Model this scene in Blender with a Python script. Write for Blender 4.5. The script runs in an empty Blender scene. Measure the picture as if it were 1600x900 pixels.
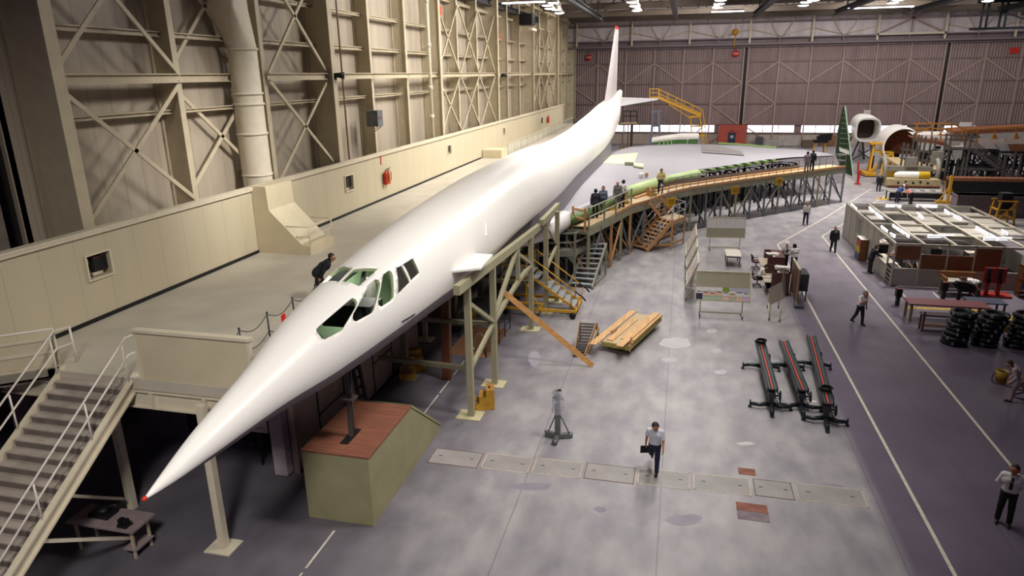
import bpy, bmesh, math, random
import numpy as np
from mathutils import Vector, Matrix
random.seed(7)
V = Vector
SC = bpy.context.scene
COL = SC.collection
PI = math.pi
# ------------------------------------------------------------------ camera (solved from the hall's parallel lines)
FPX, YAW, PITCH, ROLL, CAMH = 1067.879, -.24187174, .30277221, .01496811, 12.0
def cam_axes():
    cy, sy, cp, sp = math.cos(YAW), math.sin(YAW), math.cos(PITCH), math.sin(PITCH)
    fw = V((sy*cp, cy*cp, -sp)); r = V((cy, -sy, 0)); d = fw.cross(r)
    c, s = math.cos(ROLL), math.sin(ROLL)
    return c*r + s*d, -s*r + c*d, fw
CR, CD, CF = cam_axes()
cam = bpy.data.cameras.new('camera'); cam.sensor_width = 36; cam.lens = FPX/1600*36; cam.clip_end = 500
camo = bpy.data.objects.new('camera', cam); COL.objects.link(camo)
camo.matrix_world = Matrix(((CR.x, -CD.x, -CF.x, 0), (CR.y, -CD.y, -CF.y, 0), (CR.z, -CD.z, -CF.z, CAMH), (0, 0, 0, 1)))
SC.camera = camo
def ray(x, y): return CR*((x-800)/FPX) + CD*((y-450)/FPX) + CF
def fl(x, y, z=0.0):                     # survey: photo point -> point on the level z
    d = ray(x, y); t = (z-CAMH)/d.z; return V((d.x*t, d.y*t, z))
def onX(x, y, X): d = ray(x, y); t = X/d.x; return V((X, d.y*t, CAMH+d.z*t))
def onY(x, y, Y): d = ray(x, y); t = Y/d.y; return V((d.x*t, Y, CAMH+d.z*t))

# ------------------------------------------------------------------ materials
MATS = {}
def srgb(c):
    if isinstance(c, str):
        c = c.lstrip('#'); c = [int(c[i:i+2], 16)/255 for i in (0, 2, 4)]
        c = [x/12.92 if x <= .04045 else ((x+.055)/1.055)**2.4 for x in c]
    return (c[0], c[1], c[2], 1)
def mat(name, col, rough=.6, metal=0, var=.12, scale=3.0, bump=0.0, emit=0, alpha=1, spec=.4):
    if name in MATS: return MATS[name]
    m = bpy.data.materials.new(name); m.use_nodes = True; MATS[name] = m
    nt = m.node_tree; N = nt.nodes; L = nt.links; b = N['Principled BSDF']
    c = srgb(col); b.inputs['Roughness'].default_value = rough; b.inputs['Metallic'].default_value = metal
    b.inputs['Specular IOR Level'].default_value = spec
    if emit:
        b.inputs['Base Color'].default_value = c; b.inputs['Emission Color'].default_value = c; b.inputs['Emission Strength'].default_value = emit
        return m
    tc = N.new('ShaderNodeTexCoord'); n = N.new('ShaderNodeTexNoise'); n.inputs['Scale'].default_value = scale; n.inputs['Detail'].default_value = 5
    L.new(tc.outputs['Object'], n.inputs['Vector'])
    r = N.new('ShaderNodeValToRGB'); r.color_ramp.elements[0].position = .3; r.color_ramp.elements[1].position = .7
    r.color_ramp.elements[0].color = tuple(max(0, x*(1-var)) for x in c[:3])+(1,); r.color_ramp.elements[1].color = tuple(min(1, x*(1+var)) for x in c[:3])+(1,)
    L.new(n.outputs['Fac'], r.inputs['Fac']); L.new(r.outputs['Color'], b.inputs['Base Color'])
    if bump:
        bn = N.new('ShaderNodeBump'); bn.inputs['Strength'].default_value = bump; bn.inputs['Distance'].default_value = .02
        L.new(n.outputs['Fac'], bn.inputs['Height']); L.new(bn.outputs['Normal'], b.inputs['Normal'])
    if alpha < 1: b.inputs['Alpha'].default_value = alpha
    return m
def wood(name, col, rough=.55, axis=1, scale=2.2, dark=.72):
    if name in MATS: return MATS[name]
    m = bpy.data.materials.new(name); m.use_nodes = True; MATS[name] = m
    nt = m.node_tree; N = nt.nodes; L = nt.links; b = N['Principled BSDF']; c = srgb(col); b.inputs['Roughness'].default_value = rough
    tc = N.new('ShaderNodeTexCoord'); mp = N.new('ShaderNodeMapping'); s = [scale*4]*3; s[axis] = scale*.35; mp.inputs['Scale'].default_value = s
    n = N.new('ShaderNodeTexNoise'); n.inputs['Detail'].default_value = 6; n.inputs['Scale'].default_value = 1.5
    L.new(tc.outputs['Object'], mp.inputs['Vector']); L.new(mp.outputs['Vector'], n.inputs['Vector'])
    r = N.new('ShaderNodeValToRGB'); r.color_ramp.elements[0].position = .3; r.color_ramp.elements[1].position = .72
    r.color_ramp.elements[0].color = tuple(x*dark for x in c[:3])+(1,); r.color_ramp.elements[1].color = tuple(min(1, x*1.08) for x in c[:3])+(1,)
    L.new(n.outputs['Fac'], r.inputs['Fac']); L.new(r.outputs['Color'], b.inputs['Base Color'])
    return m
def ribbed(name, col, axis, period, depth=.5, rough=.6, var=.1, stain=.25, edge=-.55, bump=.6):
    """ribbed sheet: ribs across one axis in the bump, soft weathering in the colour"""
    m = bpy.data.materials.new(name); m.use_nodes = True; MATS[name] = m
    nt = m.node_tree; N = nt.nodes; L = nt.links; b = N['Principled BSDF']; c = srgb(col); b.inputs['Roughness'].default_value = rough
    tc = N.new('ShaderNodeTexCoord'); sp = N.new('ShaderNodeSeparateXYZ'); L.new(tc.outputs['Object'], sp.inputs[0])
    mu = N.new('ShaderNodeMath'); mu.operation = 'MULTIPLY'; mu.inputs[1].default_value = 2*PI/period; L.new(sp.outputs[axis], mu.inputs[0])
    si = N.new('ShaderNodeMath'); si.operation = 'SINE'; L.new(mu.outputs[0], si.inputs[0])
    mp = N.new('ShaderNodeMapping'); s = [.9, .9, .12]; mp.inputs['Scale'].default_value = s; L.new(tc.outputs['Object'], mp.inputs['Vector'])
    n = N.new('ShaderNodeTexNoise'); n.inputs['Scale'].default_value = 1.0; n.inputs['Detail'].default_value = 6; L.new(mp.outputs['Vector'], n.inputs['Vector'])
    r = N.new('ShaderNodeValToRGB'); r.color_ramp.elements[0].position = .3; r.color_ramp.elements[1].position = .7
    r.color_ramp.elements[0].color = tuple(x*(1-stain) for x in c[:3])+(1,); r.color_ramp.elements[1].color = tuple(min(1, x*(1+var)) for x in c[:3])+(1,)
    L.new(n.outputs['Fac'], r.inputs['Fac'])
    gr = N.new('ShaderNodeMapRange'); gr.inputs['From Min'].default_value = -1; gr.inputs['From Max'].default_value = edge; gr.inputs['To Min'].default_value = 1-depth; gr.inputs['To Max'].default_value = 1
    L.new(si.outputs[0], gr.inputs['Value'])
    mx = N.new('ShaderNodeVectorMath'); mx.operation = 'SCALE'; L.new(r.outputs['Color'], mx.inputs[0]); L.new(gr.outputs['Result'], mx.inputs['Scale'])
    L.new(mx.outputs['Vector'], b.inputs['Base Color'])
    bn = N.new('ShaderNodeBump'); bn.inputs['Strength'].default_value = bump; bn.inputs['Distance'].default_value = .06
    L.new(si.outputs[0], bn.inputs['Height']); L.new(bn.outputs['Normal'], b.inputs['Normal'])
    return m

# ------------------------------------------------------------------ mesh builder
class MB:
    def __init__(s): s.v = []; s.f = []; s.m = []; s.k = 0; s.sm = []; s.smooth = False
    def add(s, vs, fs):
        o = len(s.v); s.v += [V(p) for p in vs]
        for f in fs: s.f.append([i+o for i in f]); s.m.append(s.k); s.sm.append(s.smooth)
        return s
    def box(s, a, b):
        x0, x1 = sorted((a[0], b[0])); y0, y1 = sorted((a[1], b[1])); z0, z1 = sorted((a[2], b[2]))
        return s.add([(x0,y0,z0),(x1,y0,z0),(x1,y1,z0),(x0,y1,z0),(x0,y0,z1),(x1,y0,z1),(x1,y1,z1),(x0,y1,z1)],
                     [(3,2,1,0),(4,5,6,7),(0,1,5,4),(1,2,6,5),(2,3,7,6),(3,0,4,7)])
    def cbox(s, c, w, d, h):               # centred in x, y; bottom at c.z
        return s.box((c[0]-w/2, c[1]-d/2, c[2]), (c[0]+w/2, c[1]+d/2, c[2]+h))
    def frame(s, p, q, up=(0, 0, 1)):
        t = (V(q)-V(p)).normalized(); up = V(up)
        if abs(t.dot(up)) > .98: up = V((0, 1, 0)) if abs(t.y) < .9 else V((1, 0, 0))
        u = t.cross(up).normalized(); w = u.cross(t).normalized(); return t, u, w
    def bar(s, p, q, w, h=None, up=(0, 0, 1)):
        h = h or w; p = V(p); q = V(q); t, u, n = s.frame(p, q, up); vs = []
        for c in (p, q):
            vs += [c-u*w/2-n*h/2, c+u*w/2-n*h/2, c+u*w/2+n*h/2, c-u*w/2+n*h/2]
        return s.add(vs, [(0,1,2,3),(7,6,5,4),(0,4,5,1),(1,5,6,2),(2,6,7,3),(3,7,4,0)])
    def ibeam(s, p, q, w, h, t=.04, up=(0, 0, 1)):
        p = V(p); q = V(q); _, u, n = s.frame(p, q, up)
        for o in (-1, 1):
            off = n*(o*(h/2-t/2)); s.bar(p+off, q+off, w, t, up)
        return s.bar(p, q, t, h-2*t, up)
    def prism(s, poly, vec):
        n = len(poly); vec = V(vec); a = [V(p) for p in poly]; b = [p+vec for p in a]
        return s.add(a+b, [list(range(n))[::-1], list(range(n, 2*n))]+[(i, (i+1) % n, (i+1) % n+n, i+n) for i in range(n)])
    def sweep(s, pts, r, n=8, cap=True):
        pts = [V(p) for p in pts]; rs = r if isinstance(r, (list, tuple)) else [r]*len(pts); rings = []; pu = None
        for i, p in enumerate(pts):
            t = (pts[min(i+1, len(pts)-1)]-pts[max(i-1, 0)])
            t = t.normalized() if t.length > 1e-9 else V((0, 0, 1))
            if pu is None:
                a = V((0, 0, 1)) if abs(t.z) < .9 else V((1, 0, 0)); u = t.cross(a).normalized()
            else:
                u = (pu-t*pu.dot(t)); u = u.normalized() if u.length > 1e-6 else t.orthogonal().normalized()
            w = t.cross(u); pu = u
            rings.append([p+(u*math.cos(2*PI*k/n)+w*math.sin(2*PI*k/n))*rs[i] for k in range(n)])
        vs = [p for rg in rings for p in rg]; fs = []
        for i in range(len(rings)-1):
            for k in range(n): fs.append((i*n+k, i*n+(k+1) % n, (i+1)*n+(k+1) % n, (i+1)*n+k))
        sm = s.smooth; s.smooth = n > 6; o = len(s.v)
        s.add(vs, fs); s.smooth = False
        if cap:
            m = len(rings)-1
            for f in (list(range(n))[::-1], [m*n+k for k in range(n)]): s.f.append([i+o for i in f]); s.m.append(s.k); s.sm.append(False)
        s.smooth = sm; return s
    def tube(s, p, q, r, r2=None, n=10): return s.sweep([p, q], [r, r if r2 is None else r2], n)
    def lathe(s, prof, c=(0, 0, 0), n=20, ax='z'):
        c = V(c); vs = []; fs = []
        for (r, z) in prof:
            for k in range(n):
                a = 2*PI*k/n; x, y = r*math.cos(a), r*math.sin(a)
                vs.append(c+(V((x, y, z)) if ax == 'z' else V((x, z, y)) if ax == 'y' else V((z, x, y))))
        for i in range(len(prof)-1):
            for k in range(n): fs.append((i*n+k, i*n+(k+1) % n, (i+1)*n+(k+1) % n, (i+1)*n+k))
        sm = s.smooth; s.smooth = True; s.add(vs, fs); s.smooth = sm; return s
    def ball(s, c, r, n=12, sc=(1, 1, 1)):
        prof = [(max(1e-4, math.sin(PI*i/n)), -math.cos(PI*i/n)) for i in range(n+1)]; o = len(s.v)
        s.lathe(prof, (0, 0, 0), n*2)
        for i in range(o, len(s.v)): p = s.v[i]; s.v[i] = V((c[0]+p.x*r*sc[0], c[1]+p.y*r*sc[1], c[2]+p.z*r*sc[2]))
        return s
    def quad(s, *p): return s.add(p, [tuple(range(len(p)))])
    def xform(s, M): s.v = [M @ p for p in s.v]; return s
BASE = {}
def org(o):
    while o is not None:
        if o.name in BASE: return BASE[o.name]
        o = o.parent
    return V((0, 0, 0))
def build(name, mb, mats, parent=None, label=None, origin=None):
    me = bpy.data.meshes.new(name); o = V(origin) if origin is not None else org(parent)
    me.from_pydata([tuple(p-o) for p in mb.v], [], mb.f)
    for m in (mats if isinstance(mats, (list, tuple)) else [mats]): me.materials.append(m)
    me.polygons.foreach_set('material_index', mb.m); me.polygons.foreach_set('use_smooth', mb.sm)
    bm = bmesh.new(); bm.from_mesh(me); bmesh.ops.recalc_face_normals(bm, faces=bm.faces); bm.to_mesh(me); bm.free()
    me.update()
    ob = bpy.data.objects.new(name, me); COL.objects.link(ob)
    if parent is not None: ob.parent = parent
    elif origin is not None: ob.location = o; BASE[ob.name] = o
    if label: ob['label'] = label
    return ob
def tag(o, label, cat, group=None):
    o['label'] = label; o['category'] = cat
    if group: o['group'] = group
    return o
def thing(name, label, cat, loc=(0, 0, 0), group=None):
    o = bpy.data.objects.new(name, None); COL.objects.link(o); o.location = loc; BASE[o.name] = V(loc)
    o.empty_display_size = .2
    return tag(o, label, cat, group)
def solo(name, mb, mats, label, cat, group=None):
    lo = V([min(p[i] for p in mb.v) for i in range(3)]); hi = V([max(p[i] for p in mb.v) for i in range(3)])
    return tag(build(name, mb, mats, None, origin=V(((lo.x+hi.x)/2, (lo.y+hi.y)/2, lo.z))), label, cat, group)
def struct(name, mb, mats, parent=None):
    o = build(name, mb, mats, parent)
    if parent is None: o['kind'] = 'structure'
    return o
def dup(root, loc=None, rotz=None, label=None, group=None, M=None):
    def cp(o, par):
        c = o.copy(); COL.objects.link(c)
        if par is not None: c.parent = par
        for ch in list(o.children): cp(ch, c)
        return c
    r = cp(root, None)
    if loc is not None: r.location = loc
    if rotz is not None: r.rotation_euler = (0, 0, rotz)
    if label: r['label'] = label
    if group: r['group'] = group
    return r
def text_mesh(mb, txt, c, xdir, ydir, h, depth=.004):
    """lettering as real extruded glyph meshes"""
    cu = bpy.data.curves.new('t', 'FONT'); cu.body = txt; cu.size = h*1.4; cu.align_x = 'CENTER'; cu.align_y = 'CENTER'; cu.resolution_u = 2
    ob = bpy.data.objects.new('t', cu); me = bpy.data.meshes.new_from_object(ob)
    x = V(xdir).normalized(); y = V(ydir).normalized(); n = x.cross(y); o = V(c)
    mb.add([o+x*v.co.x+y*v.co.y+n*depth for v in me.vertices], [list(p.vertices) for p in me.polygons])
    bpy.data.objects.remove(ob); bpy.data.curves.remove(cu); bpy.data.meshes.remove(me)
def lerp(a, b, t): return V(a)*(1-t)+V(b)*t

# palette
cream = mat('cream_paint', '#c9bd9f', .55, var=.06, scale=1.2)
creamlite = mat('cream_rail', '#d2c8b0', .5, var=.05)
steelcream = mat('cream_steel', '#b9ad93', .55, var=.08, scale=2)
khaki = mat('khaki_paint', '#9d987b', .6, var=.07, scale=2)
greypaint = mat('grey_paint', '#8d8f88', .55, var=.08)
darkgrey = mat('dark_grey_metal', '#3b3d42', .45, .3, var=.15)
black = mat('black_metal', '#17181b', .5, .2, var=.2)
white = mat('white_gloss', '#efece6', .32, var=.015, scale=.6)
yellow = mat('yellow_paint', '#c9982a', .5, var=.12)
orangewood = wood('orange_timber', '#c69664', dark=.82)
lumber = wood('fresh_lumber', '#d9ab72', axis=1)
plywood = wood('plywood', '#875440', axis=0, dark=.6)
paleply = wood('pale_plywood', '#c3ac86', axis=0)
red = mat('red_paint', '#b3241c', .5)
pgreen = mat('primer_green', '#b7c98f', .5, var=.08)
dgreen = mat('dark_primer_green', '#253620', .55, var=.2)
# ================================================================== SETTING
MZ = 4.55                                        # mezzanine level
def floor_mat():
    m = bpy.data.materials.new('floor_concrete'); m.use_nodes = True; nt = m.node_tree; N = nt.nodes; L = nt.links; b = N['Principled BSDF']
    tc = N.new('ShaderNodeTexCoord'); P = tc.outputs['Object']
    def noise(sc, det=6, map_=None):
        n = N.new('ShaderNodeTexNoise'); n.inputs['Scale'].default_value = sc; n.inputs['Detail'].default_value = det
        if map_:
            mp = N.new('ShaderNodeMapping'); mp.inputs['Scale'].default_value = map_; L.new(P, mp.inputs[0]); L.new(mp.outputs[0], n.inputs[0])
        else: L.new(P, n.inputs[0])
        return n.outputs['Fac']
    def ramp(f, p0, c0, p1, c1):
        r = N.new('ShaderNodeValToRGB'); e = r.color_ramp.elements; e[0].position = p0; e[1].position = p1; e[0].color = srgb(c0); e[1].color = srgb(c1); L.new(f, r.inputs[0]); return r.outputs[0]
    def mix(f, a, bb, mode='MIX'):
        x = N.new('ShaderNodeMix'); x.data_type = 'RGBA'; x.blend_type = mode
        for i, s in ((0, f), (6, a), (7, bb)):
            if isinstance(s, (float, int)): x.inputs[i].default_value = s
            elif isinstance(s, str): x.inputs[i].default_value = srgb(s)
            else: L.new(s, x.inputs[i])
        return x.outputs[2]
    base = ramp(noise(.16, 5), .3, '#85818a', .7, '#9c9999')
    base = mix(.55, base, ramp(noise(1.3, 9, (1, .5, 1)), .32, '#767179', .68, '#aaa7a5'))
    stain = ramp(noise(.42, 5), .58, '#000000', .72, '#ffffff')
    base = mix(.5, base, mix(stain, base, '#77727f'))
    sx = N.new('ShaderNodeSeparateXYZ'); L.new(P, sx.inputs[0])
    # the aisle slab right of x = 6 is darker concrete
    gt = N.new('ShaderNodeMapRange'); gt.inputs['From Min'].default_value = 5.9; gt.inputs['From Max'].default_value = 6.35; L.new(sx.outputs[0], gt.inputs[0])
    yg = N.new('ShaderNodeMapRange'); yg.inputs['From Min'].default_value = 62; yg.inputs['From Max'].default_value = 34; L.new(sx.outputs[1], yg.inputs[0])
    gm = N.new('ShaderNodeMath'); gm.operation = 'MULTIPLY'; L.new(gt.outputs[0], gm.inputs[0]); L.new(yg.outputs[0], gm.inputs[1])
    aisle = ramp(noise(.35, 7), .3, '#5b5162', .7, '#6a6071')
    col = mix(gm.outputs[0], base, aisle)
    # darker mottled dirt along the mezzanine side, with aircraft shade put into its colour
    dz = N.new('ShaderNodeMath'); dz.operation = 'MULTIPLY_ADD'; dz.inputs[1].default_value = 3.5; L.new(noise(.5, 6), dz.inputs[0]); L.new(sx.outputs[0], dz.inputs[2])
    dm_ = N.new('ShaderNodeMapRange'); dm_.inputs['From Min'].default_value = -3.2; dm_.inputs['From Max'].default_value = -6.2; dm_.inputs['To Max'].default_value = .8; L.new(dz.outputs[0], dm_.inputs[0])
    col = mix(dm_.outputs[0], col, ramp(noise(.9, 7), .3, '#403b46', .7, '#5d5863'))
    # pale paint drops
    vo = N.new('ShaderNodeTexVoronoi'); vo.inputs['Scale'].default_value = 1.1; L.new(P, vo.inputs['Vector'])
    drops = ramp(vo.outputs['Distance'], .035, '#ffffff', .05, '#000000')
    dm = mix(1.0, drops, ramp(noise(.3, 2), .5, '#000000', .6, '#bbbbbb'), 'MULTIPLY')
    col = mix(dm, col, '#c9c6c4')
    # construction joints
    for k, x0 in enumerate((-4.1, 0.0, 6.12, 9.0)):
        s1 = N.new('ShaderNodeMath'); s1.operation = 'SUBTRACT'; s1.inputs[1].default_value = x0; L.new(sx.outputs[0], s1.inputs[0])
        a1 = N.new('ShaderNodeMath'); a1.operation = 'ABSOLUTE'; L.new(s1.outputs[0], a1.inputs[0])
        l1 = N.new('ShaderNodeMath'); l1.operation = 'LESS_THAN'; l1.inputs[1].default_value = .018; L.new(a1.outputs[0], l1.inputs[0])
        h1 = N.new('ShaderNodeMath'); h1.operation = 'MULTIPLY'; h1.inputs[1].default_value = .45; L.new(l1.outputs[0], h1.inputs[0])
        col = mix(h1.outputs[0], col, '#4d4750')
    L.new(col, b.inputs['Base Color'])
    rg = N.new('ShaderNodeMapRange'); rg.inputs['To Min'].default_value = .3; rg.inputs['To Max'].default_value = .55; L.new(noise(.8, 5), rg.inputs[0]); L.new(rg.outputs[0], b.inputs['Roughness'])
    b.inputs['Specular IOR Level'].default_value = .45
    return m
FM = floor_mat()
PX0, PX1, PY0, PY1 = -9.75, -7.75, 27.0, 30.6      # service pit
m = MB()
for (x0, x1, y0, y1) in ((-26, PX0, -6, 127), (PX1, 75, -6, 127), (PX0, PX1, -6, PY0), (PX0, PX1, PY1, 127)):
    m.quad((x0, y0, 0), (x1, y0, 0), (x1, y1, 0), (x0, y1, 0))
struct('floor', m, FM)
m = MB()
d = -1.3
m.quad((PX0, PY0, d), (PX1, PY0, d), (PX1, PY1, d), (PX0, PY1, d))
m.quad((PX0, PY0, 0), (PX0, PY1, 0), (PX0, PY1, d), (PX0, PY0, d)); m.quad((PX1, PY0, 0), (PX1, PY1, 0), (PX1, PY1, d), (PX1, PY0, d))
m.quad((PX0, PY0, 0), (PX1, PY0, 0), (PX1, PY0, d), (PX0, PY0, d)); m.quad((PX0, PY1, 0), (PX1, PY1, 0), (PX1, PY1, d), (PX0, PY1, d))
struct('floor_pit', m, wood('pit_plywood', '#b9906f', axis=0))
# painted lines
lw = mat('line_paint', '#c9c3b4', .6, var=.15, scale=6)
def line(name, pts, w):
    m = MB()
    for a, b_ in zip(pts[:-1], pts[1:]):
        a, b_ = V(a), V(b_); t = (b_-a).normalized(); n = V((-t.y, t.x, 0))*w/2; z = V((0, 0, .004))
        m.quad(a-n+z, a+n+z, b_+n+z, b_-n+z)
    struct(name, m, lw)
line('floor_line', [(7.2, 0, 0), (7.2, 40.5, 0), (7.18, 51.2, 0), (12.14, 61.6, 0), (19.7, 78.5, 0)], .1)
line('floor_line', [(10.65, 8, 0), (10.75, 54.55, 0), (13.3, 59.7, 0), (21.0, 76.6, 0)], .1)
line('floor_line', [(12.5, 41.9, 0), (12.46, 37.9, 0)], .07)
line('floor_line', [(14.2, 41.0, 0), (14.15, 39.0, 0)], .07)
line('floor_line', [(.2, 54.2, 0), (7.9, 63.0, 0), (13.4, 68.0, 0)], .05)
m = MB()
y = 6.0
struct_dash = MB()
while y < 27:
    if not (14.6 < y < 20.6):
        struct_dash.quad((-8.76, y, .004), (-8.70, y, .004), (-8.70, y+1.55, .004), (-8.76, y+1.55, .004))
    y += 1.72
struct('floor_line', struct_dash, lw)
yl = mat('yellow_line_paint', '#b8952f', .6, var=.2)
m = MB(); m.quad((11.9, 38.1, .004), (16.3, 38.3, .004), (16.3, 38.0, .004), (11.9, 37.75, .004)); struct('floor_line', m, yl)
m = MB(); p = [fl(x, y, .004) for x, y in ((1367, 309), (1385, 308), (1392, 312), (1375, 312))]; m.quad(*p); struct('floor_line', m, yl)
# worn patches and spills that lie on the concrete
for (cx, cy, rx_, ry_, c_) in ((1055, 536, 27, 8, '#b3b0b2'), (1112, 517, 9, 3.5, '#b0adb0'), (1119, 548, 9, 3.5, '#b3b0b2'), (1126, 581, 10, 4, '#b0adb0'), (835, 560, 9, 13, '#9a97a0'), (1070, 812, 28, 9, '#86818c'), (938, 796, 10, 5, '#7d7884'), (830, 760, 34, 6, '#837e88'), (1290, 760, 30, 5, '#8b8590'), (1165, 693, 13, 3, '#b9b6b6'), (1045, 562, 12, 4, '#aeabad')):
    random.seed(int(cx)); c0 = fl(cx, cy); m = MB(); pts = []
    for k in range(22): a = 2*PI*k/22; q = fl(cx+rx_*math.cos(a)*random.uniform(.8, 1.15), cy+ry_*math.sin(a)*random.uniform(.8, 1.15), .002); pts.append(q)
    m.quad(*pts); struct('floor_patch', m, mat('patch'+c_[1:], c_, .5, var=.1, scale=2))
# trench covers across the floor
tx = [-7.5, -5.72, -4.06, -2.42, -.77, .9, 2.67, 3.88, 5.87]
ordn = ['first', 'second', 'third', 'fourth', 'fifth', 'sixth', 'seventh', 'eighth']
cov = mat('cover_concrete', '#8f8b88', .5, var=.12, scale=1.5); rim = mat('rusty_rim', '#6b5348', .6, var=.3, scale=5); edgew = mat('worn_rim', '#b9ab98', .5, var=.25, scale=6)
for i in range(8):
    x0, x1 = tx[i]+.05, tx[i+1]-.05; y0 = 18.28+(x0+7.5)*.035; y1 = y0+.92
    t = thing('trench_cover', f'{ordn[i]} trench cover from the left in the row set flush across the floor', 'floor cover', ((x0+x1)/2, (y0+y1)/2, 0), 'trench covers across the floor')
    m = MB(); m.box((x0+.03, y0+.03, 0), (x1-.03, y1-.03, .006)); build('cover_plate', m, cov, t)
    m = MB()
    for a, b_ in (((x0, y0), (x1, y0+.03)), ((x0, y1-.03), (x1, y1)), ((x0, y0), (x0+.03, y1)), ((x1-.03, y0), (x1, y1))): m.box((a[0], a[1], 0), (b_[0], b_[1], .008))
    build('steel_rim', m, edgew if i % 3 else rim, t)
    for q in (.18, .82):
        xx = x0+(x1-x0)*q; m = MB(); m.box((xx-.06, (y0+y1)/2+.02, .006), (xx+.06, (y0+y1)/2+.05, .009)); build('lifting_slot', m, black, t)
rust = mat('rusted_plate', '#7c4a3c', .6, .2, var=.35, scale=3)
for (a, b_, lb) in (((2.14, 17.8), (3.0, 18.2), 'large rust-brown steel plate in front of the trench covers, rear half'), ((2.14, 17.38), (3.0, 17.78), 'mottled grey-brown steel plate in front of the trench covers, front half'), ((2.33, 19.72), (2.84, 20.1), 'small rust-brown plate behind the trench covers')):
    m = MB(); m.box((a[0], a[1], 0), (b_[0], b_[1], .008)); solo('floor_plate', m, rust if 'rust-brown' in lb else mat('grey_rust_plate', '#6f6268', .55, .2, var=.3, scale=4), lb, 'floor plate')

# ------------------------------------------------------------------ left wall
wall_skin = ribbed('wall_sheet', '#a99d8b', 1, .98, depth=.2, stain=.2, edge=-.97, bump=.05)
wl = struct('wall_left', MB().box((-20.15, 16.9, 0), (-20, 125, 25)), wall_skin)
bay = mat('dark_bay', '#35322f', .8, var=.15)  # walls and frame painted dark to carry the gloom of the bay
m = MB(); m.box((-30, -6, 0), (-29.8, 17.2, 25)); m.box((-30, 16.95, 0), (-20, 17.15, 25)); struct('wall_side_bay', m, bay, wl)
m = MB()
for yy in (4, 8, 12, 15): m.box((-29.4, yy, 0), (-29.1, yy+.4, 24))
for zz in (5, 7.5, 10, 12, 14.5): m.box((-29.3, -6, zz), (-29.1, 17, zz+.35))
struct('bay_frame', m, mat('bay_steel', '#4a4544', .7), wl)
colY = [17.9+5.87*k for k in range(-3, 19)]
def wcol(i, y):
    big = (i % 3 == 0); x = -18.5 if big else -19.0; w = .46 if big else .3
    m = MB(); m.box((x-.06, y-w/2, 4.3), (x, y+w/2, 23)); m.box((-19.98, y-.03, 4.3), (x-.06, y+.03, 23)); m.box((-19.98, y-w/2, 4.3), (-19.9, y+w/2, 23))
    struct('column', m, steelcream, wl)
for i, y in enumerate(colY):
    if y > 17: wcol(i, y)
for j, (z, h, dp) in enumerate(((7.0, .18, .2), (10.8, .16, .25), (12.05, .34, .3), (13.65, .2, .25), (15.6, .18, .2), (17.9, .2, .25), (20, .3, .3))):
    for i in range(3, len(colY)-1):
        if j in (2, 6) and i != 4: x1 = -18.75
        else: x1 = -19.45
        m = MB(); y0, y1 = colY[i]+.04, colY[i+1]-.04
        m.box((x1-dp, y0, z-h/2), (x1, y1, z-h/2+.04)); m.box((x1-dp, y0, z+h/2-.04), (x1, y1, z+h/2)); m.box((x1-dp*.6, y0, z-h/2), (x1-dp*.6+.04, y1, z+h/2))
        struct('girt', m, steelcream, wl)
for i in range(len(colY)-1):
    k = (i-3)
    if (3 <= i < 6) or (9 <= i < 12) or (15 <= i < 18):
        y0, y1 = colY[i]+.1, colY[i+1]-.1; x = -19.55 if i == 4 else -18.85
        for (a, b_, zz0, zz1) in ((y0, y1, 11.9, 7.3), (y1, y0, 11.9, 7.3), (y0, y1, 12.2, 17.6), (y1, y0, 12.2, 17.6)):
            m = MB(); m.bar((x, a, zz0), (x, b_, zz1), .16, .05, (1, 0, 0)); m.bar((x-.05, a, zz0), (x-.05, b_, zz1), .03, .14, (1, 0, 0)); struct('brace', m, steelcream, wl)
# pier at the near left corner, in the dark bay
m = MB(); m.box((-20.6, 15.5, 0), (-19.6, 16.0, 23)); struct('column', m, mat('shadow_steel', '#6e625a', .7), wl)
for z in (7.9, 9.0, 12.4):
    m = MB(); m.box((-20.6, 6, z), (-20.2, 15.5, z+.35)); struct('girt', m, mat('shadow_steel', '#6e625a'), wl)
# parapet with recesses
CAB = [(17.12, 18.03, 5.93, 6.68), (34.85, 35.8, 5.88, 6.7), (52.58, 53.4, 5.95, 6.64), (70.5, 71.3, 5.97, 6.68)]
par = ribbed('parapet_board', '#bfb499', 1, 1.22, depth=.22, stain=.06, var=.04, edge=-.994, bump=0)
m = MB(); PT = 7.42; yc = 2.0
for (a, b_, z0, z1) in CAB:
    m.box((-18.25, yc, MZ-.3), (-18.1, a, PT)); m.box((-18.25, a, MZ-.3), (-18.1, b_, z0)); m.box((-18.25, a, z1), (-18.1, b_, PT)); yc = b_
m.box((-18.25, yc, MZ-.3), (-18.1, 108.5, PT))
pw = struct('wall_parapet', m, par)
m = MB(); m.box((-18.32, 2, PT), (-17.98, 108.5, PT+.07)); m.box((-18.06, 2, PT-.1), (-18.0, 108.5, PT)); struct('parapet_cap', m, creamlite, pw)
m = MB(); m.box((-18.1, 2, MZ), (-18.06, 62, MZ+.13)); struct('baseboard_left', m, black)
cabp = ['nearest the dark corner', 'beside the fire extinguishers', 'about halfway along the parapet', 'towards the far end of the parapet']
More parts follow.
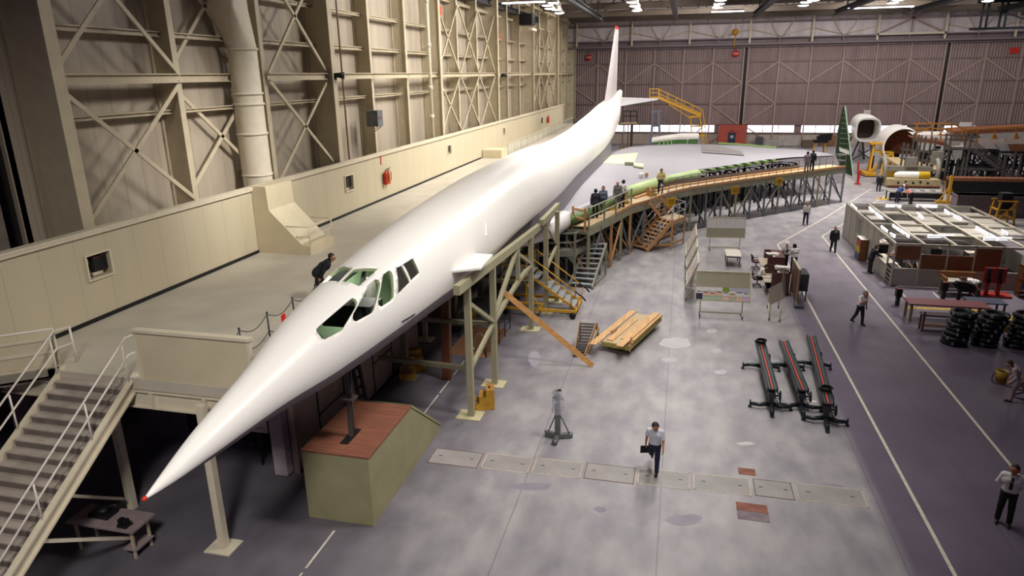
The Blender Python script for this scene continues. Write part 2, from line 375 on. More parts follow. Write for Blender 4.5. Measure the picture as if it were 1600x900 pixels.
for k, (a, b_, z0, z1) in enumerate(CAB):
    t = thing('wall_cabinet', 'recessed cabinet of dark gear in the cream parapet, '+cabp[k], 'cabinet', (-18.1, (a+b_)/2, z0), 'recessed cabinets in the parapet')
    m = MB()
    for (p, q) in (((a-.06, z0-.06), (b_+.06, z0)), ((a-.06, z1), (b_+.06, z1+.05)), ((a-.06, z0), (a, z1)), ((b_, z0), (b_+.06, z1))): m.box((-18.1, p[0], p[1]), (-18.04, q[0], q[1]))
    build('cabinet_frame', m, creamlite, t)
    m = MB(); m.quad((-18.45, a, z0), (-18.45, b_, z0), (-18.45, b_, z1), (-18.45, a, z1)); m.quad((-18.25, a, z0), (-18.25, b_, z0), (-18.45, b_, z0), (-18.45, a, z0)); m.quad((-18.25, a, z1), (-18.25, b_, z1), (-18.45, b_, z1), (-18.45, a, z1))
    m.quad((-18.25, a, z0), (-18.25, a, z1), (-18.45, a, z1), (-18.45, a, z0)); m.quad((-18.25, b_, z0), (-18.25, b_, z1), (-18.45, b_, z1), (-18.45, b_, z0)); build('recess', m, steelcream, t)
    w = b_-a
    m = MB(); m.box((-18.43, a+w*.36, z0+.2), (-18.17, a+w*.66, z1-.1)); m.box((-18.43, a+w*.68, z0+.17), (-18.18, b_-.03, z1-.08)); build('switch_box', m, black, t)
    m = MB(); m.box((-18.42, a+w*.15, z1-.3), (-18.3, a+w*.3, z1-.15)); m.box((-18.42, a+w*.36, z0+.03), (-18.25, a+w*.8, z0+.14)); build('fitting', m, creamlite, t)
    m = MB(); m.box((-18.2, a+w*.4, z1-.12), (-18.165, a+w*.6, z1-.105)); m.box((-18.21, a+w*.72, z1-.095), (-18.175, b_-.06, z1-.08)); build('red_strip', m, red, t)
# ------------------------------------------------------------------ mezzanine
mezz = mat('mezzanine_concrete', '#b9b2a2', .5, var=.1, scale=.7)
m = MB(); m.box((-18.1, 13.55, MZ-.3), (-10.9, 108.5, MZ)); mz = struct('floor_mezzanine', m, mezz)
m = MB(); m.ibeam((-13.4, 13.62, MZ-.58), (-9.95, 13.62, MZ-.58), .22, .5); m.ibeam((-18.1, 13.62, MZ-.58), (-13.4, 13.62, MZ-.58), .22, .5)
for x in (-13.1, -11.5): m.box((x-.04, 13.49, MZ-.8), (x+.04, 13.6, MZ-.36))
struct('edge_beam', m, creamlite, mz)
m = MB(); m.ibeam((-11.0, 13.8, MZ-.55), (-11.0, 108, MZ-.55), .22, .45); struct('edge_beam', m, steelcream, mz)
for y in (13.15, 28.5, 43, 58, 73, 88, 103):
    m = MB(); m.bar((-11.3, y, .04), (-11.3, y, MZ-.32), .2, .2); m.box((-11.7, y-.32, 0), (-10.95, y+.32, .035)); struct('post', m, creamlite, mz)
m = MB(); m.bar((-15.05, 14.1, 0), (-15.05, 14.1, MZ-.3), .2, .2); struct('post', m, creamlite, mz)
m = MB(); m.bar((-14.9, 13.7, .6), (-14.2, 11.6, 2.2), .08); m.bar((-13.75, 10.2, 2.0), (-13.7, 12.9, .1), .1, .08); struct('strut', m, creamlite, mz)
# solid guard panel at the mezzanine front
t = thing('guard_panel', 'solid cream guard panel with a top cap at the mezzanine edge above the nose', 'guard rail', (-12.1, 13.6, MZ))
m = MB(); m.box((-13.3, 13.57, MZ-.02), (-10.0, 13.63, MZ+1.32)); build('panel', m, cream, t)
m = MB(); m.box((-13.35, 13.5, MZ+1.32), (-9.95, 13.7, MZ+1.4)); build('cap_rail', m, creamlite, t)
for x in (-13.31, -10.02): m = MB(); m.box((x-.04, 13.54, MZ-.02), (x+.04, 13.66, MZ+1.32)); build('end_post', m, creamlite, t)
m = MB(); m.box((-10.9, 13.55, MZ-.3), (-9.95, 14.1, MZ)); struct('floor_lip', m, mezz, mz)
# under the mezzanine: partition along the edge, end pier, dark window wall
umb = mat('mauve_partition', '#8d7a72', .6, var=.12, scale=1.5)
m = MB(); m.box((-11.35, 16.8, 0), (-11.15, 27.2, MZ-.3)); pu = struct('wall_under_mezzanine', m, umb)
m = MB(); m.box((-11.85, 16.5, .06), (-11.4, 16.85, MZ-.3)); struct('pier', m, mat('pale_pier', '#a79aa0', .6), pu)
m = MB()
for a in (18.2, 20.0, 22.4, 24.2): m.box((-11.14, a, .1), (-11.12, a+.06, 2.6))
for (a, b_) in ((18.2, 20.0), (22.4, 24.2)): m.box((-11.14, a, 2.54), (-11.12, b_, 2.6)); m.box((-11.14, a, 1.3), (-11.12, b_, 1.36))
m.box((-11.14, 16.8, 0), (-11.12, 27.2, .12)); struct('door_trim', m, black, pu)
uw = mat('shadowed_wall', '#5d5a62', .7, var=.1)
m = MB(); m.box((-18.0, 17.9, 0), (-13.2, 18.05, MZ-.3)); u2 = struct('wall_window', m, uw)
m = MB()
for i in range(3):
    for j in range(4): m.box((-15.9+i*.84, 17.87, .35+j*.95), (-15.9+i*.84+.76, 17.9, .35+j*.95+.86))
struct('window_1', m, mat('dark_panes', '#24242b', .15, var=.05), u2)
m = MB()
for i in range(4): m.box((-15.97+i*.84, 17.84, .2), (-15.9+i*.84, 17.9, 4.1))
for j in range(5): m.box((-15.97, 17.84, .26+j*.95), (-13.4, 17.9, .34+j*.95))
struct('window_frame', m, black, u2)
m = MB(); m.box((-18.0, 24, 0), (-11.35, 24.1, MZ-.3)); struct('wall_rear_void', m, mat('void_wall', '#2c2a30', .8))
# notice seen below the nose
t = thing('notice_sign', 'white notice with red lettering under the mezzanine beside the pale pier', 'sign', (-12.6, 17.0, .95))
m = MB(); m.box((-13.0, 16.98, 1.2), (-12.26, 17.0, 1.75)); build('board', m, mat('sign_white', '#dcd6d6', .6, var=.03), t)
m = MB(); text_mesh(m, 'PARKING', (-12.6, 16.975, 1.36), (1, 0, 0), (0, 0, 1), .09); text_mesh(m, 'NO', (-12.6, 16.975, 1.57), (1, 0, 0), (0, 0, 1), .12); build('lettering', m, red, t)
m = MB(); m.box((-12.66, 17.0, 0), (-12.6, 17.04, 1.75)); build('post', m, black, t)
# ------------------------------------------------------------------ foreground staircase
t = thing('metal_staircase', 'broad worn grey-cream metal staircase climbing to the mezzanine', 'staircase', (-14.85, 10.5, 0))
sw = mat('worn_stair', '#a89e92', .55, var=.18, scale=2.5)
SX0, SX1 = -15.95, -13.72; n = 24; rise = MZ/n; run = .282; yt = 13.6
for i in range(n):
    z = MZ-rise*(i+1); y1 = yt-run*i; m = MB()
    m.box((SX0+.06, y1-run-.04, z-.035), (SX1-.06, y1, z)); build('step', m, sw, t)
    m = MB(); m.box((SX0+.06, y1-.03, z), (SX1-.06, y1-.0, z+rise-.035)); build('riser', m, mat('stair_riser_shaded', '#6f675f', .7, var=.2, scale=3), t)  # riser darker than the treads: overhead shade put into its colour
for x in (SX0, SX1):
    m = MB(); a = V((x, yt+.15, MZ-.12)); b_ = V((x, yt-run*n, -.05)); m.bar(a, b_, .06, .36); 
    for o in (-.17, .17): m.bar(a+V((0.05 if x > -14 else -.05, 0, o)), b_+V((.05 if x > -14 else -.05, 0, o)), .14, .04)
    build('stringer', m, creamlite, t)
hr = mat('handrail_cream', '#d8d2c6', .4, var=.04)
def srail(x):
    sl = MZ/(run*n)
    P = lambda y, h: V((x, y, MZ-(yt-y)*sl+h))
    m = MB()
    for h in (1.0, .52): m.sweep([V((x, yt+.55, MZ+h+.05)), P(yt+.05, h+.06), P(yt-run*n, h)], .026)
    for q in (0, 5, 11, 17, 23): yy = yt-.1-run*q; m.tube(P(yy, -.1), P(yy, 1.0), .024)
    m.tube((x, yt+.55, MZ), (x, yt+.55, MZ+1.05), .03); build('handrail', m, hr, t)
srail(SX0-.02); srail(SX1+.02)
# walkway guard left of the stairs
t = thing('walkway_guard', 'cream panelled walkway rail running off left of the stair head', 'guard rail', (-16.6, 14, MZ))
up = V((0, 0, 1)); a = V((-16.1, 13.75, MZ-.3)); b_ = V((-18.05, 12.15, MZ-.3)); b_ = lerp(a, b_, 2.2)
m = MB(); m.prism([a, b_, b_+up*.36, a+up*.36], (-.05, .05, 0)); build('edge_beam', m, creamlite, t)
m = MB(); m.prism([a+up*.42, b_+up*.42, b_+up*1.15, a+up*1.15], (-.03, .03, 0)); build('panel', m, cream, t)
m = MB(); m.bar(a+up*.8, b_+up*.8, .05, .08); m.bar(a+up*1.16, b_+up*1.16, .06, .06); m.bar(a+up*.38, b_+up*.38, .1, .06); build('rail', m, creamlite, t)
m = MB(); m.tube(a+up*1.42, b_+up*1.42, .03); build('top_rail', m, hr, t)
for q in (0, .3, .6, .9): p = lerp(a, b_, q); m = MB(); m.tube(p+up*.3, p+up*1.44, .03); build('post', m, creamlite, t)
m = MB(); m.prism([a+up*.3, V((-16.1, 13.55, MZ)), V((b_.x, 13.55, MZ)), b_+up*.3], (0, 0, -.2)); struct('floor_walkway', m, mezz)
# ------------------------------------------------------------------ sloped cream housing and duct on the mezzanine
t = thing('stair_housing', 'cream sloped enclosure with a short pipe rail below the big duct', 'enclosure', (-17, 27, MZ))
yb = 26.15
prof = [V((-18.08, yb, MZ))]+[V((onY(x, y, yb).x, yb, onY(x, y, yb).z)) for x, y in ((486, 399), (485, 385), (472, 383), (420, 329), (414, 292))]+[V((-18.08, yb, onY(414, 292, yb).z))]
prof[1].z = MZ
m = MB(); m.prism(prof, (0, 2.1, 0)); build('housing', m, cream, t)
m = MB(); e = prof[2]; g = prof[4]
for yy in (yb+.04, yb+2.06): pass
R1 = [onY(445, 354, yb+.1), onY(482, 355, yb+.1)]; c1 = R1[1]; c2 = c1+V((0, 2.0, .0)); c3 = c2+V((-1.0, 0, 0))
m.sweep([R1[0], c1, c2, c3], .03); m.tube((c1.x, yb+.1, prof[2].z-.05), c1, .03); m.tube((c2.x, c2.y, prof[2].z-.05), c2, .03); m.sweep([R1[0]-V((0, 0, .45))+V((.35, 0, 0)), c1-V((0, 0, .45)), c2-V((0, 0, .45))], .025)
build('pipe_rail', m, creamlite, t)
t = thing('ventilation_duct', 'huge round cream duct rising in front of the wall and bending up to the roof', 'duct', (-19.05, 28, 6))
dm = mat('duct_paint', '#cfc6b2', .5, var=.05)
m = MB(); m.smooth = True; DXC = -19.05; dx, dy = DXC, onX(402, 270, DXC).y; zt = onX(377, 75, DXC).z
def ring(c, rx, ry, sq, n=32):
    o = []
    for k in range(n):
        a = 2*PI*k/n; ca, sa = math.cos(a), math.sin(a); e = 1-.75*sq
        o.append(V((c[0]+rx*math.copysign(abs(ca)**e, ca), c[1]+ry*math.copysign(abs(sa)**e, sa), c[2])))
    return o
rings = [ring((dx, dy, 6.3), .66, .66, 0), ring((dx, dy, zt), .62, .62, 0), ring(onX(355, 14, DXC), .66, .62, 1), ring(onX(355, 14, DXC)+V((0, 0, 6)), .66, .62, 1)]
vs = [p for r in rings for p in r]; m.add(vs, [(i*32+k, i*32+(k+1) % 32, (i+1)*32+(k+1) % 32, (i+1)*32+k) for i in range(3) for k in range(32)])
build('duct_body', m, dm, t)
for z in (7.75, 9.6, 10.9, 11.35, zt-.05): m = MB(); m.lathe([(.6, z-.05), (.69, z-.05), (.69, z+.05), (.6, z+.05)], (dx, dy, 0), 32); build('joint_band', m, dm, t)
# far low block and glass rails on the mezzanine
m = MB(); a = fl(754, 262, MZ); m.box((-18.05, 62.4, MZ), (-16.2, 64.6, MZ+.75)); solo('low_block', m, cream, 'low cream block against the parapet at the far end of the mezzanine', 'block')
t = thing('glass_guard', 'clear screen guard rail with slim posts at the far mezzanine edge', 'guard rail', (-16.3, 80, MZ))
m = MB()
for k in range(15): yy = 64.8+k*2.9; m.box((-16.24, yy, MZ), (-16.18, yy+.06, MZ+1.1))
m.box((-16.24, 64.6, MZ+1.08), (-16.18, 105.6, MZ+1.14)); build('frame', m, steelcream, t)
m = MB(); m.box((-16.22, 64.6, MZ+.1), (-16.2, 105.6, MZ+1.05)); build('screen', m, mat('clear_screen', '#c9cdbf', .1, alpha=.25), t)
# ------------------------------------------------------------------ small things on the left wall
t = thing('control_box', 'grey electrical control box bracketed to a wall column', 'control box', (-18.3, 40.3, 9.0))
m = MB(); m.box((-18.95, 40.0, 9.05), (-18.2, 40.75, 10.0)); build('box', m, mat('box_grey', '#5f6468', .5), t)
m = MB(); m.box((-18.2, 40.2, 9.5), (-18.18, 40.32, 9.62)); m.box((-18.2, 40.45, 9.5), (-18.18, 40.5, 9.6)); build('indicator', m, red, t)
m = MB(); m.bar((-18.95, 40.05, 8.6), (-18.25, 40.05, 9.05), .05); m.bar((-18.95, 40.7, 8.6), (-18.25, 40.7, 9.05), .05); build('bracket', m, steelcream, t)
m = MB(); m.tube((-18.4, 50.2, 7.5), (-18.4, 50.2, 22.5), .13)
for z in (8.9, 11, 14, 17): m.tube((-18.4, 50.2, z), (-18.4, 50.2, z+.3), .17)
m.box((-18.95, 50.15, 14), (-18.4, 50.25, 14.1)); solo('standpipe', m, creamlite, 'tall cream pipe running up the middle of the left wall', 'pipe')
m = MB(); m.tube((-18.35, 36.1, 7.5), (-18.35, 36.1, 22), .05); solo('conduit', m, mat('conduit_brown', '#8f7563', .5), 'thin brown conduit up the column left of the control box', 'conduit')
for (y, z, w) in ((53.5, 16.4, .34), (71.3, 15.3, .3)):
    m = MB(); m.box((-18.5, y-w/2, z), (-18.46, y+w/2, z+.7)); solo('orange_marker', m, mat('marker_orange', '#d2532a', .5), 'orange marker plate high on the column right of the tall cream pipe' if y < 60 else 'orange marker plate high on a far left-wall column', 'marker')
# floodlights clamped on columns
for (x, y, lb) in ((528, 117, 'small black floodlight on the column left of the control box'), (787, 117, 'small black floodlight on a far left-wall column')):
    c = onX(x, y, -18.3); t = thing('floodlight', lb, 'floodlight', c)
    m = MB(); m.tube(c+V((-.2, 0, 0)), c+V((.25, .25, -.05)), .1, .2); build('lamp_head', m, black, t); m = MB(); m.box(c+V((-.3, -.05, -.25)), c+V((-.1, .05, .1))); build('clamp', m, black, t)
# fire extinguishers
for k, (y, c_, lb) in enumerate(((39.95, '#b3301c', 'red fire extinguisher hung on the parapet, nearer of the pair'), (40.35, '#c9661f', 'orange-red fire extinguisher hung on the parapet, farther of the pair'))):
    t = thing('fire_extinguisher', lb, 'fire extinguisher', (-17.95, y, 5.5), 'extinguishers on the parapet')
    mm = mat('ext%d' % k, c_, .4); m = MB(); m.lathe([(.01, 5.5), (.13, 5.5), (.14, 5.55), (.14, 6.15), (.1, 6.28), (.04, 6.32), (.03, 6.38), (.001, 6.38)], (-17.92, y, 0), 14); build('cylinder', m, mm, t)
    m = MB(); m.bar((-17.92, y, 6.38), (-17.8, y+.12, 6.5), .04); m.bar((-17.92, y, 6.4), (-17.8, y-.1, 6.42), .03); m.sweep([(-17.9, y, 6.4), (-17.74, y+.1, 6.2), (-17.75, y+.05, 5.7)], .02, 6); build('valve_hose', m, black, t)
m = MB(); m.box((-18.1, 39.7, 6.75), (-18.08, 39.85, 7.35)); solo('red_arrow_plate', m, red, 'narrow red marker strip on the parapet above the extinguishers', 'marker')
m = MB(); m.box((-18.1, 91.0, 5.8), (-18.02, 91.5, 6.5)); solo('wall_box', m, black, 'small dark wall box near the far end of the parapet', 'box')
c = V((-17.88, 94.5, 5.6)); t = thing('fire_extinguisher', 'red fire extinguisher at the far end of the parapet', 'fire extinguisher', c)
m = MB(); m.lathe([(.01, 0), (.16, 0), (.17, .05), (.17, .75), (.06, .95), (.001, .98)], c, 12); build('cylinder', m, mat('ext0', '#b3301c'), t); m = MB(); m.bar(c+V((0, 0, .98)), c+V((.2, 0, 1.1)), .05); build('valve_hose', m, black, t)
# ================================================================== BACK WALL, DOORS, ROOF
YB = 124.5
ds = ribbed('door_sheet', '#84706e', 0, .4, depth=.25, stain=.2, var=.12)
dsteel = mat('door_steel', '#9b857d', .6, var=.1)
day = mat('daylight_pane', '#f4efff', emit=2.2)
leaf_x = [(-19.6, 9.2), (9.9, 38.9), (39.6, 69)]
ZR = [13.45, 10.1, 6.8, 3.35, 2.0]
wins = [(-12.3, 5.4), (10.7, 18.2), (19.2, 35.2), (40.5, 66)]
booth = (6.0, 10.4)
lowm = mat('door_lower_panel', '#a3968c', .6, var=.12, scale=.8)
for di, (x0, x1) in enumerate(leaf_x):
    m = MB(); m.box((x0, YB, ZR[3]), (x1, YB+.2, 15.9)); m.k = 1; m.box((x0, YB, 0), (x1, YB+.2, ZR[4]))
    cur = x0; m.k = 0
    for (a, b_) in wins:
        a2, b2 = max(a, x0), min(b_, x1)
        if b2 <= a2: continue
        m.box((cur, YB, ZR[4]), (a2, YB+.2, ZR[3])); cur = b2
    m.box((cur, YB, ZR[4]), (x1, YB+.2, ZR[3]))
    d = struct(f'door_{di+1}', m, [ds, lowm])
    w = (x1-x0)/6
    for (a, b_) in wins:
        a2, b2 = max(a, x0), min(b_, x1); k = max(1, round((b2-a2)/2.45))
        for q in range(k if b2 > a2 else 0):
            p0 = a2+(b2-a2)*q/k; p1 = a2+(b2-a2)*(q+1)/k
            m = MB(); m.box((p0+.06, YB+.05, ZR[4]+.05), (p1-.06, YB+.09, ZR[3]-.05)); struct('window_pane', m, day, d)
            m = MB(); m.box((p0-.05, YB-.05, ZR[4]), (p0+.05, YB+.12, ZR[3])); struct('window_frame', m, dsteel, d)
    for i in range(7):
        x = x0+w*i; m = MB(); m.box((x-.1, YB-.22, 0), (x+.1, YB, 15.8)); struct('stile', m, dsteel, d)
    for z in ZR:
        m = MB(); m.box((x0, YB-.2, z-.1), (x1, YB-.02, z+.1)); struct('rail', m, mat('door_rail', '#6f5d58', .6), d)  # rail darkened: shadow along the horizontals put into the colour
    P = lambda i, z: (x0+w*i, YB-.12, z)
    dg = [(P(1, ZR[0]), P(0, ZR[1])), (P(1, ZR[0]), P(2, ZR[1])), (P(3, ZR[0]), P(2, ZR[1])), (P(3, ZR[0]), P(4, ZR[1])), (P(5, ZR[0]), P(4, ZR[1])), (P(5, ZR[0]), P(6, ZR[1])),
          (P(0, ZR[1]), P(1, ZR[2])), (P(6, ZR[1]), P(5, ZR[2])), (P(1, ZR[2]), P(0, ZR[3])), (P(5, ZR[2]), P(6, ZR[3])), (P(0, ZR[3]), P(1, .2)), (P(6, ZR[3]), P(5, .2))]
    for a, b_ in dg: m = MB(); m.bar(a, b_, .2, .14, (0, 1, 0)); struct('brace', m, dsteel, d)
    m = MB()
    for x in np.arange(x0+1.2, x1, 1.22): m.box((x-.02, YB-.02, .1), (x+.02, YB, ZR[4]-.1))
    struct('panel_seam', m, dsteel, d)
    m = MB(); m.box((x1, YB+.1, 0), (x1+.7, YB+.3, 15.9)); struct('gap', m, black, d)
# fascia above the doors
fas = ribbed('fascia_sheet', '#d5cbd0', 0, 1.8, depth=.15, stain=.18, edge=-.96, bump=0)
m = MB(); m.box((-20, YB-1.0, 17.0), (75, YB-.9, 25)); wb = struct('wall_back', m, fas)
m = MB(); m.box((-20, YB-1.5, 16.0), (75, YB-1.1, 16.3)); m.box((-20, YB-1.5, 16.95), (75, YB-1.1, 17.15)); m.box((-20, YB-.6, 15.7), (75, YB-.4, 17.0))
for x in np.arange(-13.8, 75, 4.7): m.box((x-.1, YB-1.45, 16.3), (x+.1, YB-1.3, 16.95))
struct('header_beam', m, mat('header_mauve', '#7a6c70', .6, var=.1), wb)
m = MB(); m.box((-20, YB-1.35, 19.3), (75, YB-1.0, 19.55)); struct('rail', m, mat('header_mauve', '#7a6c70'), wb)
fx = [-18.3, -9.0, .4, 9.8, 19.2, 28.6, 38.0, 47.4, 56.8]
for x in fx: m = MB(); m.box((x-.13, YB-1.7, 16.3), (x+.13, YB-1.4, 24)); struct('post', m, creamlite, wb)
for a, b_ in zip(fx[:-1], fx[1:]):
    c = (a+b_)/2
    if abs(c-33.3) < 1:
        for s in ((a, 17.2, b_, 21.6), (a, 21.6, b_, 17.2), (a, 19.4, b_, 19.4), (c, 17, c, 22)): m = MB(); m.bar((s[0], YB-1.5, s[1]), (s[2], YB-1.5, s[3]), .2, .2, (0, 1, 0)); struct('brace', m, dsteel, wb)
        m = MB(); m.box((a-.1, YB-1.8, 17.0), (b_+.1, YB-1.5, 17.3)); m.box((a-.15, YB-1.8, 17), (a+.15, YB-1.4, 22)); m.box((b_-.15, YB-1.8, 17), (b_+.15, YB-1.4, 22)); struct('frame', m, creamlite, wb); continue
    for (p, q) in (((a, 18.4), (c, 17.3)), ((b_, 18.4), (c, 17.3)), ((c-.4, 17.3), (a+1.4, 22)), ((c+.4, 17.3), (b_-1.4, 22))): m = MB(); m.bar((p[0], YB-1.3, p[1]), (q[0], YB-1.3, q[1]), .14, .1, (0, 1, 0)); struct('brace', m, steelcream, wb)
# red booth with a dark blue door
m = MB(); m.box((booth[0], YB-2.5, 0), (booth[1], YB-.25, 3.4)); bo = struct('wall_booth', m, mat('booth_red', '#9a4439', .6, var=.08))
m = MB(); m.box((7.55, YB-2.58, 0), (8.75, YB-2.5, 2.2)); db = struct('door_4', m, mat('booth_door_blue', '#232b3d', .5), bo)
m = MB(); m.box((7.9, YB-2.61, 1.3), (8.4, YB-2.58, 1.75)); struct('window_pane', m, mat('door_notice', '#9aa0a8', .3), db)
m = MB(); m.box((7.9, YB-2.6, 2.45), (8.5, YB-2.5, 2.6)); m.box((7.35, YB-2.6, 2.2), (9.0, YB-2.5, 2.3)); struct('door_frame', m, mat('booth_trim', '#7d362e', .6), bo)
# STOP signs hung on the doors
for (px, py, lb) in ((920, 90, 'round red STOP sign hung near the left end of the hangar doors'), (1149.5, 84, 'round red STOP sign hung under the yellow ball')):
    c = onY(px, py, YB-.4); t = thing('stop_sign', lb, 'sign', c)
    m = MB(); m.lathe([(.001, -.03), (.52, -.03), (.52, .03), (.001, .03)], c, 28, 'y'); build('disc', m, red, t)
    m = MB(); text_mesh(m, 'STOP', c+V((0, -.04, 0)), (1, 0, 0), (0, 0, 1), .25, .01); build('lettering', m, mat('sign_letter_white', '#e8e2de', .6), t)
    m = MB(); m.tube(c+V((0, 0, .52)), V((c.x, c.y, 15.9)), .04); build('hanger', m, black, t)
c = onY(1149, 50, YB-2); m = MB(); m.ball(c, .5, 10); m.tube(c, c+V((0, 0, 2.4)), .04); m.tube(c, c-V((0, 0, 2.3)), .08); solo('signal_ball', m, mat('signal_yellow', '#c48a1e', .5), 'yellow ball hung on a rod in front of the door header', 'signal')
c = onY(1585, 79, YB-.26); m = MB(); m.box(c+V((-.62, 0, -.45)), c+V((.62, .06, .45))); solo('red_placard', m, red, 'square red placard high on the rightmost hangar door', 'sign')
# roof
m = MB(); m.quad((-22, -6, 25.5), (75, -6, 25.5), (75, 126, 25.5), (-22, 126, 25.5)); ce = struct('ceiling', m, mat('roof_deck', '#4b443e', .8, var=.15))
beamm = mat('roof_steel', '#574b40', .6, var=.15)
for k, y in enumerate((60, 72, 84, 96, 108, 119)):
    m = MB(); z = 19.9; m.box((-20, y-.25, z), (75, y+.25, z+.12)); m.box((-20, y-.06, z+.12), (75, y+.06, z+.7)); m.box((-20, y-.25, z+.7), (75, y+.25, z+.82)); m.box((-20, y-.2, 23.6), (75, y+.2, 24))
    struct('roof_truss', m, beamm, ce)
    m = MB()
    for x in np.arange(-20, 75, 5.9):
        m.bar((x, y, z+.8), (x+2.95, y, 23.7), .22, .22, (0, 1, 0)); m.bar((x+2.95, y, 23.7), (x+5.9, y, z+.8), .22, .22, (0, 1, 0)); m.bar((x, y, z+.8), (x, y, 23.7), .16, .16, (0, 1, 0))
    struct('truss_web', m, beamm, ce)
for x in np.arange(-17.5, 74, 9.4):
    m = MB(); m.box((x-.12, 40, 20.75), (x+.12, 122, 21.1)); struct('purlin', m, beamm, ce)
# dark underhung crane rails running the length of the hall
dk = mat('crane_rail_dark', '#1f2226', .5, .2, var=.2)
ends = [(842, 35), (940, 33), (1056, 31), (1178, 27), (1305, 23), (1425, 20), (1560, 18)]
for k, (x, y) in enumerate(ends):
    p = fl(x, y, 18.55); m = MB(); m.ibeam(V((p.x, 50, 18.8)), V((p.x, p.y, 18.8)), .5, .6, .1)
    for yy in np.arange(56, p.y, 12): m.box((p.x-.08, yy-.08, 19.1), (p.x+.08, yy+.08, 24.4))
    struct('crane_rail', m, dk, ce)
# crane bridge on the right
t = thing('crane_bridge', 'dark latticed overhead crane bridge at the upper right', 'crane', (48, 99, 16.4))
m = MB(); yc = 100
for (ya, zz) in ((yc, 18.3), (yc, 16.35)): m.box((34.3 if zz > 17 else 33.5, ya-.2, zz), (72, ya+.2, zz+.3))
for x in (34.6, 35.2, 36.6, 37.2, 41.9, 42.5, 47, 47.6, 52, 57): m.box((x-.1, yc-.1, 16.5), (x+.1, yc+.1, 19.6))
for x in (36.9, 42.2, 47.3): m.bar((x, yc, 18.3), (x+5, yc, 16.5), .16)
build('truss', m, dk, t); m = MB(); m.box((34, yc-.4, 19.4), (72, yc+.4, 20.3)); build('girder', m, dk, t)
# lamps
lampw = mat('lamp_glow', '#fff2f4', emit=30)
tubew = mat('tube_glow', '#f2ecff', emit=9)
lamps = [(855, 9), (859, 14), (869, 15.5), (874, 21), (865, 5), (988, 4), (992, 10), (995, 17), (1126, 1), (1124, 6.5), (1121, 12.5), (1259, 4), (1255, 9), (1271, 1), (1395, 5), (1403, 0.5), (1543, 2)]
t0 = None
for (x, y) in lamps:
    p = fl(x, y, 18.9)
    if t0 is None:
        t0 = thing('high_bay_lamp', 'glowing bell-shaped lamp hung under the roof trusses', 'lamp', p, 'high-bay lamps under the roof')
        m = MB(); m.lathe([(.62, .02), (.6, .1), (.34, .5), (.2, .8), (.2, 1.2), (.001, 1.2)], p, 18); m.tube(p+V((0, 0, 1.2)), p+V((0, 0, 2.0)), .03); build('housing', m, mat('lamp_housing', '#a8a49c', .4, .5), t0)
        m = MB(); m.lathe([(.001, -.06), (.3, -.05), (.52, .0), (.56, .04), (.001, .05)], p, 18); build('glowing_lens', m, lampw, t0); continue
    dup(t0, p)
for (x, y, L_, lb) in ((818, 4, 4.2, 'white tube lamp near the left wall under the roof'), (1137, 18, 3.6, 'tube lamp below the lamps in the middle of the roof'), (1352, 12.5, 3.6, 'left half of the long tube lamp over the braced bay'), (1397, 11, 4.0, 'right half of the long tube lamp over the braced bay')):
    p = fl(x, y, 18.6); t = thing('tube_lamp', lb, 'lamp', p); m = MB(); m.box(p+V((-L_/2, -.15, .08)), p+V((L_/2, .15, .22))); build('fitting', m, beamm, t)
    m = MB()
    for o in (-.08, .08): m.tube(p+V((-L_/2, o, 0)), p+V((L_/2, o, 0)), .06)
    build('tube', m, tubew, t)
c = onX(818, 44, -18.5)+V((.9, 0, 0)); t = thing('heater_unit', 'dark unit heater with a pale strip high on the far left wall', 'heater', c)
m = MB(); m.box(c+V((-1.2, -.9, .3)), c+V((.3, .9, 1.5))); build('body', m, black, t); m = MB(); m.box(c+V((.0, -1.3, -.3)), c+V((.4, 1.3, -.05))); build('light_strip', m, creamlite, t)
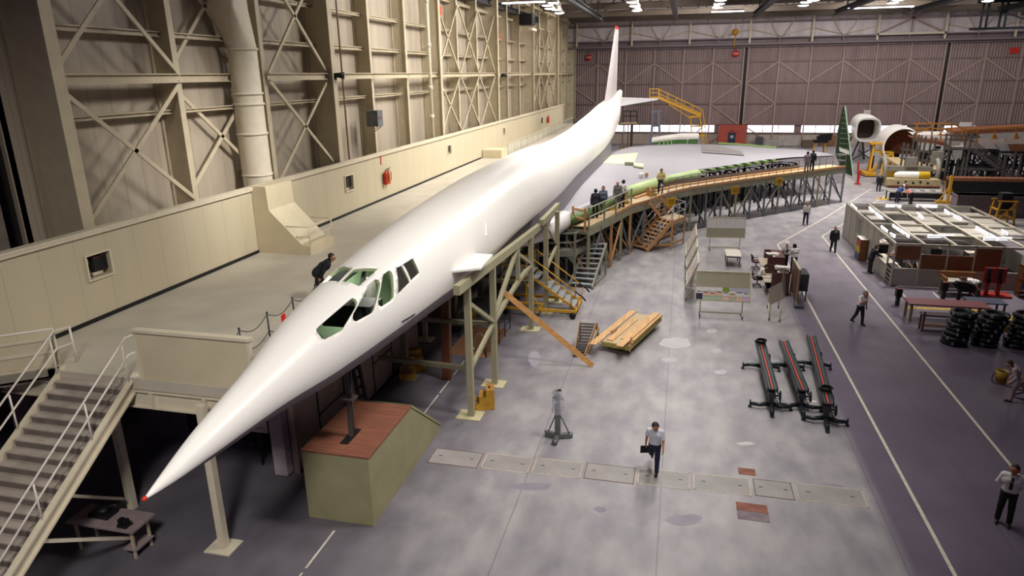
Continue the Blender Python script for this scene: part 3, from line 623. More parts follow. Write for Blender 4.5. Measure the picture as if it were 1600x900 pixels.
# ------------------------------------------------------------------ light
def area(name, loc, sx, sy, power, col=(1, .93, .84), rot=(0, 0, 0), spread=PI):
    l = bpy.data.lights.new(name, 'AREA'); l.shape = 'RECTANGLE'; l.size = sx; l.size_y = sy; l.energy = power; l.color = col; l.spread = spread
    o = bpy.data.objects.new(name, l); o.location = loc; o.rotation_euler = rot; COL.objects.link(o); return o
TL = math.radians(54)
for (x, y, z, e, ry, rx, sp) in ((2, 42, 22.5, 1450, TL, 0, 3.1), (2, 56, 22.5, 1800, TL, 0, 3.1), (2, 70, 22.5, 1800, TL, 0, 3.1), (2, 85, 22.5, 1700, TL, 0, 3.1), (2, 100, 22, 1400, TL, 0, 3.1),
                      (-6, 42, 22.5, 640, .8, .25, 1.7), (-6, 54, 22.5, 950, .72, 0, 2.0), (-6, 67, 22.5, 1000, .72, 0, 2.2), (-6, 83, 22.5, 1000, .72, 0, 2.2), (-6, 100, 22, 800, .72, 0, 2.2), (-4, 23, 19, 110, .95, .15, .6),
                      (-9, 40, 22.5, 230, 0, 0, 1.1), (-9, 52, 22.5, 280, 0, 0, 1.1), (-9, 65, 22.5, 280, 0, 0, 1.1), (-9, 80, 22.5, 260, 0, 0, 1.1), (1, 26, 22.5, 450, 0, 0, 1.7), (0, 38, 22.5, 290, 0, 0, 1.7), (5, 19, 22.5, 480, .5, 0, 1.5), (-3, -3, 20, 430, .33, .66, 1.35), (2, 62, 22.5, 260, 0, 0, 1.8),
                      (13, 66, 22.5, 2300, 0, .15, 2.0), (24, 80, 22.5, 2300, 0, .3, 3.0), (40, 84, 22.5, 1400, 0, .2, 3.0), (6, 100, 20.8, 1400, 0, .9, 3.0), (25, 100, 20.8, 1600, 0, .9, 3.0), (44, 100, 20.8, 1400, 0, .9, 3.0), (17, 46, 22.5, 750, 0, 0, 1.2)):
    area('unseen_hall_light', (x, y, z), 3.5, 3.5, e*1.6, (1, .95, .9), (rx, ry, 0), sp)  # unseen roof rows, plus fills added to brighten wall, duct and fuselage
w = bpy.data.worlds.new('w'); SC.world = w; w.use_nodes = True
w.node_tree.nodes['Background'].inputs[0].default_value = (.62, .42, .8, 1); w.node_tree.nodes['Background'].inputs[1].default_value = .095
vs_ = SC.view_settings; vs_.view_transform = 'Standard'; vs_.look = 'None'; vs_.gamma = 1; vs_.use_curve_mapping = False; vs_.exposure = 0
# ================================================================== AIRCRAFT
AX = -8.73
YK = np.array([8.5, 8.9, 10, 12, 14, 17, 20, 24, 30, 40, 50, 60, 70, 80, 90, 98, 100.2])
WK = np.array([.03, .12, .31, .58, .94, 1.27, 1.5, 1.74, 1.84, 1.93, 1.72, 1.78, 1.88, 1.72, 1.1, .5, .34])
CK = np.array([5.04, 5.07, 5.19, 5.35, 5.48, 5.61, 5.69, 5.73, 5.87, 5.81, 5.72, 5.77, 6.11, 6.87, 8.1, 9.1, 9.42])
def cub(x, X, Y):
    """monotone-ish cubic through the stations"""
    h = np.diff(X); s = np.diff(Y)/h; d = np.zeros_like(Y); d[1:-1] = np.where(s[:-1]*s[1:] > 0, 2*s[:-1]*s[1:]/(s[:-1]+s[1:]+1e-12), 0); d[0] = s[0]; d[-1] = s[-1]
    i = np.clip(np.searchsorted(X, x)-1, 0, len(h)-1); t = (x-X[i])/h[i]
    return (1+2*t)*(1-t)**2*Y[i]+t*(1-t)**2*h[i]*d[i]+t*t*(3-2*t)*Y[i+1]+t*t*(t-1)*h[i]*d[i+1]
ASP = 1.03; PHI = math.radians(-22.2)
W_ = lambda y: float(cub(np.array([y]), YK, WK)[0]); C_ = lambda y: float(cub(np.array([y]), YK, CK)[0])
def fsurf(px, py):
    """photo ray -> nearest point on the fuselage skin and its normal"""
    d = ray(px, py); o = V((0, 0, CAMH)); t = 1.0; prev = None
    while t < 130:
        p = o+d*t
        if 8.5 < p.y < 100:
            w = W_(p.y); f = ((p.x-AX)/w)**2+((p.z-C_(p.y))/(w*ASP))**2-1
            if f < 0:
                lo, hi = t-.05, t
                for _ in range(30):
                    mid = (lo+hi)/2; p = o+d*mid; w = W_(p.y)
                    if ((p.x-AX)/w)**2+((p.z-C_(p.y))/(w*ASP))**2-1 < 0: hi = mid
                    else: lo = mid
                n = V((p.x-AX, 0, (p.z-C_(p.y))/ASP**2)).normalized(); return p, n
        t += .05
    return fsurf(px+(570-px)*.04, py+(450-py)*.04)   # grazing ray: step inboard
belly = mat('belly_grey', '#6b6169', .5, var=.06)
cock = mat('cockpit_green', '#8fae86', .6, var=.08); dark_in = mat('cockpit_dark', '#1d211e', .7, var=.1)
plane = thing('airliner_mockup', 'long white needle-nosed supersonic airliner mockup with one grey wing', 'aircraft', (AX, 50, 0))
NT = 72
ang = [PHI+(2*PI)*k/NT for k in range(NT)]
ang_l = PI-PHI
ang[min(range(NT), key=lambda k: abs(ang[k]-ang_l))] = ang_l
def shell(ys, scale, mb, flip=False):
    o = len(mb.v); vs = []
    for y in ys:
        w, c = W_(y)*scale if scale < 1.0 else W_(y), C_(y)
        for a in ang: vs.append(V((AX+w*math.cos(a), y, c+ASP*w*math.sin(a))))
    mb.smooth = True
    for i in range(len(ys)-1):
        for k in range(NT):
            k2 = (k+1) % NT; am = (ang[k]+PI/NT)
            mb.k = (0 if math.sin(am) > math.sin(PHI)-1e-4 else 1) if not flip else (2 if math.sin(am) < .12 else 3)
            f = (i*NT+k, i*NT+k2, (i+1)*NT+k2, (i+1)*NT+k)
            mb.f.append([q+o for q in (f[::-1] if flip else f)]); mb.m.append(mb.k); mb.sm.append(True)
    mb.v += vs
    for i, yq in ((0, 0), (len(ys)-1, 1)):
        f = [i*NT+k+o for k in range(NT)]; mb.f.append(f if (yq ^ flip) else f[::-1]); mb.m.append(0 if not flip else 3); mb.sm.append(False)
    mb.k = 0
ys = sorted(set([round(8.5+.25*k, 3) for k in range(110)]+[round(36+1.0*k, 3) for k in range(64)]+[100.2]))
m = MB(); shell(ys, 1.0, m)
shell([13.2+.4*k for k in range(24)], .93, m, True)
fus = bpy.data.meshes.new('fuselage'); fus.from_pydata([tuple(p) for p in m.v], [], m.f)
rimg = mat('window_rim_green', '#b9c79a', .5, var=.04)
for q in (white, belly, cock, dark_in, rimg): fus.materials.append(q)
fus.polygons.foreach_set('material_index', m.m); fus.polygons.foreach_set('use_smooth', m.sm); fus.update()
fo = bpy.data.objects.new('fuselage', fus); COL.objects.link(fo)
WIN = [[(496, 520), (494, 515), (497, 511), (545, 470), (551, 466), (556, 468), (558, 474), (556, 480), (535, 515), (531, 518), (508, 530), (503, 529)],
       [(551, 497), (552, 491), (570, 458), (576, 446), (587, 437), (591, 437), (594, 442), (593, 450), (584, 485), (581, 489), (557, 502), (553, 501)],
       [(591, 473), (591, 468), (598, 432), (600, 428), (607, 423), (611, 424), (613, 428), (615, 464), (613, 468), (596, 479), (592, 477)],
       [(619, 419), (627, 415), (640, 441), (622, 459)], [(630, 413), (645, 404), (655, 426), (642, 438)],
       [(534, 440), (547, 426), (553, 421), (572, 419), (591, 420), (576, 433), (560, 447), (549, 442)],
       [(504, 442), (517, 428), (527, 418), (537, 417), (548, 419.5), (540, 428), (529, 440)]]
panes = []
for wi, poly in enumerate(WIN):
    pts = [fsurf(*p) for p in poly]; n = sum((q[1] for q in pts), V()).normalized()
    # widen inward along a common normal so every cut edge is a real wall of the skin
    m = MB(); a = [p+n*.25 for p, _ in pts]; m.prism(a, -n*(.75 if wi < 5 else 1.0))
    cm = bpy.data.meshes.new('cut'); cm.from_pydata([tuple(p) for p in m.v], [], m.f)
    for q in (white, belly, cock, dark_in, rimg): cm.materials.append(q)
    cm.polygons.foreach_set('material_index', [4]*len(m.f))
    bm = bmesh.new(); bm.from_mesh(cm); bmesh.ops.recalc_face_normals(bm, faces=bm.faces); bm.to_mesh(cm); bm.free()
    co = bpy.data.objects.new('cut', cm); COL.objects.link(co)
    mod = fo.modifiers.new('b', 'BOOLEAN'); mod.operation = 'DIFFERENCE'; mod.solver = 'EXACT'; mod.object = co
    panes.append((wi, pts, n, co))
dg = bpy.context.evaluated_depsgraph_get(); ev = fo.evaluated_get(dg); nm = bpy.data.meshes.new_from_object(ev)
bpy.data.objects.remove(fo)
for _, _, _, co in panes: cmm = co.data; bpy.data.objects.remove(co); bpy.data.meshes.remove(cmm)
for v in nm.vertices: v.co -= V((AX, 50, 0))
nm.name = 'fuselage'
fo = bpy.data.objects.new('fuselage', nm); COL.objects.link(fo); fo.parent = plane
# smoked panes in the two rear cabin windows
gl = bpy.data.materials.new('smoked_glass'); gl.use_nodes = True; b = gl.node_tree.nodes['Principled BSDF']; b.inputs['Base Color'].default_value = (.05, .045, .04, 1); b.inputs['Roughness'].default_value = .08; b.inputs['Alpha'].default_value = .75
for wi in (3, 4):
    _, pts, n, _ = panes[wi]; m = MB(); m.prism([p-n*.02 for p, _ in pts], -n*.012); build('cabin_window', m, gl, plane)
# flight deck inside: glareshield and seats that show through the openings
m = MB(); m.box((AX-.75, 16.2, 5.35), (AX+.75, 17.0, 6.0)); m.box((AX-.55, 17.0, 5.1), (AX+.55, 17.5, 5.6)); build('instrument_panel', m, dark_in, plane)
seatm = mat('seat_grey', '#8a8a86', .8)
for s in (-.5, .5):
    m = MB(); m.box((AX+s-.22, 18.2, 4.9), (AX+s+.22, 18.7, 5.1)); m.bar((AX+s, 18.75, 5.0), (AX+s, 18.95, 6.0), .44, .12, (1, 0, 0)); build('crew_seat', m, seatm, plane)
m = MB(); m.bar((AX+.02, 16.9, 5.9), (AX+.02, 17.6, 6.75), .09); build('centre_pillar', m, seatm, plane)
lamp = bpy.data.lights.new('flight_deck_fill', 'POINT'); lamp.energy = 160; lamp.shadow_soft_size = .15; lamp.color = (1, .95, .85); lo_ = bpy.data.objects.new('flight_deck_fill', lamp); lo_.location = (AX-.2, 18.6, 6.55); COL.objects.link(lo_)  # added unseen fill that brightens the interior behind the windows
# nose cap, fin, tailplane, strake
m = MB(); m.ball((AX, 8.45, 5.04), .045, 10); build('red_nose_cap', m, mat('red_cap', '#d0301f', .4), plane, 'red protective ball on the nose tip')
def blade(poly_a, poly_b, mb):           # two airfoil outlines joined
    n = len(poly_a); mb.add(list(poly_a)+list(poly_b), [list(range(n))[::-1], list(range(n, 2*n))]+[(i, (i+1) % n, (i+1) % n+n, i+n) for i in range(n)])
def foil(le, te, th, up):
    le, te, up = V(le), V(te), V(up); c = te-le
    return [le, le+c*.12+up*th*.55, le+c*.35+up*th, le+c*.7+up*th*.6, te+up*.02, te-up*.02, le+c*.7-up*th*.6, le+c*.35-up*th, le+c*.12-up*th*.55]
finm = mat('fin_grey', '#d9d3d0', .4, var=.03)
m = MB(); blade(foil((AX, 79.8, 8.3), (AX, 94.8, 9.0), .26, (1, 0, 0)), foil((AX, 90.4, 17.2), (AX, 94.9, 17.3), .09, (1, 0, 0)), m); build('tail_fin', m, finm, plane, 'pale grey upright tail fin')
m = MB(); blade(foil((AX, 90.4, 17.2), (AX, 94.9, 17.3), .1, (1, 0, 0)), foil((AX, 90.8, 17.6), (AX, 94.6, 17.65), .07, (1, 0, 0)), m); build('red_fin_tip', m, mat('red_cap', '#d0301f', .4), plane, 'small red cap on the fin tip')
m = MB(); blade(foil((AX+.4, 86.5, 8.0), (AX+.3, 97.5, 8.8), .28, (0, 0, 1)), foil((-3.3, 95.2, 8.55), (-3.3, 98.2, 8.6), .06, (0, 0, 1)), m); build('tailplane', m, mat('tailplane_grey', '#b9b7b9', .45), plane)
r1, n1 = fsurf(700, 427); r2, n2 = fsurf(741, 397)
nn = (n1+n2).normalized(); out = V((nn.x, 0, nn.z*.4-.12)).normalized()
m = MB(); t1 = r1+(r2-r1)*.42+out*.75; t2 = r2+(r2-r1)*.12+out*.6; th = V((0, 0, .04))
m.prism([r1-out*.3, t1, t2, r2-out*.3], (0, 0, -.07)); build('nose_strake', m, white, plane)
# antenna and seam marks
p, n = fsurf(758, 348); q, _ = fsurf(759, 369); m = MB(); m.bar(p+n*.01, q+n*.01, .1, .03); build('skin_patch', m, mat('patch_white', '#f6f4f0', .3), plane)
p, n = fsurf(628, 503); q, _ = fsurf(648, 491); m = MB(); m.bar(p, q, .03, .04); build('seam_slot', m, black, plane)
# wing
ZW = 4.0
wing_top = mat('wing_grey', '#98969c', .42, var=.05, scale=.35); wing_bot = mat('wing_under', '#4f4a4c', .7)
lea = [fl(x, y, ZW) for x, y in ((869, 357), (890, 338), (926, 320), (960, 306), (1026, 281), (1091, 266), (1200, 249), (1240, 245.5), (1304, 243))]
tea = [fl(x, y, ZW) for x, y in ((960, 233.5), (985, 229.5), (1020, 227), (1065, 225), (1095, 225.3), (1156, 227), (1215, 232), (1258, 234), (1300, 241))]
lea[0] = V((-7.0, 35.5, ZW)); tea[0] = V((-6.9, 74.6, ZW))
lea.insert(0, V((-9.0, 33.5, ZW))); tea.insert(0, V((-9.0, 74.0, ZW)))
nc = 12; m = MB(); vs = []; fs = []
def wing_z(s, u):                          # s along span 0..1, u along chord
    th = (.62*(1-s)+.12); return th*(1-(2*u-.8)**2*.55 if u < .9 else .66)-.1*s
ns = len(lea); rows = []
for i in range(ns):
    s = i/(ns-1); top = []; bot = []
    for j in range(nc+1):
        u = j/nc; p = lerp(lea[i], tea[i], u); e = math.sin(PI*min(u/.12, 1)/2)
        top.append(V((p.x, p.y, ZW+(.02+.13*(1-s)*math.sin(PI*u)**.6)*e))); bot.append(V((p.x, p.y, ZW-(.75*(1-s)+.14)*e*math.sin(PI*(1-u)*.5+.15))))
    rows.append((top, bot))
m.smooth = True
for i in range(ns-1):
    for j in range(nc):
        m.k = 0; m.add([rows[i][0][j], rows[i+1][0][j], rows[i+1][0][j+1], rows[i][0][j+1]], [(0, 1, 2, 3)])
        m.k = 1; m.add([rows[i][1][j], rows[i][1][j+1], rows[i+1][1][j+1], rows[i+1][1][j]], [(0, 1, 2, 3)])
    m.k = 1; m.add([rows[i][0][nc], rows[i+1][0][nc], rows[i+1][1][nc], rows[i][1][nc]], [(0, 1, 2, 3)])
m.k = 1; e = rows[-1]; m.smooth = False
for j in range(nc): m.add([e[0][j], e[1][j], e[1][j+1], e[0][j+1]], [(0, 1, 2, 3)])
bm_ = m
wg = build('wing', m, [wing_top, wing_bot], plane)
bmx = bmesh.new(); bmx.from_mesh(wg.data); bmesh.ops.remove_doubles(bmx, verts=bmx.verts, dist=.002); bmesh.ops.recalc_face_normals(bmx, faces=bmx.faces); bmx.to_mesh(wg.data); bmx.free()
# grey fairing between the white skin and the wing
fr_ = []
for y in np.arange(30, 75.1, 1.5):
    w, c = W_(y), C_(y); k = min(1, max(0, (y-30)/5))*min(1, max(0, (75.5-y)/4)); p0 = V((AX+w*math.cos(PHI)*.995, y, c+ASP*w*math.sin(PHI))); a1 = math.radians(-68); p1 = V((AX+w*math.cos(a1), y, c+ASP*w*math.sin(a1)))
    e = V((AX+w*math.cos(PHI)+.2, y, ZW+.1)); fr_.append((p0, lerp(p1, e, k), V((AX, y, ZW-.2))))
m = MB(); m.smooth = True
for a, b_ in zip(fr_[:-1], fr_[1:]): m.add([a[0], a[1], b_[1], b_[0]], [(0, 1, 2, 3)]); m.add([a[1], a[2], b_[2], b_[1]], [(0, 1, 2, 3)])
build('wing_fairing', m, mat('fairing_grey', '#716b71', .5, var=.05), plane)
# rounded white root glove in front of the wing
wbright = mat('root_white', '#dcd8d8', .35, var=.04)
m = MB(); m.smooth = True; rg = []
A0 = [V((-8.0, 33.2, 3.75)), V((-7.4, 35.3, 3.75)), V((-6.9, 37.2, 3.72)), fl(882, 343, 3.7)]; R0 = [.3, .5, .58, .55]
m.sweep(A0, R0, 20); build('wing_root_edge', m, wbright, plane, 'bright white rounded root edge')
# green leading edge skins and ribs
lg = mat('slat_green', '#b3c98a', .45, var=.05); og = mat('edge_green', '#5a7038', .5, var=.15)
def edge(a, b_, r, mt, nm_, off=.1, zo=-.25):
    p = [fl(*q, ZW) for q in (a, b_)]; t = (p[1]-p[0]).normalized(); nrm = V((t.y, -t.x, 0)); m = MB(); m.smooth = True
    pr = [nrm*(r*1.3*math.sin(x))+V((0, 0, r*math.cos(x))) for x in [PI*k/10 for k in range(11)]]
    vs = [q+nrm*(off-.25)+V((0, 0, zo))+o for q in p for o in pr]; m.add(vs, [(k, k+1, k+12, k+11) for k in range(10)]+[list(range(11)), list(range(21, 10, -1))]); build(nm_, m, mt, plane)
edge((976, 297), (1028, 281), .42, lg, 'slat'); edge((1034, 279), (1091, 267), .36, lg, 'slat'); edge((893, 338), (960, 309), .3, og, 'slat')
for k in range(9):
    q = k/8; p = lerp(fl(1097, 266, ZW), fl(1205, 248.5, ZW), q); m = MB(); m.prism([p+V((-.5, .3, 0)), p+V((.15, -.35, -.02)), p+V((.45, -.1, -.02)), p+V((-.2, .6, 0))], (0, 0, -.24)); build('rib', m, mat('rib_green', '#7f9a5a', .5), plane)
def skin(poly, nm_, mt, h=0):
    m = MB(); P_ = []
    for q in poly:
        p = fl(*q, ZW+.1); P_.append(p)
    m.prism([p+V((0, 0, .05+h)) for p in P_], (0, 0, -.02)); build(nm_, m, mt, plane)
skin([(932, 255.5), (943, 244.5), (997, 239), (990, 257.5)], 'primer_panel', mat('panel_green', '#bcc9a0', .5, var=.05))
skin([(1096, 226.5), (1097, 238.5), (1163, 243), (1160, 237.5), (1130, 230)], 'bare_panel', mat('panel_bare', '#8f8988', .4, .2, var=.15, scale=1))
skin([(1098, 233), (1098, 236.5), (1158, 241), (1155, 237)], 'dark_stripe', mat('panel_dark', '#7a7476', .45), .02)
m = MB(); P_ = [fl(*q, ZW+.17) for q in ((976, 253), (990, 253.5), (990, 258), (976, 257.5))]; m.prism(P_, (0, 0, -.03)); build('access_hole', m, mat('hole_dark', '#39402f', .8), plane)
m = MB(); P_ = [fl(*q, ZW+.28) for q in ((990.5, 254), (1006, 256), (1005, 261), (990, 258.5))]; m.prism(P_, (0, 0, -.12)); tag(build('hatch_panel', m, mat('panel_green', '#bcc9a0', .5), None, origin=P_[0]-V((0, 0, .12))), 'pale green hatch panel lying loose on the wing beside its hole', 'panel')
# nose-gear strut on the plywood box
m = MB(); m.bar((AX+.02, 15.85, 2.17), (AX+.02, 16.0, 4.6), .13, .15); m.box((AX-.16, 15.72, 3.3), (AX+.2, 16.1, 3.36)); m.tube((AX+.1, 15.85, 2.17), (AX+.1, 15.95, 4.3), .03); build('nose_strut', m, mat('strut_dark', '#4d4845', .5), plane)
BX0, BX1 = -9.74, -7.74
t = thing('strut_box', 'khaki box with a brown plywood deck under the nose strut', 'box', (AX, 16.5, 0))
m = MB(); m.prism([V((BX1, 14.85, 0)), V((BX1, 20.45, 0)), V((BX1, 20.45, .12)), V((BX1, 17.9, 2.13)), V((BX1, 14.85, 2.13))], (BX0-BX1, 0, 0)); build('box_body', m, mat('box_khaki', '#8f8a68', .6, var=.1, scale=1.2), t)
m = MB(); m.box((BX0-.02, 14.83, 2.13), (BX1+.02, 17.92, 2.18)); build('deck', m, plywood, t, 'reddish brown plywood deck')
m = MB(); m.box((AX-.12, 15.35, 2.18), (AX+.14, 16.25, 2.183)); build('slot', m, black, t)
m = MB(); m.prism([V((BX1+.02, 17.95, 2.12)), V((BX1+.02, 20.47, .14)), V((BX1+.02, 20.47, .24)), V((BX1+.02, 17.95, 2.22))], (BX0-BX1-.04, 0, 0)); build('ramp_panel', m, mat('box_khaki', '#8f8a68'), t)
# ================================================================== SUPPORTS, PLATFORMS, STAIRS
t = thing('cradle_frame', 'khaki post-and-rail cradle holding up the side of the white fuselage', 'support frame', (-6.8, 28, 0))
m = MB(); m.bar((-6.85, 20.2, 5.3), (-6.75, 27.5, 4.95), .22, .32); m.bar((-6.75, 27.5, 4.95), (-6.65, 33.0, 4.72), .22, .32); build('rail', m, khaki, t)
ra, rb = onX(846, 348, -6.5), onX(872, 321, -6.35); m = MB(); m.bar(ra, rb, .22, .3); build('rail', m, khaki, t)
posts = [(-6.95, 21.65, 5.1), (-6.8, 24.45, 4.95), (-6.66, 30.85, 4.7), (*fl(853, 487)[:2], ra.z-.05), (*fl(870, 471)[:2], rb.z-.1)]
for x, y, z in posts:
    m = MB(); m.bar((x, y, .03), (x, y, z), .22, .22); build('post', m, khaki, t)
    m = MB(); m.box((x-.5, y-.36, 0), (x+.42, y+.36, .03)); build('base_plate', m, mat('plate_cream', '#b9b08c', .6), t)
def tb(a, b_, w=.14, nm='brace', mt=khaki, par=t): mm = MB(); mm.bar(a, b_, w, w); build(nm, mm, mt, par)
tb((-6.95, 21.75, 4.35), (-6.8, 24.35, 2.75)); tb((-6.95, 21.75, 1.85), (-6.8, 24.35, 2.65))
tb((-6.8, 24.55, 2.85), (-6.72, 28.3, 4.75), .16); tb((-6.8, 24.55, 2.7), (-6.72, 28.35, 3.2), .16); tb((-6.72, 28.35, 3.2), (-6.66, 30.75, 3.3), .16); tb((-6.72, 28.3, 4.5), (-6.67, 30.75, 3.4), .14)
tb((-6.72, 28.35, 3.1), (-6.72, 28.35, 4.85), .18, 'hanger'); P4, P5 = V(posts[3]), V(posts[4]); tb((P4.x, P4.y+.1, 4.6), (P5.x, P5.y-.1, 3.3), .1); tb((P4.x, P4.y+.1, 2.3), (P5.x, P5.y-.1, 3.2), .14)
tb((-6.95, 21.65, 1.9), (-10.6, 21.9, 1.9), .16, 'cross_beam', mat('cross_dark', '#6d6755', .6)); tb((-6.8, 24.45, 2.6), (-10.6, 24.4, 2.6), .16, 'cross_beam', mat('cross_dark', '#6d6755', .6)); tb((-6.66, 30.9, 2.4), (-10.6, 30.9, 2.4), .16, 'cross_beam', mat('cross_dark', '#6d6755', .6)); tb((-6.2, 35.4, 2.6), (-10.6, 35.4, 2.6), .14, 'cross_beam', mat('cross_dark', '#6d6755', .6))
for x, y in ((-10.6, 24.3), (-10.6, 30.9), (-10.6, 35.4)):
    tb((x, y, .03), (x, y, 4.3), .24, 'post', mat('shade_post', '#6f6a5c', .6)); m = MB(); m.box((x-.4, y-.36, 0), (x+.5, y+.36, .03)); build('base_plate', m, mat('plate_shaded', '#86806a', .6), t)  # far-side posts and plates: belly shade put into their darker colour
m = MB(); m.bar((-10.6, 24.3, 2.5), (-9.6, 24.3, 4.0), .1); m.bar((-10.6, 30.9, .4), (-8.4, 24.8, 3.8), .12); build('brace', m, mat('cross_dark', '#6d6755'), t)
m = MB(); m.bar((-8.87, 24.5, 0), (-8.8, 24.6, 3.85), .34, .3); solo('timber_post', m, wood('redwood', '#6b3a26', axis=2), 'reddish-brown square timber post propping the fuselage belly', 'post')
m = MB(); m.bar((-9.3, 38, 0), (-9.3, 38, 3.9), .3, .3); m.bar((-8.2, 38, 0), (-8.2, 38, 3.9), .3, .3); m.bar((-9.4, 38, 3.7), (-8.1, 38, 3.7), .3, .3); m.bar((-9.3, 38, .4), (-8.2, 38, 3.4), .15); solo('belly_trestle', m, mat('shade_post', '#6f6a5c'), 'drab trestle under the belly behind the yellow steps', 'trestle')
for y in (50, 62, 74): m = MB(); [m.bar((AX+o, y, 0), (AX+o, y, 4.0), .3, .3) for o in (-.9, .9)]; m.bar((AX-1.1, y, 4.0), (AX+1.1, y, 4.0), .4, .4); m.bar((AX-.9, y, .4), (AX+.9, y, 3.6), .16); solo('belly_trestle', m, mat('shade_post', '#6f6a5c'), 'drab trestle under the rear fuselage, %s along' % {50: 'first', 62: 'second', 74: 'third'}[y], 'trestle', 'trestles under the rear fuselage')

def stairs(t, fL, fR, tL, tR, n, tread, strg, tw=.26, sw=.06, sh=.22, first=1, backs=False):
    fL, fR, tL, tR = map(V, (fL, fR, tL, tR)); up = (tL-fL); run_ = V((up.x, up.y, 0)).normalized()
    for i in range(first, n+1):
        q = i/n; a = lerp(fL, tL, q); b_ = lerp(fR, tR, q); m = MB(); m.prism([a-run_*tw*.6, b_-run_*tw*.6, b_+run_*tw*.4, a+run_*tw*.4], (0, 0, -.045)); build('step', m, tread, t)
    for a, b_ in ((fL, tL), (fR, tR)): m = MB(); m.bar(a-V((0, 0, .02))+V((0, 0, .1)), b_-V((0, 0, .05)), sw, sh); build('stringer', m, strg, t)
def rail(t, pts, hs, r, mt, posts_at=None, nm='handrail', pr=None):
    m = MB(); pts = [V(p) for p in pts]
    for h in hs: m.sweep([p+V((0, 0, h)) for p in pts], r, 7)
    for p in (posts_at or pts): p = V(p); m.tube(p, p+V((0, 0, max(hs))), pr or r, None, 7)
    return build(nm, m, mt, t)
# ---- grey landing and steps at the wing root
ZL = 2.05
t = thing('root_landing', 'grey landing with railings and open steps beside the wing root', 'landing', (-5.8, 40, 0))
L0 = [V((-7.4, 38.4, ZL)), V((-5.72, 38.75, ZL)), V((-4.95, 41.6, ZL)), V((-7.1, 42.2, ZL))]
m = MB(); m.prism(L0, (0, 0, -.06)); build('deck', m, mat('deck_grey', '#8f8d84', .6), t)
m = MB()
for a, b_ in zip(L0, L0[1:]+L0[:1]): m.bar(a-V((0, 0, .2)), b_-V((0, 0, .2)), .08, .28)
build('edge_frame', m, mat('landing_grey', '#8c8b7c', .6), t)
for p in L0: m = MB(); m.bar(p-V((0, 0, ZL)), p+V((0, 0, 1.1)), .13, .13); build('post', m, mat('landing_grey', '#8c8b7c'), t)
m = MB()
for h in (.5, 1.05): m.bar(L0[0]+V((0, 0, h)), L0[1]+V((0, 0, h)), .06, .1); m.bar(L0[1]+V((0, 0, h)), L0[2]+V((0, 0, h+.0)), .06, .1)
build('railing', m, mat('landing_grey', '#8c8b7c'), t)
m = MB(); m.prism([L0[1]+V((0, 0, -.35)), L0[1]+V((-.5, 0, -.35)), L0[1]+V((0, 0, -.9))], (0, .06, 0)); build('gusset', m, mat('landing_grey', '#8c8b7c'), t)
stairs(t, (-5.92, 38.1, 0), (-4.55, 37.9, 0), (-5.28, 40.7, ZL), (-4.1, 40.9, ZL), 9, mat('tread_grey', '#8d9296', .5), mat('landing_grey', '#8c8b7c'), .3, .08, .26)
m = MB(); p = V((-4.12, 40.95, 0)); m.bar(p, p+V((0, 0, ZL)), .12, .12); m.bar(p, V((-4.5, 38.6, .1)), .1, .14); m.bar(p+V((-1.15, 0, 0)), p+V((-1.15, 0, ZL)), .1); build('leg', m, mat('landing_grey', '#8c8b7c'), t)
# ---- long work platform along the wing edge
ZD = 3.4
t = thing('wing_platform', 'long curved timber-decked work platform following the wing edge', 'platform', (4, 56, 0))
opx = [(920, 354), (962, 333.5), (986, 321), (1014, 313), (1045, 301.5), (1080, 293.5), (1151, 282.8), (1210, 274.6), (1275, 266), (1320.5, 260)]
outer = [fl(x, y, ZD) for x, y in opx]
def inset(P_, d):
    o = []
    for i, p in enumerate(P_):
        tt = (P_[min(i+1, len(P_)-1)]-P_[max(i-1, 0)]).normalized(); o.append(p+V((-tt.y, tt.x, 0))*d)
    return o
inner = inset(outer, 1.75); inner[0] = fl(886, 352, ZD)
m = MB()
for i in range(len(outer)-1): m.prism([outer[i], outer[i+1], inner[i+1], inner[i]], (0, 0, -.06))
build('deck', m, paleply, t)
fasm = mat('fascia_grey', '#8f8d76', .6, var=.1)
m = MB()
for i, (a, b_) in enumerate(zip(outer[:-1], outer[1:])): m.bar(a-V((0, 0, .34)), b_-V((0, 0, .34)), .08, .5)
m.bar(outer[0]-V((0, 0, .34)), inner[0]-V((0, 0, .34)), .08, .3)
build('fascia', m, fasm, t)
m = MB()
for i, (a, b_) in enumerate(zip(outer[1:-1], outer[2:])): m.bar(a-V((0, 0, .0)), b_-V((0, 0, .0)), .12, .18); 
for i in range(3, 8): a, b_ = lerp(inner[i], outer[i], .35), lerp(inner[i+1], outer[i+1], .35); m.bar(a+V((0, 0, .06)), b_+V((0, 0, .06)), .25, .12)
build('toe_board', m, orangewood, t)
m = MB()
for i in range(3, 8): a, b_ = inner[i], inner[i+1]; m.bar(a+V((0, 0, .15)), b_+V((0, 0, .15)), .06, .3)
build('inner_board', m, wood('dark_board', '#6c5138'), t)
def along(P_, n):
    Ls = [0]
    for a, b_ in zip(P_[:-1], P_[1:]): Ls.append(Ls[-1]+(b_-a).length)
    o = []
    for k in range(n+1):
        s = Ls[-1]*k/n; i = max(j for j in range(len(Ls)-1) if Ls[j] <= s+1e-6); q = (s-Ls[i])/(Ls[i+1]-Ls[i]); o.append(lerp(P_[i], P_[i+1], q))
    return o
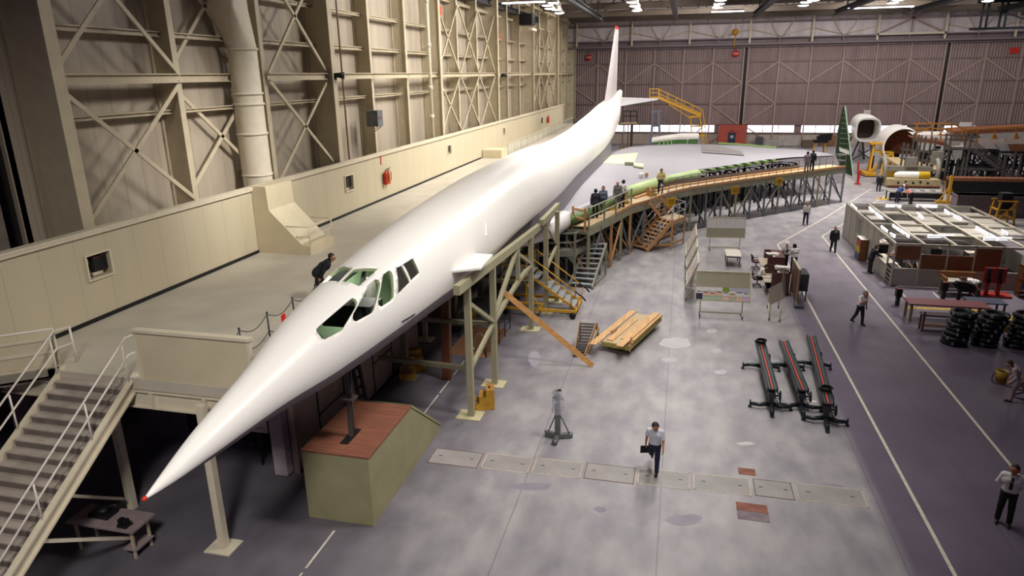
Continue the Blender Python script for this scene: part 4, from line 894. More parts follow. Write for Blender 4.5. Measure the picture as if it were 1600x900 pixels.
# painted railing at the near end, pipe railing further on
m = MB()
P_ = [outer[0], lerp(outer[0], outer[1], .55), outer[1], outer[2]]
for p in P_: m.bar(p-V((0, 0, .55)), p+V((0, 0, 1.15)), .1, .1)
for h in (.55, 1.1): m.sweep([p+V((0, 0, h)) for p in P_], .05, 4)
build('railing', m, mat('landing_grey', '#8c8b7c'), t)
pipe = mat('pipe_grey', '#85868c', .4, .5)
rp = along(outer[4:], 24)
m = MB()
for h in (.55, 1.05): m.sweep([p+V((0, 0, h)) for p in rp], .03, 6)
build('railing', m, pipe, t)
for p in rp: m = MB(); m.tube(p-V((0, 0, .6)), p+V((0, 0, 1.07)), .028, None, 6); build('rail_post', m, pipe, t)
ends_ = [outer[-1], inner[-1]]; m = MB()
for h in (.55, 1.05): m.tube(ends_[0]+V((0, 0, h)), ends_[1]+V((0, 0, h)), .03, None, 6)
build('railing', m, pipe, t)
# legs, sills and braces: timber at the near end, grey steel further out
gs = mat('leg_grey', '#777a7e', .5, .3); 
lp = along(outer, 20)
for i, p in enumerate(lp):
    p = p-V((0, 0, .1)); mt = orangewood if i in (2, 4, 6, 7) else (khaki if i % 3 == 0 else gs)
    m = MB(); m.bar((p.x, p.y, 0), (p.x, p.y, ZD-.3), .16, .16); build('leg', m, mt, t)
    q = p+(along(inner, 20)[i]-lp[i])
    m = MB(); m.bar((q.x, q.y, 0), (q.x, q.y, ZD-.1), .14, .14); build('leg', m, gs, t)
    m = MB(); m.bar((p.x, p.y, .3), (q.x, q.y, 2.6), .08); build('brace', m, gs if i > 6 else orangewood, t)
    if i < 20:
        r_ = lp[i+1]; mt = orangewood if i in (1, 2, 5, 7) else (khaki if i in (11, 12) else gs); a, b_ = V((p.x, p.y, .25)), V((r_.x, r_.y, ZD-.7))
        if i % 2: a.z, b_.z = b_.z, a.z
        m = MB(); m.bar(a, b_, .12, .06); build('brace', m, mt, t)
        if i in (6, 7, 9, 10, 14, 15, 16, 17): m = MB(); m.bar((p.x, p.y, .25), (r_.x, r_.y, .25), .1, .2); build('sill', m, orangewood if i < 8 else gs, t)
tag_sign = mat('caution_yellow', '#d0a018', .5)
for (x, y, lb) in ((1047, 312, 'yellow caution board on the platform by the wooden stairs'), (1146.5, 294.5, 'yellow caution board in the middle of the platform edge'), (1215.5, 281.5, 'yellow caution board farthest out along the platform edge')):
    p = fl(x, y-6, ZD); ti = (fl(x+8, y-7, ZD)-fl(x-8, y-5, ZD)).normalized(); n = V((ti.y, -ti.x, 0)); p = p+n*.16-V((0, 0, .42))
    s = thing('caution_board', lb, 'sign', p); m = MB(); m.prism([p-ti*.42+V((0, 0, -.32)), p+ti*.42+V((0, 0, -.32)), p+ti*.42+V((0, 0, .32)), p-ti*.42+V((0, 0, .32))], n*.03); build('board', m, tag_sign, s)
    m = MB()
    for k, w in ((.12, .26), (-.02, .3), (-.14, .2)): c = p+n*.035+V((0, 0, k)); m.bar(c-ti*w, c+ti*w, .012, .05, n)
    build('lettering', m, black, s)
# timber end rail
p0, p1 = fl(895, 352, ZD), fl(914, 356, ZD)
s = thing('timber_rail', 'raw timber end rail at the near end of the wing platform', 'rail', lerp(p0, p1, .5))
for p in (p0, p1): m = MB(); m.bar(p-V((0, 0, .25)), p+V((0, 0, 1.15)), .13, .1); build('post', m, orangewood, s)
for h in (.5, 1.0): m = MB(); m.bar(p0+V((0, 0, h)), p1+V((0, 0, h)), .1, .13); build('cross_rail', m, orangewood, s)
# ---- wooden stairs with a turn
ZW2 = 2.05
s = thing('wooden_stairs', 'orange timber stairs with a landing climbing to the wing platform', 'staircase', (-1, 49, 0))
q = [fl(1051, 345, ZW2), fl(1070, 337.5, ZW2), None, fl(1030, 339, ZW2)]; q[2] = q[1]+(q[3]-q[0])*.8
m = MB(); m.prism(q, (0, 0, -.06)); build('landing', m, paleply, s)
m = MB()
for a, b_ in zip(q, q[1:]+q[:1]): m.bar(a-V((0, 0, .17)), b_-V((0, 0, .17)), .07, .24)
build('landing_frame', m, orangewood, s)
for p in q: m = MB(); m.bar((p.x, p.y, 0), (p.x, p.y, ZW2-.05), .12, .12); build('post', m, orangewood, s)
m = MB(); m.bar((q[0].x, q[0].y, .35), (q[1].x, q[1].y, .35), .06, .14); m.bar((q[0].x, q[0].y, .35), (-2.3, 47.6, .35), .06, .14); build('cross_rail', m, orangewood, s)
stairs(s, (-3.08, 48.2, 0), (-1.94, 47.3, 0), q[3], q[0], 9, orangewood, orangewood, .26, .07, .28)
d0, d1 = fl(1015, 316, ZD), fl(1033, 309, ZD)
stairs(s, q[3]+(q[2]-q[3])*.05, q[3]+(q[2]-q[3])*.98, d0, d1, 5, orangewood, orangewood, .26, .07, .26)
sp_ = mat('stair_pipe', '#b9bcc2', .35, .5)
F0, F1 = V((-3.08, 48.2, 0)), V((-1.94, 47.3, 0))
for (a, b_) in ((F0, q[3]), (F1, q[0])):
    m = MB(); m.tube(a+V((0, 0, 1.0)), b_+V((0, 0, 1.0)), .03); m.tube(a+V((0, 0, .5)), b_+V((0, 0, .5)), .025)
    for k in (.05, .5, .95): p = lerp(a, b_, k); m.tube(p, p+V((0, 0, 1.0)), .025)
    build('handrail', m, sp_, s)
m = MB(); pr = [q[0], q[1], q[2]]
for h in (.5, 1.05): m.sweep([p+V((0, 0, h)) for p in pr], .028, 6)
for p in pr+[lerp(q[0], q[1], .5)]: m.tube(p-V((0, 0, .2)), p+V((0, 0, 1.07)), .028)
build('handrail', m, sp_, s)
for (a, b_) in ((q[3], d0), (q[2], d1)):
    m = MB()
    for h in (.5, 1.0): m.tube(a+V((0, 0, h)), b_+V((0, 0, h)), .028)
    m.tube(a, a+V((0, 0, 1.0)), .026); m.tube(b_, b_+V((0, 0, 1.0)), .026); build('handrail', m, sp_, s)
# ---- yellow rolling stairs beside the fuselage
s = thing('rolling_stairs', 'yellow rolling stairs with grey treads under the fuselage side', 'staircase', (-6.5, 34, 0))
m = MB()
for y in (32.75, 34.95):
    m.bar((-8.6, y, .38), (-4.7, y, .38), .1, .14); 
for x in (-8.6, -6.6, -4.75): m.bar((x, 32.75, .38), (x, 34.95, .38), .1, .14)
m.bar((-8.6, 32.75, .45), (-7.4, 33.2, 2.1), .07); m.bar((-8.6, 34.95, .45), (-7.4, 34.6, 2.1), .07); m.bar((-8.6, 32.75, .4), (-8.6, 32.75, 2.1), .08); m.bar((-8.6, 34.95, .4), (-8.6, 34.95, 2.1), .08); m.bar((-7.4, 33.2, .4), (-7.4, 33.2, 2.1), .08); m.bar((-7.4, 34.6, .4), (-7.4, 34.6, 2.1), .08)
m.bar((-6.6, 32.75, .4), (-7.4, 33.2, 1.6), .06); m.bar((-8.0, 32.75, .7), (-6.4, 32.75, .7), .07); build('base_frame', m, yellow, s)
for x in (-8.4, -4.9):
    for y in (32.7, 35.0):
        w = MB(); w.lathe([(.001, -.06), (.14, -.06), (.17, -.03), (.17, .03), (.14, .06), (.001, .06)], (x, y, .17), 14, 'y'); w.box((x-.05, y-.03, .17), (x+.05, y+.03, .34)); build('wheel', w, black, s)
tg = mat('tread_plate', '#9c9fa2', .45, .3)
stairs(s, (-4.75, 33.2, .25), (-4.75, 34.6, .25), (-7.3, 33.2, 2.15), (-7.3, 34.6, 2.15), 8, tg, yellow, .34, .06, .12)
m = MB(); m.box((-8.65, 32.75, 2.1), (-7.3, 34.95, 2.16)); build('top_deck', m, tg, s)
for y in (33.15, 34.65):
    m = MB(); a, b_ = V((-4.75, y, .25)), V((-7.3, y, 2.15)); m.tube(a+V((.1, 0, .95)), b_+V((0, 0, 1.0)), .035); m.tube(a+V((-.3, 0, 1.0)), a+V((-.3, 0, .2)), .03); m.tube(a, a+V((.1, 0, .95)), .03); build('handrail', m, yellow, s)
    m = MB(); m.sweep([a+V((.45, 0, .62)), a+V((.3, 0, .8)), a+V((.1, 0, .95)), a+V((-.1, 0, 1.1))], .04); m.sweep([b_+V((.15, 0, .92)), b_+V((-.05, 0, 1.05)), b_+V((-.2, 0, .9)), b_+V((-.2, 0, .3))], .04); build('grip', m, black, s)
m = MB(); pr = [V((-7.3, 32.8, 2.16)), V((-8.6, 32.8, 2.16)), V((-8.6, 34.9, 2.16)), V((-7.3, 34.9, 2.16))]
for h in (.5, 1.05): m.sweep([p+V((0, 0, h)) for p in pr], .03, 6)
for p in pr: m.tube(p, p+V((0, 0, 1.05)), .03)
build('guard_rail', m, yellow, s)
# ---- dark trestles under the wing
tj = None
lew = along(lea[1:-1], 9)
for k in range(1, 10):
    p = lew[k]; tt = (lew[min(k+1, 9)]-lew[k-1]).normalized(); n = V((-tt.y, tt.x, 0)); c = p+n*1.1; c.z = 0
    if tj is None:
        tj = thing('wing_trestle', 'dark braced steel trestle carrying the wing above the platform', 'trestle', c, 'trestles under the wing'); mm = MB()
        for ox in (-.9, .9):
            for oy in (-.5, .9): mm = MB(); mm.bar(c+V((ox, oy, 0)), c+V((ox, oy, 3.3)), .14, .14); build('leg', mm, black, tj)
        for oy in (-.5, .9):
            for (a, b_) in (((-.9, .2), (.9, 2.0)), ((.9, .2), (-.9, 2.0)), ((-.9, 2.1), (.9, 3.3)), ((.9, 2.1), (-.9, 3.3)), ((-.9, 2.05), (.9, 2.05)), ((-.9, 3.3), (.9, 3.3))):
                mm = MB(); mm.bar(c+V((a[0], oy, a[1])), c+V((b_[0], oy, b_[1])), .09, .09); build('brace', mm, black, tj)
        c0 = c; continue
    dup(tj, c, math.atan2(tt.y, tt.x)-math.atan2((lew[2]-lew[0]).y, (lew[2]-lew[0]).x))
for (x, y) in ((0, 66), (5, 70), (-3, 62), (9, 71.5), (2.5, 74), (-4.5, 68)): dup(tj, V((x, y, 0)), .3)
# ---- chain posts along the mezzanine edge, with tags
cp_ = [(-11.1, 14.75), (-11.1, 16.05), (-11.1, 17.4), (-11.1, 18.75), (-11.1, 21.0)]
pos0 = None
for k, (x, y) in enumerate(cp_):
    nm_ = ['nearest the guard panel', 'second from the guard panel', 'third from the guard panel', 'beside the bending man', 'behind the bending man'][k]
    s = thing('chain_post', 'slim dark stanchion on the mezzanine edge, '+nm_, 'stanchion', (x, y, MZ), 'stanchions on the mezzanine edge')
    m = MB(); m.tube((x, y, MZ), (x, y, MZ+1.12), .026); m.ball((x, y, MZ+1.13), .035, 6); build('post', m, darkgrey, s); m = MB(); m.lathe([(.001, 0), (.09, 0), (.09, .02), (.001, .02)], (x, y, MZ), 12); build('base', m, darkgrey, s)
for k in range(-1, len(cp_)-1):
    a = V((-11.05, 13.7, MZ+1.0)) if k < 0 else V((*cp_[k], MZ+1.08)); b_ = V((*cp_[k+1], MZ+1.08))
    for (h, nm_) in ((0, 'upper'), (-.5, 'lower')):
        m = MB(); m.sweep([lerp(a, b_, q/8)+V((0, 0, h-.22*math.sin(PI*q/8))) for q in range(9)], .014, 5)
        solo('barrier_chain', m, darkgrey, '%s sagging chain %s' % (nm_, ['between guard panel and nearest stanchion', 'between first and second stanchion', 'between second and third stanchion', 'just before the bending man', 'behind the bending man'][k+1]), 'chain', 'chains on the mezzanine edge')
rt = mat('tag_red', '#e02a1a', .5)
for (k, lb) in ((1, 'red warning tag hung on the chain nearer the nose'), (2, 'red warning tag hung on the chain nearer the bending man')):
    c = lerp((*cp_[k], MZ), (*cp_[k+1], MZ), .55)+V((.02, 0, .82)); m = MB(); m.box(c+V((-.01, -.1, -.34)), c+V((.01, .1, 0))); m.tube(c, c+V((0, 0, .08)), .01); solo('warning_tag', m, rt, lb, 'tag')
# ---- pit guard rails and ladder handles
s = thing('pit_rail', 'thin black railing around the open service pit', 'guard rail', (-8.7, 28.8, 0))
pr = [V((PX1+.05, 28.6, 0)), V((PX1+.05, PY1+.1, 0)), V((PX0-.1, PY1+.1, 0)), V((PX0-.1, PY0+.4, 0))]
m = MB()
for h in (.5, 1.0): m.sweep([p+V((0, 0, h)) for p in pr], .02, 6)
for a, b_ in zip(pr[:-1], pr[1:]):
    for q in (0, .5, 1): p = lerp(a, b_, q); m.tube(p, p+V((0, 0, 1.0)), .022)
build('rail', m, black, s)
tan = mat('tan_pipe', '#a5917c', .45)
for x, nm_ in ((-8.05, 'nearer'), (-7.7, 'farther')):
    y = PY0+(.3 if x < -8 else .75); m = MB(); m.sweep([(x-.42, y, -.9), (x-.42, y, .75), (x-.36, y, .9), (x-.2, y, 1.0), (x-.06, y, .9), (x, y, .75), (x, y, 0)], .045, 8); solo('grab_hoop', m, tan, nm_+' tan pipe grab hoop at the edge of the service pit', 'handrail')
m = MB(); m.bar((-7.68, 27.6, .1), (-7.64, 28.1, 1.05), .03, .12); solo('red_pole', m, red, 'red strip leaning on the railing of the service pit', 'strip')
# ================================================================== PROPS ON THE FLOOR
# leaning plank, small ladder-stair, plank cart
m = MB(); m.bar((-3.15, 26.95, .05), (-7.02, 26.4, 3.42), .23, .07, (.1, -1, .35)); solo('plank', m, wood('plank_orange', '#d19a5c', axis=0), 'long orange plank leaning from the floor up against the cradle frame', 'plank')
t = thing('step_ladder', 'short wooden ladder-stair propped behind the foot of the leaning plank', 'ladder', (-3.9, 29, 0))
a0, a1, b0, b1 = V((-4.1, 27.85, .05)), V((-3.62, 28.0, .05)), fl(906, 503, 1.0), fl(932, 505, 1.0)
for i in range(11): q = (i+.5)/11; m = MB(); m.bar(lerp(a0, b0, q), lerp(a1, b1, q), .2, .03); build('step', m, mat('tread_brown', '#4a3f38', .6), t)
for a, b_ in ((a0, b0), (a1, b1)): m = MB(); m.bar(a, b_, .05, .16); build('stringer', m, wood('ladder_wood', '#a8855c'), t)
m = MB(); m.bar(b1, (b1.x+.1, b1.y+.3, 0), .06, .1); m.bar(b0, (b0.x, b0.y+.3, 0), .06, .1); m.bar(a1+V((.12, .3, 0)), b1+V((.14, -.25, -.15)), .05, .12); build('leg', m, wood('ladder_wood', '#a8855c'), t)
t = thing('plank_cart', 'low yellow-sided flat cart on castors carrying planks', 'cart', (-1.9, 30.6, 0))
D = (V((-1.0, 33.75, 0))-V((-2.7, 28.1, 0))).normalized(); S = V((D.y, -D.x, 0)); O = V((-2.35, 28.6, 0))
def cp(u, s, z): return O+D*u+S*s+V((0, 0, z))
m = MB(); m.prism([cp(0, -.62, .42), cp(4.3, -.62, .42), cp(4.3, .66, .42), cp(0, .66, .42)], (0, 0, .06)); build('bed', m, paleply, t)
m = MB()
for s_ in (-.62, .66): m.bar(cp(0, s_, .36), cp(4.3, s_, .36), .06, .18)
for u in (0, 4.3): m.bar(cp(u, -.62, .36), cp(u, .66, .36), .06, .18)
build('side_frame', m, mat('dull_yellow', '#a39a52', .6, var=.15), t)
for u in (.5, 3.8):
    for s_ in (-.5, .5): c = cp(u, s_, .13); m = MB(); m.lathe([(.001, -.03), (.11, -.03), (.13, 0), (.11, .03), (.001, .03)], c, 12, 'x'); m.box(c+V((-.05, -.05, .0)), c+V((.05, .05, .15))); build('caster', m, black, t)
planks = [(-.95, .33, -.75, 5.1, .5, 'left plank lying across the cart top'), (.3, .3, -.65, 4.9, .62, 'right plank lying on the pile on the cart'), (.02, .28, .6, 3.6, .49, 'middle plank lying on the cart bed'), (.42, .3, .25, 4.0, .5, 'lower plank under the right plank on the cart'), (.46, .26, .4, 3.9, .56, 'thin plank sandwiched beneath the right plank on the cart'), (-.5, .3, .2, 3.2, .46, 'plank under the left plank on the cart')]
for (s_, w, u, L_, z, lb) in planks:
    zz = {.5: .52, .62: .64, .49: .48, .56: .58, .46: .48}[z]
    if lb.startswith('left'): zz = .53
    m = MB(); m.prism([cp(u, s_, zz), cp(u+L_, s_, zz), cp(u+L_, s_+w, zz), cp(u, s_+w, zz)], (0, 0, .048)); solo('plank', m, lumber, lb, 'plank', 'planks on the cart')
m = MB(); m.bar(cp(1.0, -.6, .62), cp(1.75, -.6, .62), .1, .08); solo('wood_block', m, lumber, 'short wooden block lying on the left plank of the cart', 'block')
m = MB(); m.bar(cp(-.05, .72, .25), cp(-.05, .74, .95), .06, .08); solo('stake', m, orangewood, 'short upright stake at the front corner of the plank cart', 'stake')
# tripod jack wrapped in clear film
t = thing('tripod_jack', 'grey three-footed jack column with a plastic-wrapped head', 'jack', (-3.56, 20.65, 0)); c = V((-3.56, 20.68, 0))
jm = mat('jack_grey', '#6f7072', .45, .4, var=.15)
for a in (100, 335, 215): 
    a = math.radians(a+60 if a == 100 else a); 
for (dx, dy) in ((-.4, .12), (.42, .16), (-.02, -.42)):
    e = c+V((dx, dy, 0)); m = MB(); m.bar(c+V((0, 0, .12)), e+V((0, 0, .1)), .15, .15); m.lathe([(.001, .03), (.08, .03), (.08, .18), (.001, .18)], e, 12); m.tube(e+V((0, 0, 0)), e+V((0, 0, .05)), .05); build('foot', m, jm, t)
for (dx, dy) in ((-.34, .1), (.36, .13)): m = MB(); m.tube(c+V((dx, dy, .2)), c+V((dx*.18, dy*.18, .95)), .022); build('stay', m, jm, t)
m = MB(); m.box(c+V((-.09, -.09, .1)), c+V((.09, .09, 1.3))); m.box(c+V((-.07, -.11, .1)), c+V((-.03, .11, 1.3))); build('column', m, jm, t)
m = MB(); m.tube(c+V((0, 0, 1.3)), c+V((0, 0, 1.78)), .075); m.box(c+V((-.11, -.1, 1.5)), c+V((.1, .1, 1.62))); m.bar(c+V((-.2, 0, 1.55)), c+V((.2, 0, 1.5)), .03); m.bar(c+V((-.05, 0, 1.75)), c+V((.1, 0, 1.85)), .08); build('screw_head', m, darkgrey, t)
m = MB(); random.seed(3); pr = []
for (r, z) in ((.17, .98), (.2, 1.15), (.18, 1.3), (.19, 1.45), (.16, 1.6), (.17, 1.72), (.1, 1.84)): pr.append((r, z))
m.lathe(pr, c, 16)
for i in range(len(m.v)): m.v[i] += V((random.uniform(-.03, .03), random.uniform(-.03, .03), random.uniform(-.02, .02)))
m.prism([c+V((.02, 0, 1.8)), c+V((.2, .02, 1.92)), c+V((.06, .04, 1.84))], (0, .01, 0))
film = mat('clear_film', '#d5d4dc', .18, alpha=.42, var=.02); build('plastic_film', m, film, t)
# roller beams
bmk = mat('beam_black', '#2b3033', .35, .4, var=.2); 
def roller(x0, y0, x1, y1, lb, coil):
    a, b_ = V((x0, y0, .82)), V((x1, y1, .82)); d = (b_-a).normalized(); n = V((d.y, -d.x, 0)); L_ = (b_-a).length
    t = thing('roller_beam', lb, 'roller beam', ((x0+x1)/2, (y0+y1)/2, 0), 'roller beams on stands')
    m = MB(); m.bar(a, b_, .34, .05)
    for s_ in (-.17, .17): m.bar(a+n*s_, b_+n*s_, .05, .2)
    build('channel', m, bmk, t)
    m = MB()
    for s_ in (-.11, .11): m.bar(a+n*s_+V((0, 0, .045)), b_+n*s_+V((0, 0, .045)), .09, .02)
    build('roller_strip', m, mat('roller_steel', '#59686b', .3, .6), t)
    m = MB(); m.bar(a+V((0, 0, .05)), b_+V((0, 0, .05)), .05, .03); build('red_strip', m, mat('red_strip', '#c2402c', .5), t)
    for (q, fw) in ((.22, 1), (.97, -1)):
        c = lerp(a, b_, q); c.z = 0; dd = d*(-1 if fw > 0 else 1)
        m = MB(); m.bar(c+V((0, 0, .2)), c+V((0, 0, .72)), .16, .16); m.box(c+V((-.12, -.12, .5)), c+V((.12, .12, .72))); build('pedestal', m, darkgrey, t)
        hub = c-dd*.05
        for (u, s_) in ((.75 if fw < 0 else .1, 0 if fw < 0 else .1), (.15, .72), (.15, -.72)):
            e = hub+dd*(u if s_ == 0 else u-.1)+n*s_
            if fw > 0 and abs(s_) < .2: continue
            mid = lerp(hub, e, .55)+dd*.12
            m = MB(); m.sweep([hub+V((0, 0, .2)), mid+V((0, 0, .18)), e+V((0, 0, .15))], [.09, .08, .065], 8); m.tube(e, e+V((0, 0, .3)), .025); m.lathe([(.001, 0), (.07, 0), (.07, .05), (.001, .05)], e, 10); build('foot', m, bmk, t)
        w = c+n*-.3+V((0, 0, .55)); m = MB(); R_ = .19; m.sweep([w+dd*R_*math.cos(k*PI/8)+V((0, 0, R_*math.sin(k*PI/8))) for k in range(17)], .018, 6)
        for k in range(3): ang_ = k*PI/3; m.tube(w+dd*R_*math.cos(ang_)+V((0, 0, R_*math.sin(ang_))), w-dd*R_*math.cos(ang_)-V((0, 0, R_*math.sin(ang_))), .012, None, 5)
        m.tube(w, c+V((0, 0, .55)), .03); build('hand_wheel', m, black, t)
        m = MB(); k0 = c+n*-.12+V((0, 0, .45))
        for ang_ in (.4, 2.5, 4.4): e = k0+n*-.14+V((0, 0, 0))+dd*.2*math.cos(ang_)+V((0, 0, .2*math.sin(ang_))); m.tube(k0, e, .013, None, 5); m.ball(e, .03, 5)
        build('handle', m, black, t)
    if coil is not None:
        c = lerp(a, b_, coil); s = thing('cable_coil', 'coil of black cable lying on the %s roller beam' % lb.split()[0], 'cable', c+V((0, 0, .06)), 'cable coils')
        m = MB()
        for k in range(4): m.sweep([c+V((.2*math.cos(q*PI/9)+.02*k-.03, .2*math.sin(q*PI/9)-.02*k, .1+.035*k)) for q in range(19)], .022, 6)
        m.sweep([c+V((.15, -.15, .15)), c+V((.22, -.4, .0)), c+V((.2, -.6, -.1))], .02, 6); build('coil', m, black, s)
roller(3.79, 29.1, 3.77, 24.35, 'leftmost roller beam with red centre strip on splayed stands', .03)
roller(4.77, 29.4, 4.84, 24.5, 'middle roller beam with red centre strip on splayed stands', None)
roller(6.0, 30.2, 5.52, 23.55, 'rightmost and longest roller beam with red centre strip on stands', .84)
m = MB(); c = V((5.3, 25.0, .19)); m.box(c, c+V((.15, .12, .004))); solo('paper_scrap', m, mat('paper', '#d9d6d0', .7), 'scrap of white paper on a foot of the middle roller beam', 'paper')
# yellow step boxes
def stepbox(x, y, rz, lb, s=1.0, name='step_stool'):
    t = thing(name, lb, 'step stool', (0, 0, 0), 'yellow step stools'); w, h = .62*s, .26*s
    wt = mat('worn_yellow', '#b98d2c', .6, var=.25, scale=4)
    m = MB(); m.prism([V((-w/2, .42*s, 0)), V((-w/2, -.42*s, 0)), V((-w/2, -.42*s, h)), V((-w/2, -.14*s, h)), V((-w/2, -.14*s, 2*h)), V((-w/2, .12*s, 2*h)), V((-w/2, .12*s, 3*h)), V((-w/2, .42*s, 3*h))], (w, 0, 0)); build('body', m, wt, t)
    for i, (y0, y1) in enumerate(((-.42, -.14), (-.14, .12), (.12, .42))): m = MB(); m.box((-w/2-.01, y0*s-.01, h*(i+1)), (w/2+.01, y1*s, h*(i+1)+.02)); build('tread', m, wood('stool_top', '#a3762f', dark=.6), t)
    m = MB(); m.box((-.1*s, .2*s, 3*h+.02), (.1*s, .27*s, 3*h+.023)); build('hand_slot', m, black, t)
    t.location = (x, y, 0); t.rotation_euler = (0, 0, rz); return t
stepbox(-6.72, 22.45, math.radians(-75), 'yellow step stool standing at the foot of the front cradle post')
p = fl(642, 574); stepbox(-10.55, p.y, math.radians(40), 'yellow step stool under the fuselage by the mezzanine partition')
p = fl(612, 590); stepbox(-10.6, p.y+.3, math.radians(20), 'dull yellow box stool next to the partition, nearer the nose')
for (x, y, rz, lb) in ((952, 327, .8, 'yellow box step on the wing platform behind the dark-clothed man'), (975, 318, .8, 'yellow box step on the wing platform by the grey-clothed man'), (1018, 306, .7, 'yellow box step under the man in the yellow shirt')):
    p = fl(x, y, ZD); s = stepbox(p.x, p.y, rz, lb, .75); s.location = (p.x, p.y, ZD+.0)
p = fl(735, 507); stepbox(p.x, p.y, .2, 'low yellow bench stool deep under the fuselage behind the pit', .9)
c = fl(703, 517, .0); m = MB()
for k in range(5): m.sweep([c+V(((.5-.05*k)*math.cos(q*PI/9)+.08*k, (.35-.03*k)*math.sin(q*PI/9), .03+.03*k)) for q in range(19)], .025, 6)
solo('cable_coil', m, black, 'coil of black cable on the floor under the fuselage beside the pit', 'cable')
p = fl(1002, 277, ZW+.13); m = MB(); m.lathe([(.001, 0), (.16, 0), (.2, .3), (.16, .34), (.001, .34)], p, 12); solo('white_pot', m, white, 'small white pot standing on the wing near the green slat', 'pot')
p = fl(1010, 276, ZW+.13); m = MB(); m.box(p+V((-.13, -.13, 0)), p+V((.13, .13, .3))); solo('brown_can', m, orangewood, 'small brown can on the wing beside the white pot', 'can')
# black ladders in the shade below the nose
for k, px in enumerate((512, 530)):
    p = fl(px+8, 655); t = thing('black_ladder', ['black ladder leaning on the partition below the nose, nearer one', 'black ladder leaning on the partition below the nose, farther one'][k], 'ladder', p); q = V((-11.05, p.y+.3, 2.9)); p = V((-10.5, p.y, 0))
    for o in (-.22, .22): m = MB(); m.bar(p+V((0, o, 0)), q+V((0, o, 0)), .05, .09); build('stile', m, black, t)
    for i in range(7): c = lerp(p, q, .1+.12*i); m = MB(); m.bar(c+V((0, -.22, 0)), c+V((0, .22, 0)), .04, .06); build('rung', m, black, t)
# bench below the foreground stairs
t = thing('work_bench', 'worn pale-topped bench in the dark beside the foreground stairs', 'bench', (-14, 12.5, 0))
m = MB(); m.prism([V((-13.15, 12.95, .86)), V((-13.12, 12.12, .86)), V((-15.2, 12.12, .86)), V((-15.2, 12.95, .86))], (0, 0, .06)); build('top', m, mat('bench_mauve', '#8f7f80', .6, var=.15), t)
for x, y in ((-13.3, 12.25), (-13.3, 12.8), (-15.05, 12.25), (-15.05, 12.8)): m = MB(); m.bar((x, y, 0), (x, y, .86), .06); build('leg', m, steelcream, t)
m = MB(); m.box((-13.6, 12.2, .25), (-13.2, 12.85, .29)); build('shelf', m, mat('bench_mauve', '#8f7f80'), t)
t = thing('machine_vice', 'small black vice on the near corner of the bench', 'vice', (-13.45, 12.25, .92)); c = V((-13.5, 12.3, .92))
m = MB(); m.box(c+V((-.16, -.1, 0)), c+V((.12, .1, .08))); m.box(c+V((-.14, -.07, .08)), c+V((-.03, .07, .22))); build('body', m, black, t); m = MB(); m.box(c+V((.02, -.07, .08)), c+V((.1, .07, .22))); m.tube(c+V((.1, 0, .14)), c+V((.24, 0, .16)), .02); build('jaw', m, black, t)
m = MB(); c = V((-14.4, 12.6, .92)); m.box(c+V((-.35, -.2, 0)), c+V((.25, .2, .1))); m.ball(c+V((-.1, 0, .14)), .16, 6, (1.4, 1, .6)); m.tube(c+V((-.3, .1, .1)), c+V((.35, .1, .3)), .04); solo('tool_heap', m, black, 'dark heap of tools at the back of the bench', 'tools')
# ------------------------------------------------------------------ display boards and desks
tanb = mat('board_tan', '#a39d87', .6, var=.04); tanf = mat('frame_tan', '#c4bca2', .45); sheet = mat('sheet_white', '#d8d4d2', .6, var=.05, scale=2)
def easel(name, lb, c, L_, ux, face, z0, z1, lean, build_faces, foot=.55):
    """rolling board: c centre on floor, ux along the board, face = outward normal of the visible side"""
    t = thing(name, lb, 'display board', c); ux, face = V(ux).normalized(), V(face).normalized(); c = V(c)
    fa = mat('frame_tan', '#c4bca2')
    for s_ in (-L_*.39, L_*.39):
        b_ = c+ux*s_; m = MB(); m.sweep([b_+face*foot/2+V((0, 0, .14)), b_+face*foot*.4+V((0, 0, .2)), b_+V((0, 0, .24)), b_-face*foot*.4+V((0, 0, .2)), b_-face*foot/2+V((0, 0, .14))], .025, 6); m.tube(b_+V((0, 0, .2)), b_+V((0, 0, z0+.1)), .03); m.bar(b_+V((0, 0, z0+.1)), b_-face*lean*.5+V((0, 0, z1-.1)), .04); build('leg_frame', m, fa, t)
        for o in (-1, 1): p = b_+face*(o*foot/2); m = MB(); m.lathe([(.001, -.02), (.065, -.02), (.07, 0), (.065, .02), (.001, .02)], p+V((0, 0, .07)), 10, 'x'); m.box(p+V((-.02, -.02, .07)), p+V((.02, .02, .16))); build('caster', m, black, t)
    m = MB(); m.bar(c-ux*L_*.39+V((0, 0, .22)), c+ux*L_*.39+V((0, 0, .22)), .03, .07); build('stretcher', m, fa, t)
    A = c-ux*L_/2+face*lean/2+V((0, 0, z0)); X = ux*L_; U = V((0, 0, z1-z0))-face*lean
    nrm = X.cross(U).normalized()
    if nrm.dot(face) < 0: nrm = -nrm
    m = MB(); m.prism([A, A+X, A+X+U, A+U], -nrm*.04); build('board', m, tanb, t)
    m = MB()
    for p, q in ((A, A+X), (A+U, A+X+U), (A, A+U), (A+X, A+X+U)): m.bar(p, q, .05, .06)
    build('frame', m, fa, t)
    build_faces(t, lambda u, v, o=.005: A+X*u+U*v+nrm*o)
    return t
cols = {'w': '#dcdad6', 'p': '#dcb9a0', 'g': '#a9bda6', 'n': '#2c2a52', 'G': '#7f9a32', 'k': '#4a4148', 'y': '#c9c99a', 'm': '#d3aecf', 'b': '#b9b7c4'}
cm_ = {k: mat('chart_'+k*2 if k.isupper() else 'chart_'+k, v, .6, var=.03) for k, v in cols.items()}
def cell(mb, P, keys, k, u0, v0, u1, v1, o=.008): mb.k = keys.index(k); mb.add([P(u0, v0, o), P(u1, v0, o), P(u1, v1, o), P(u0, v1, o)], [(0, 1, 2, 3)])
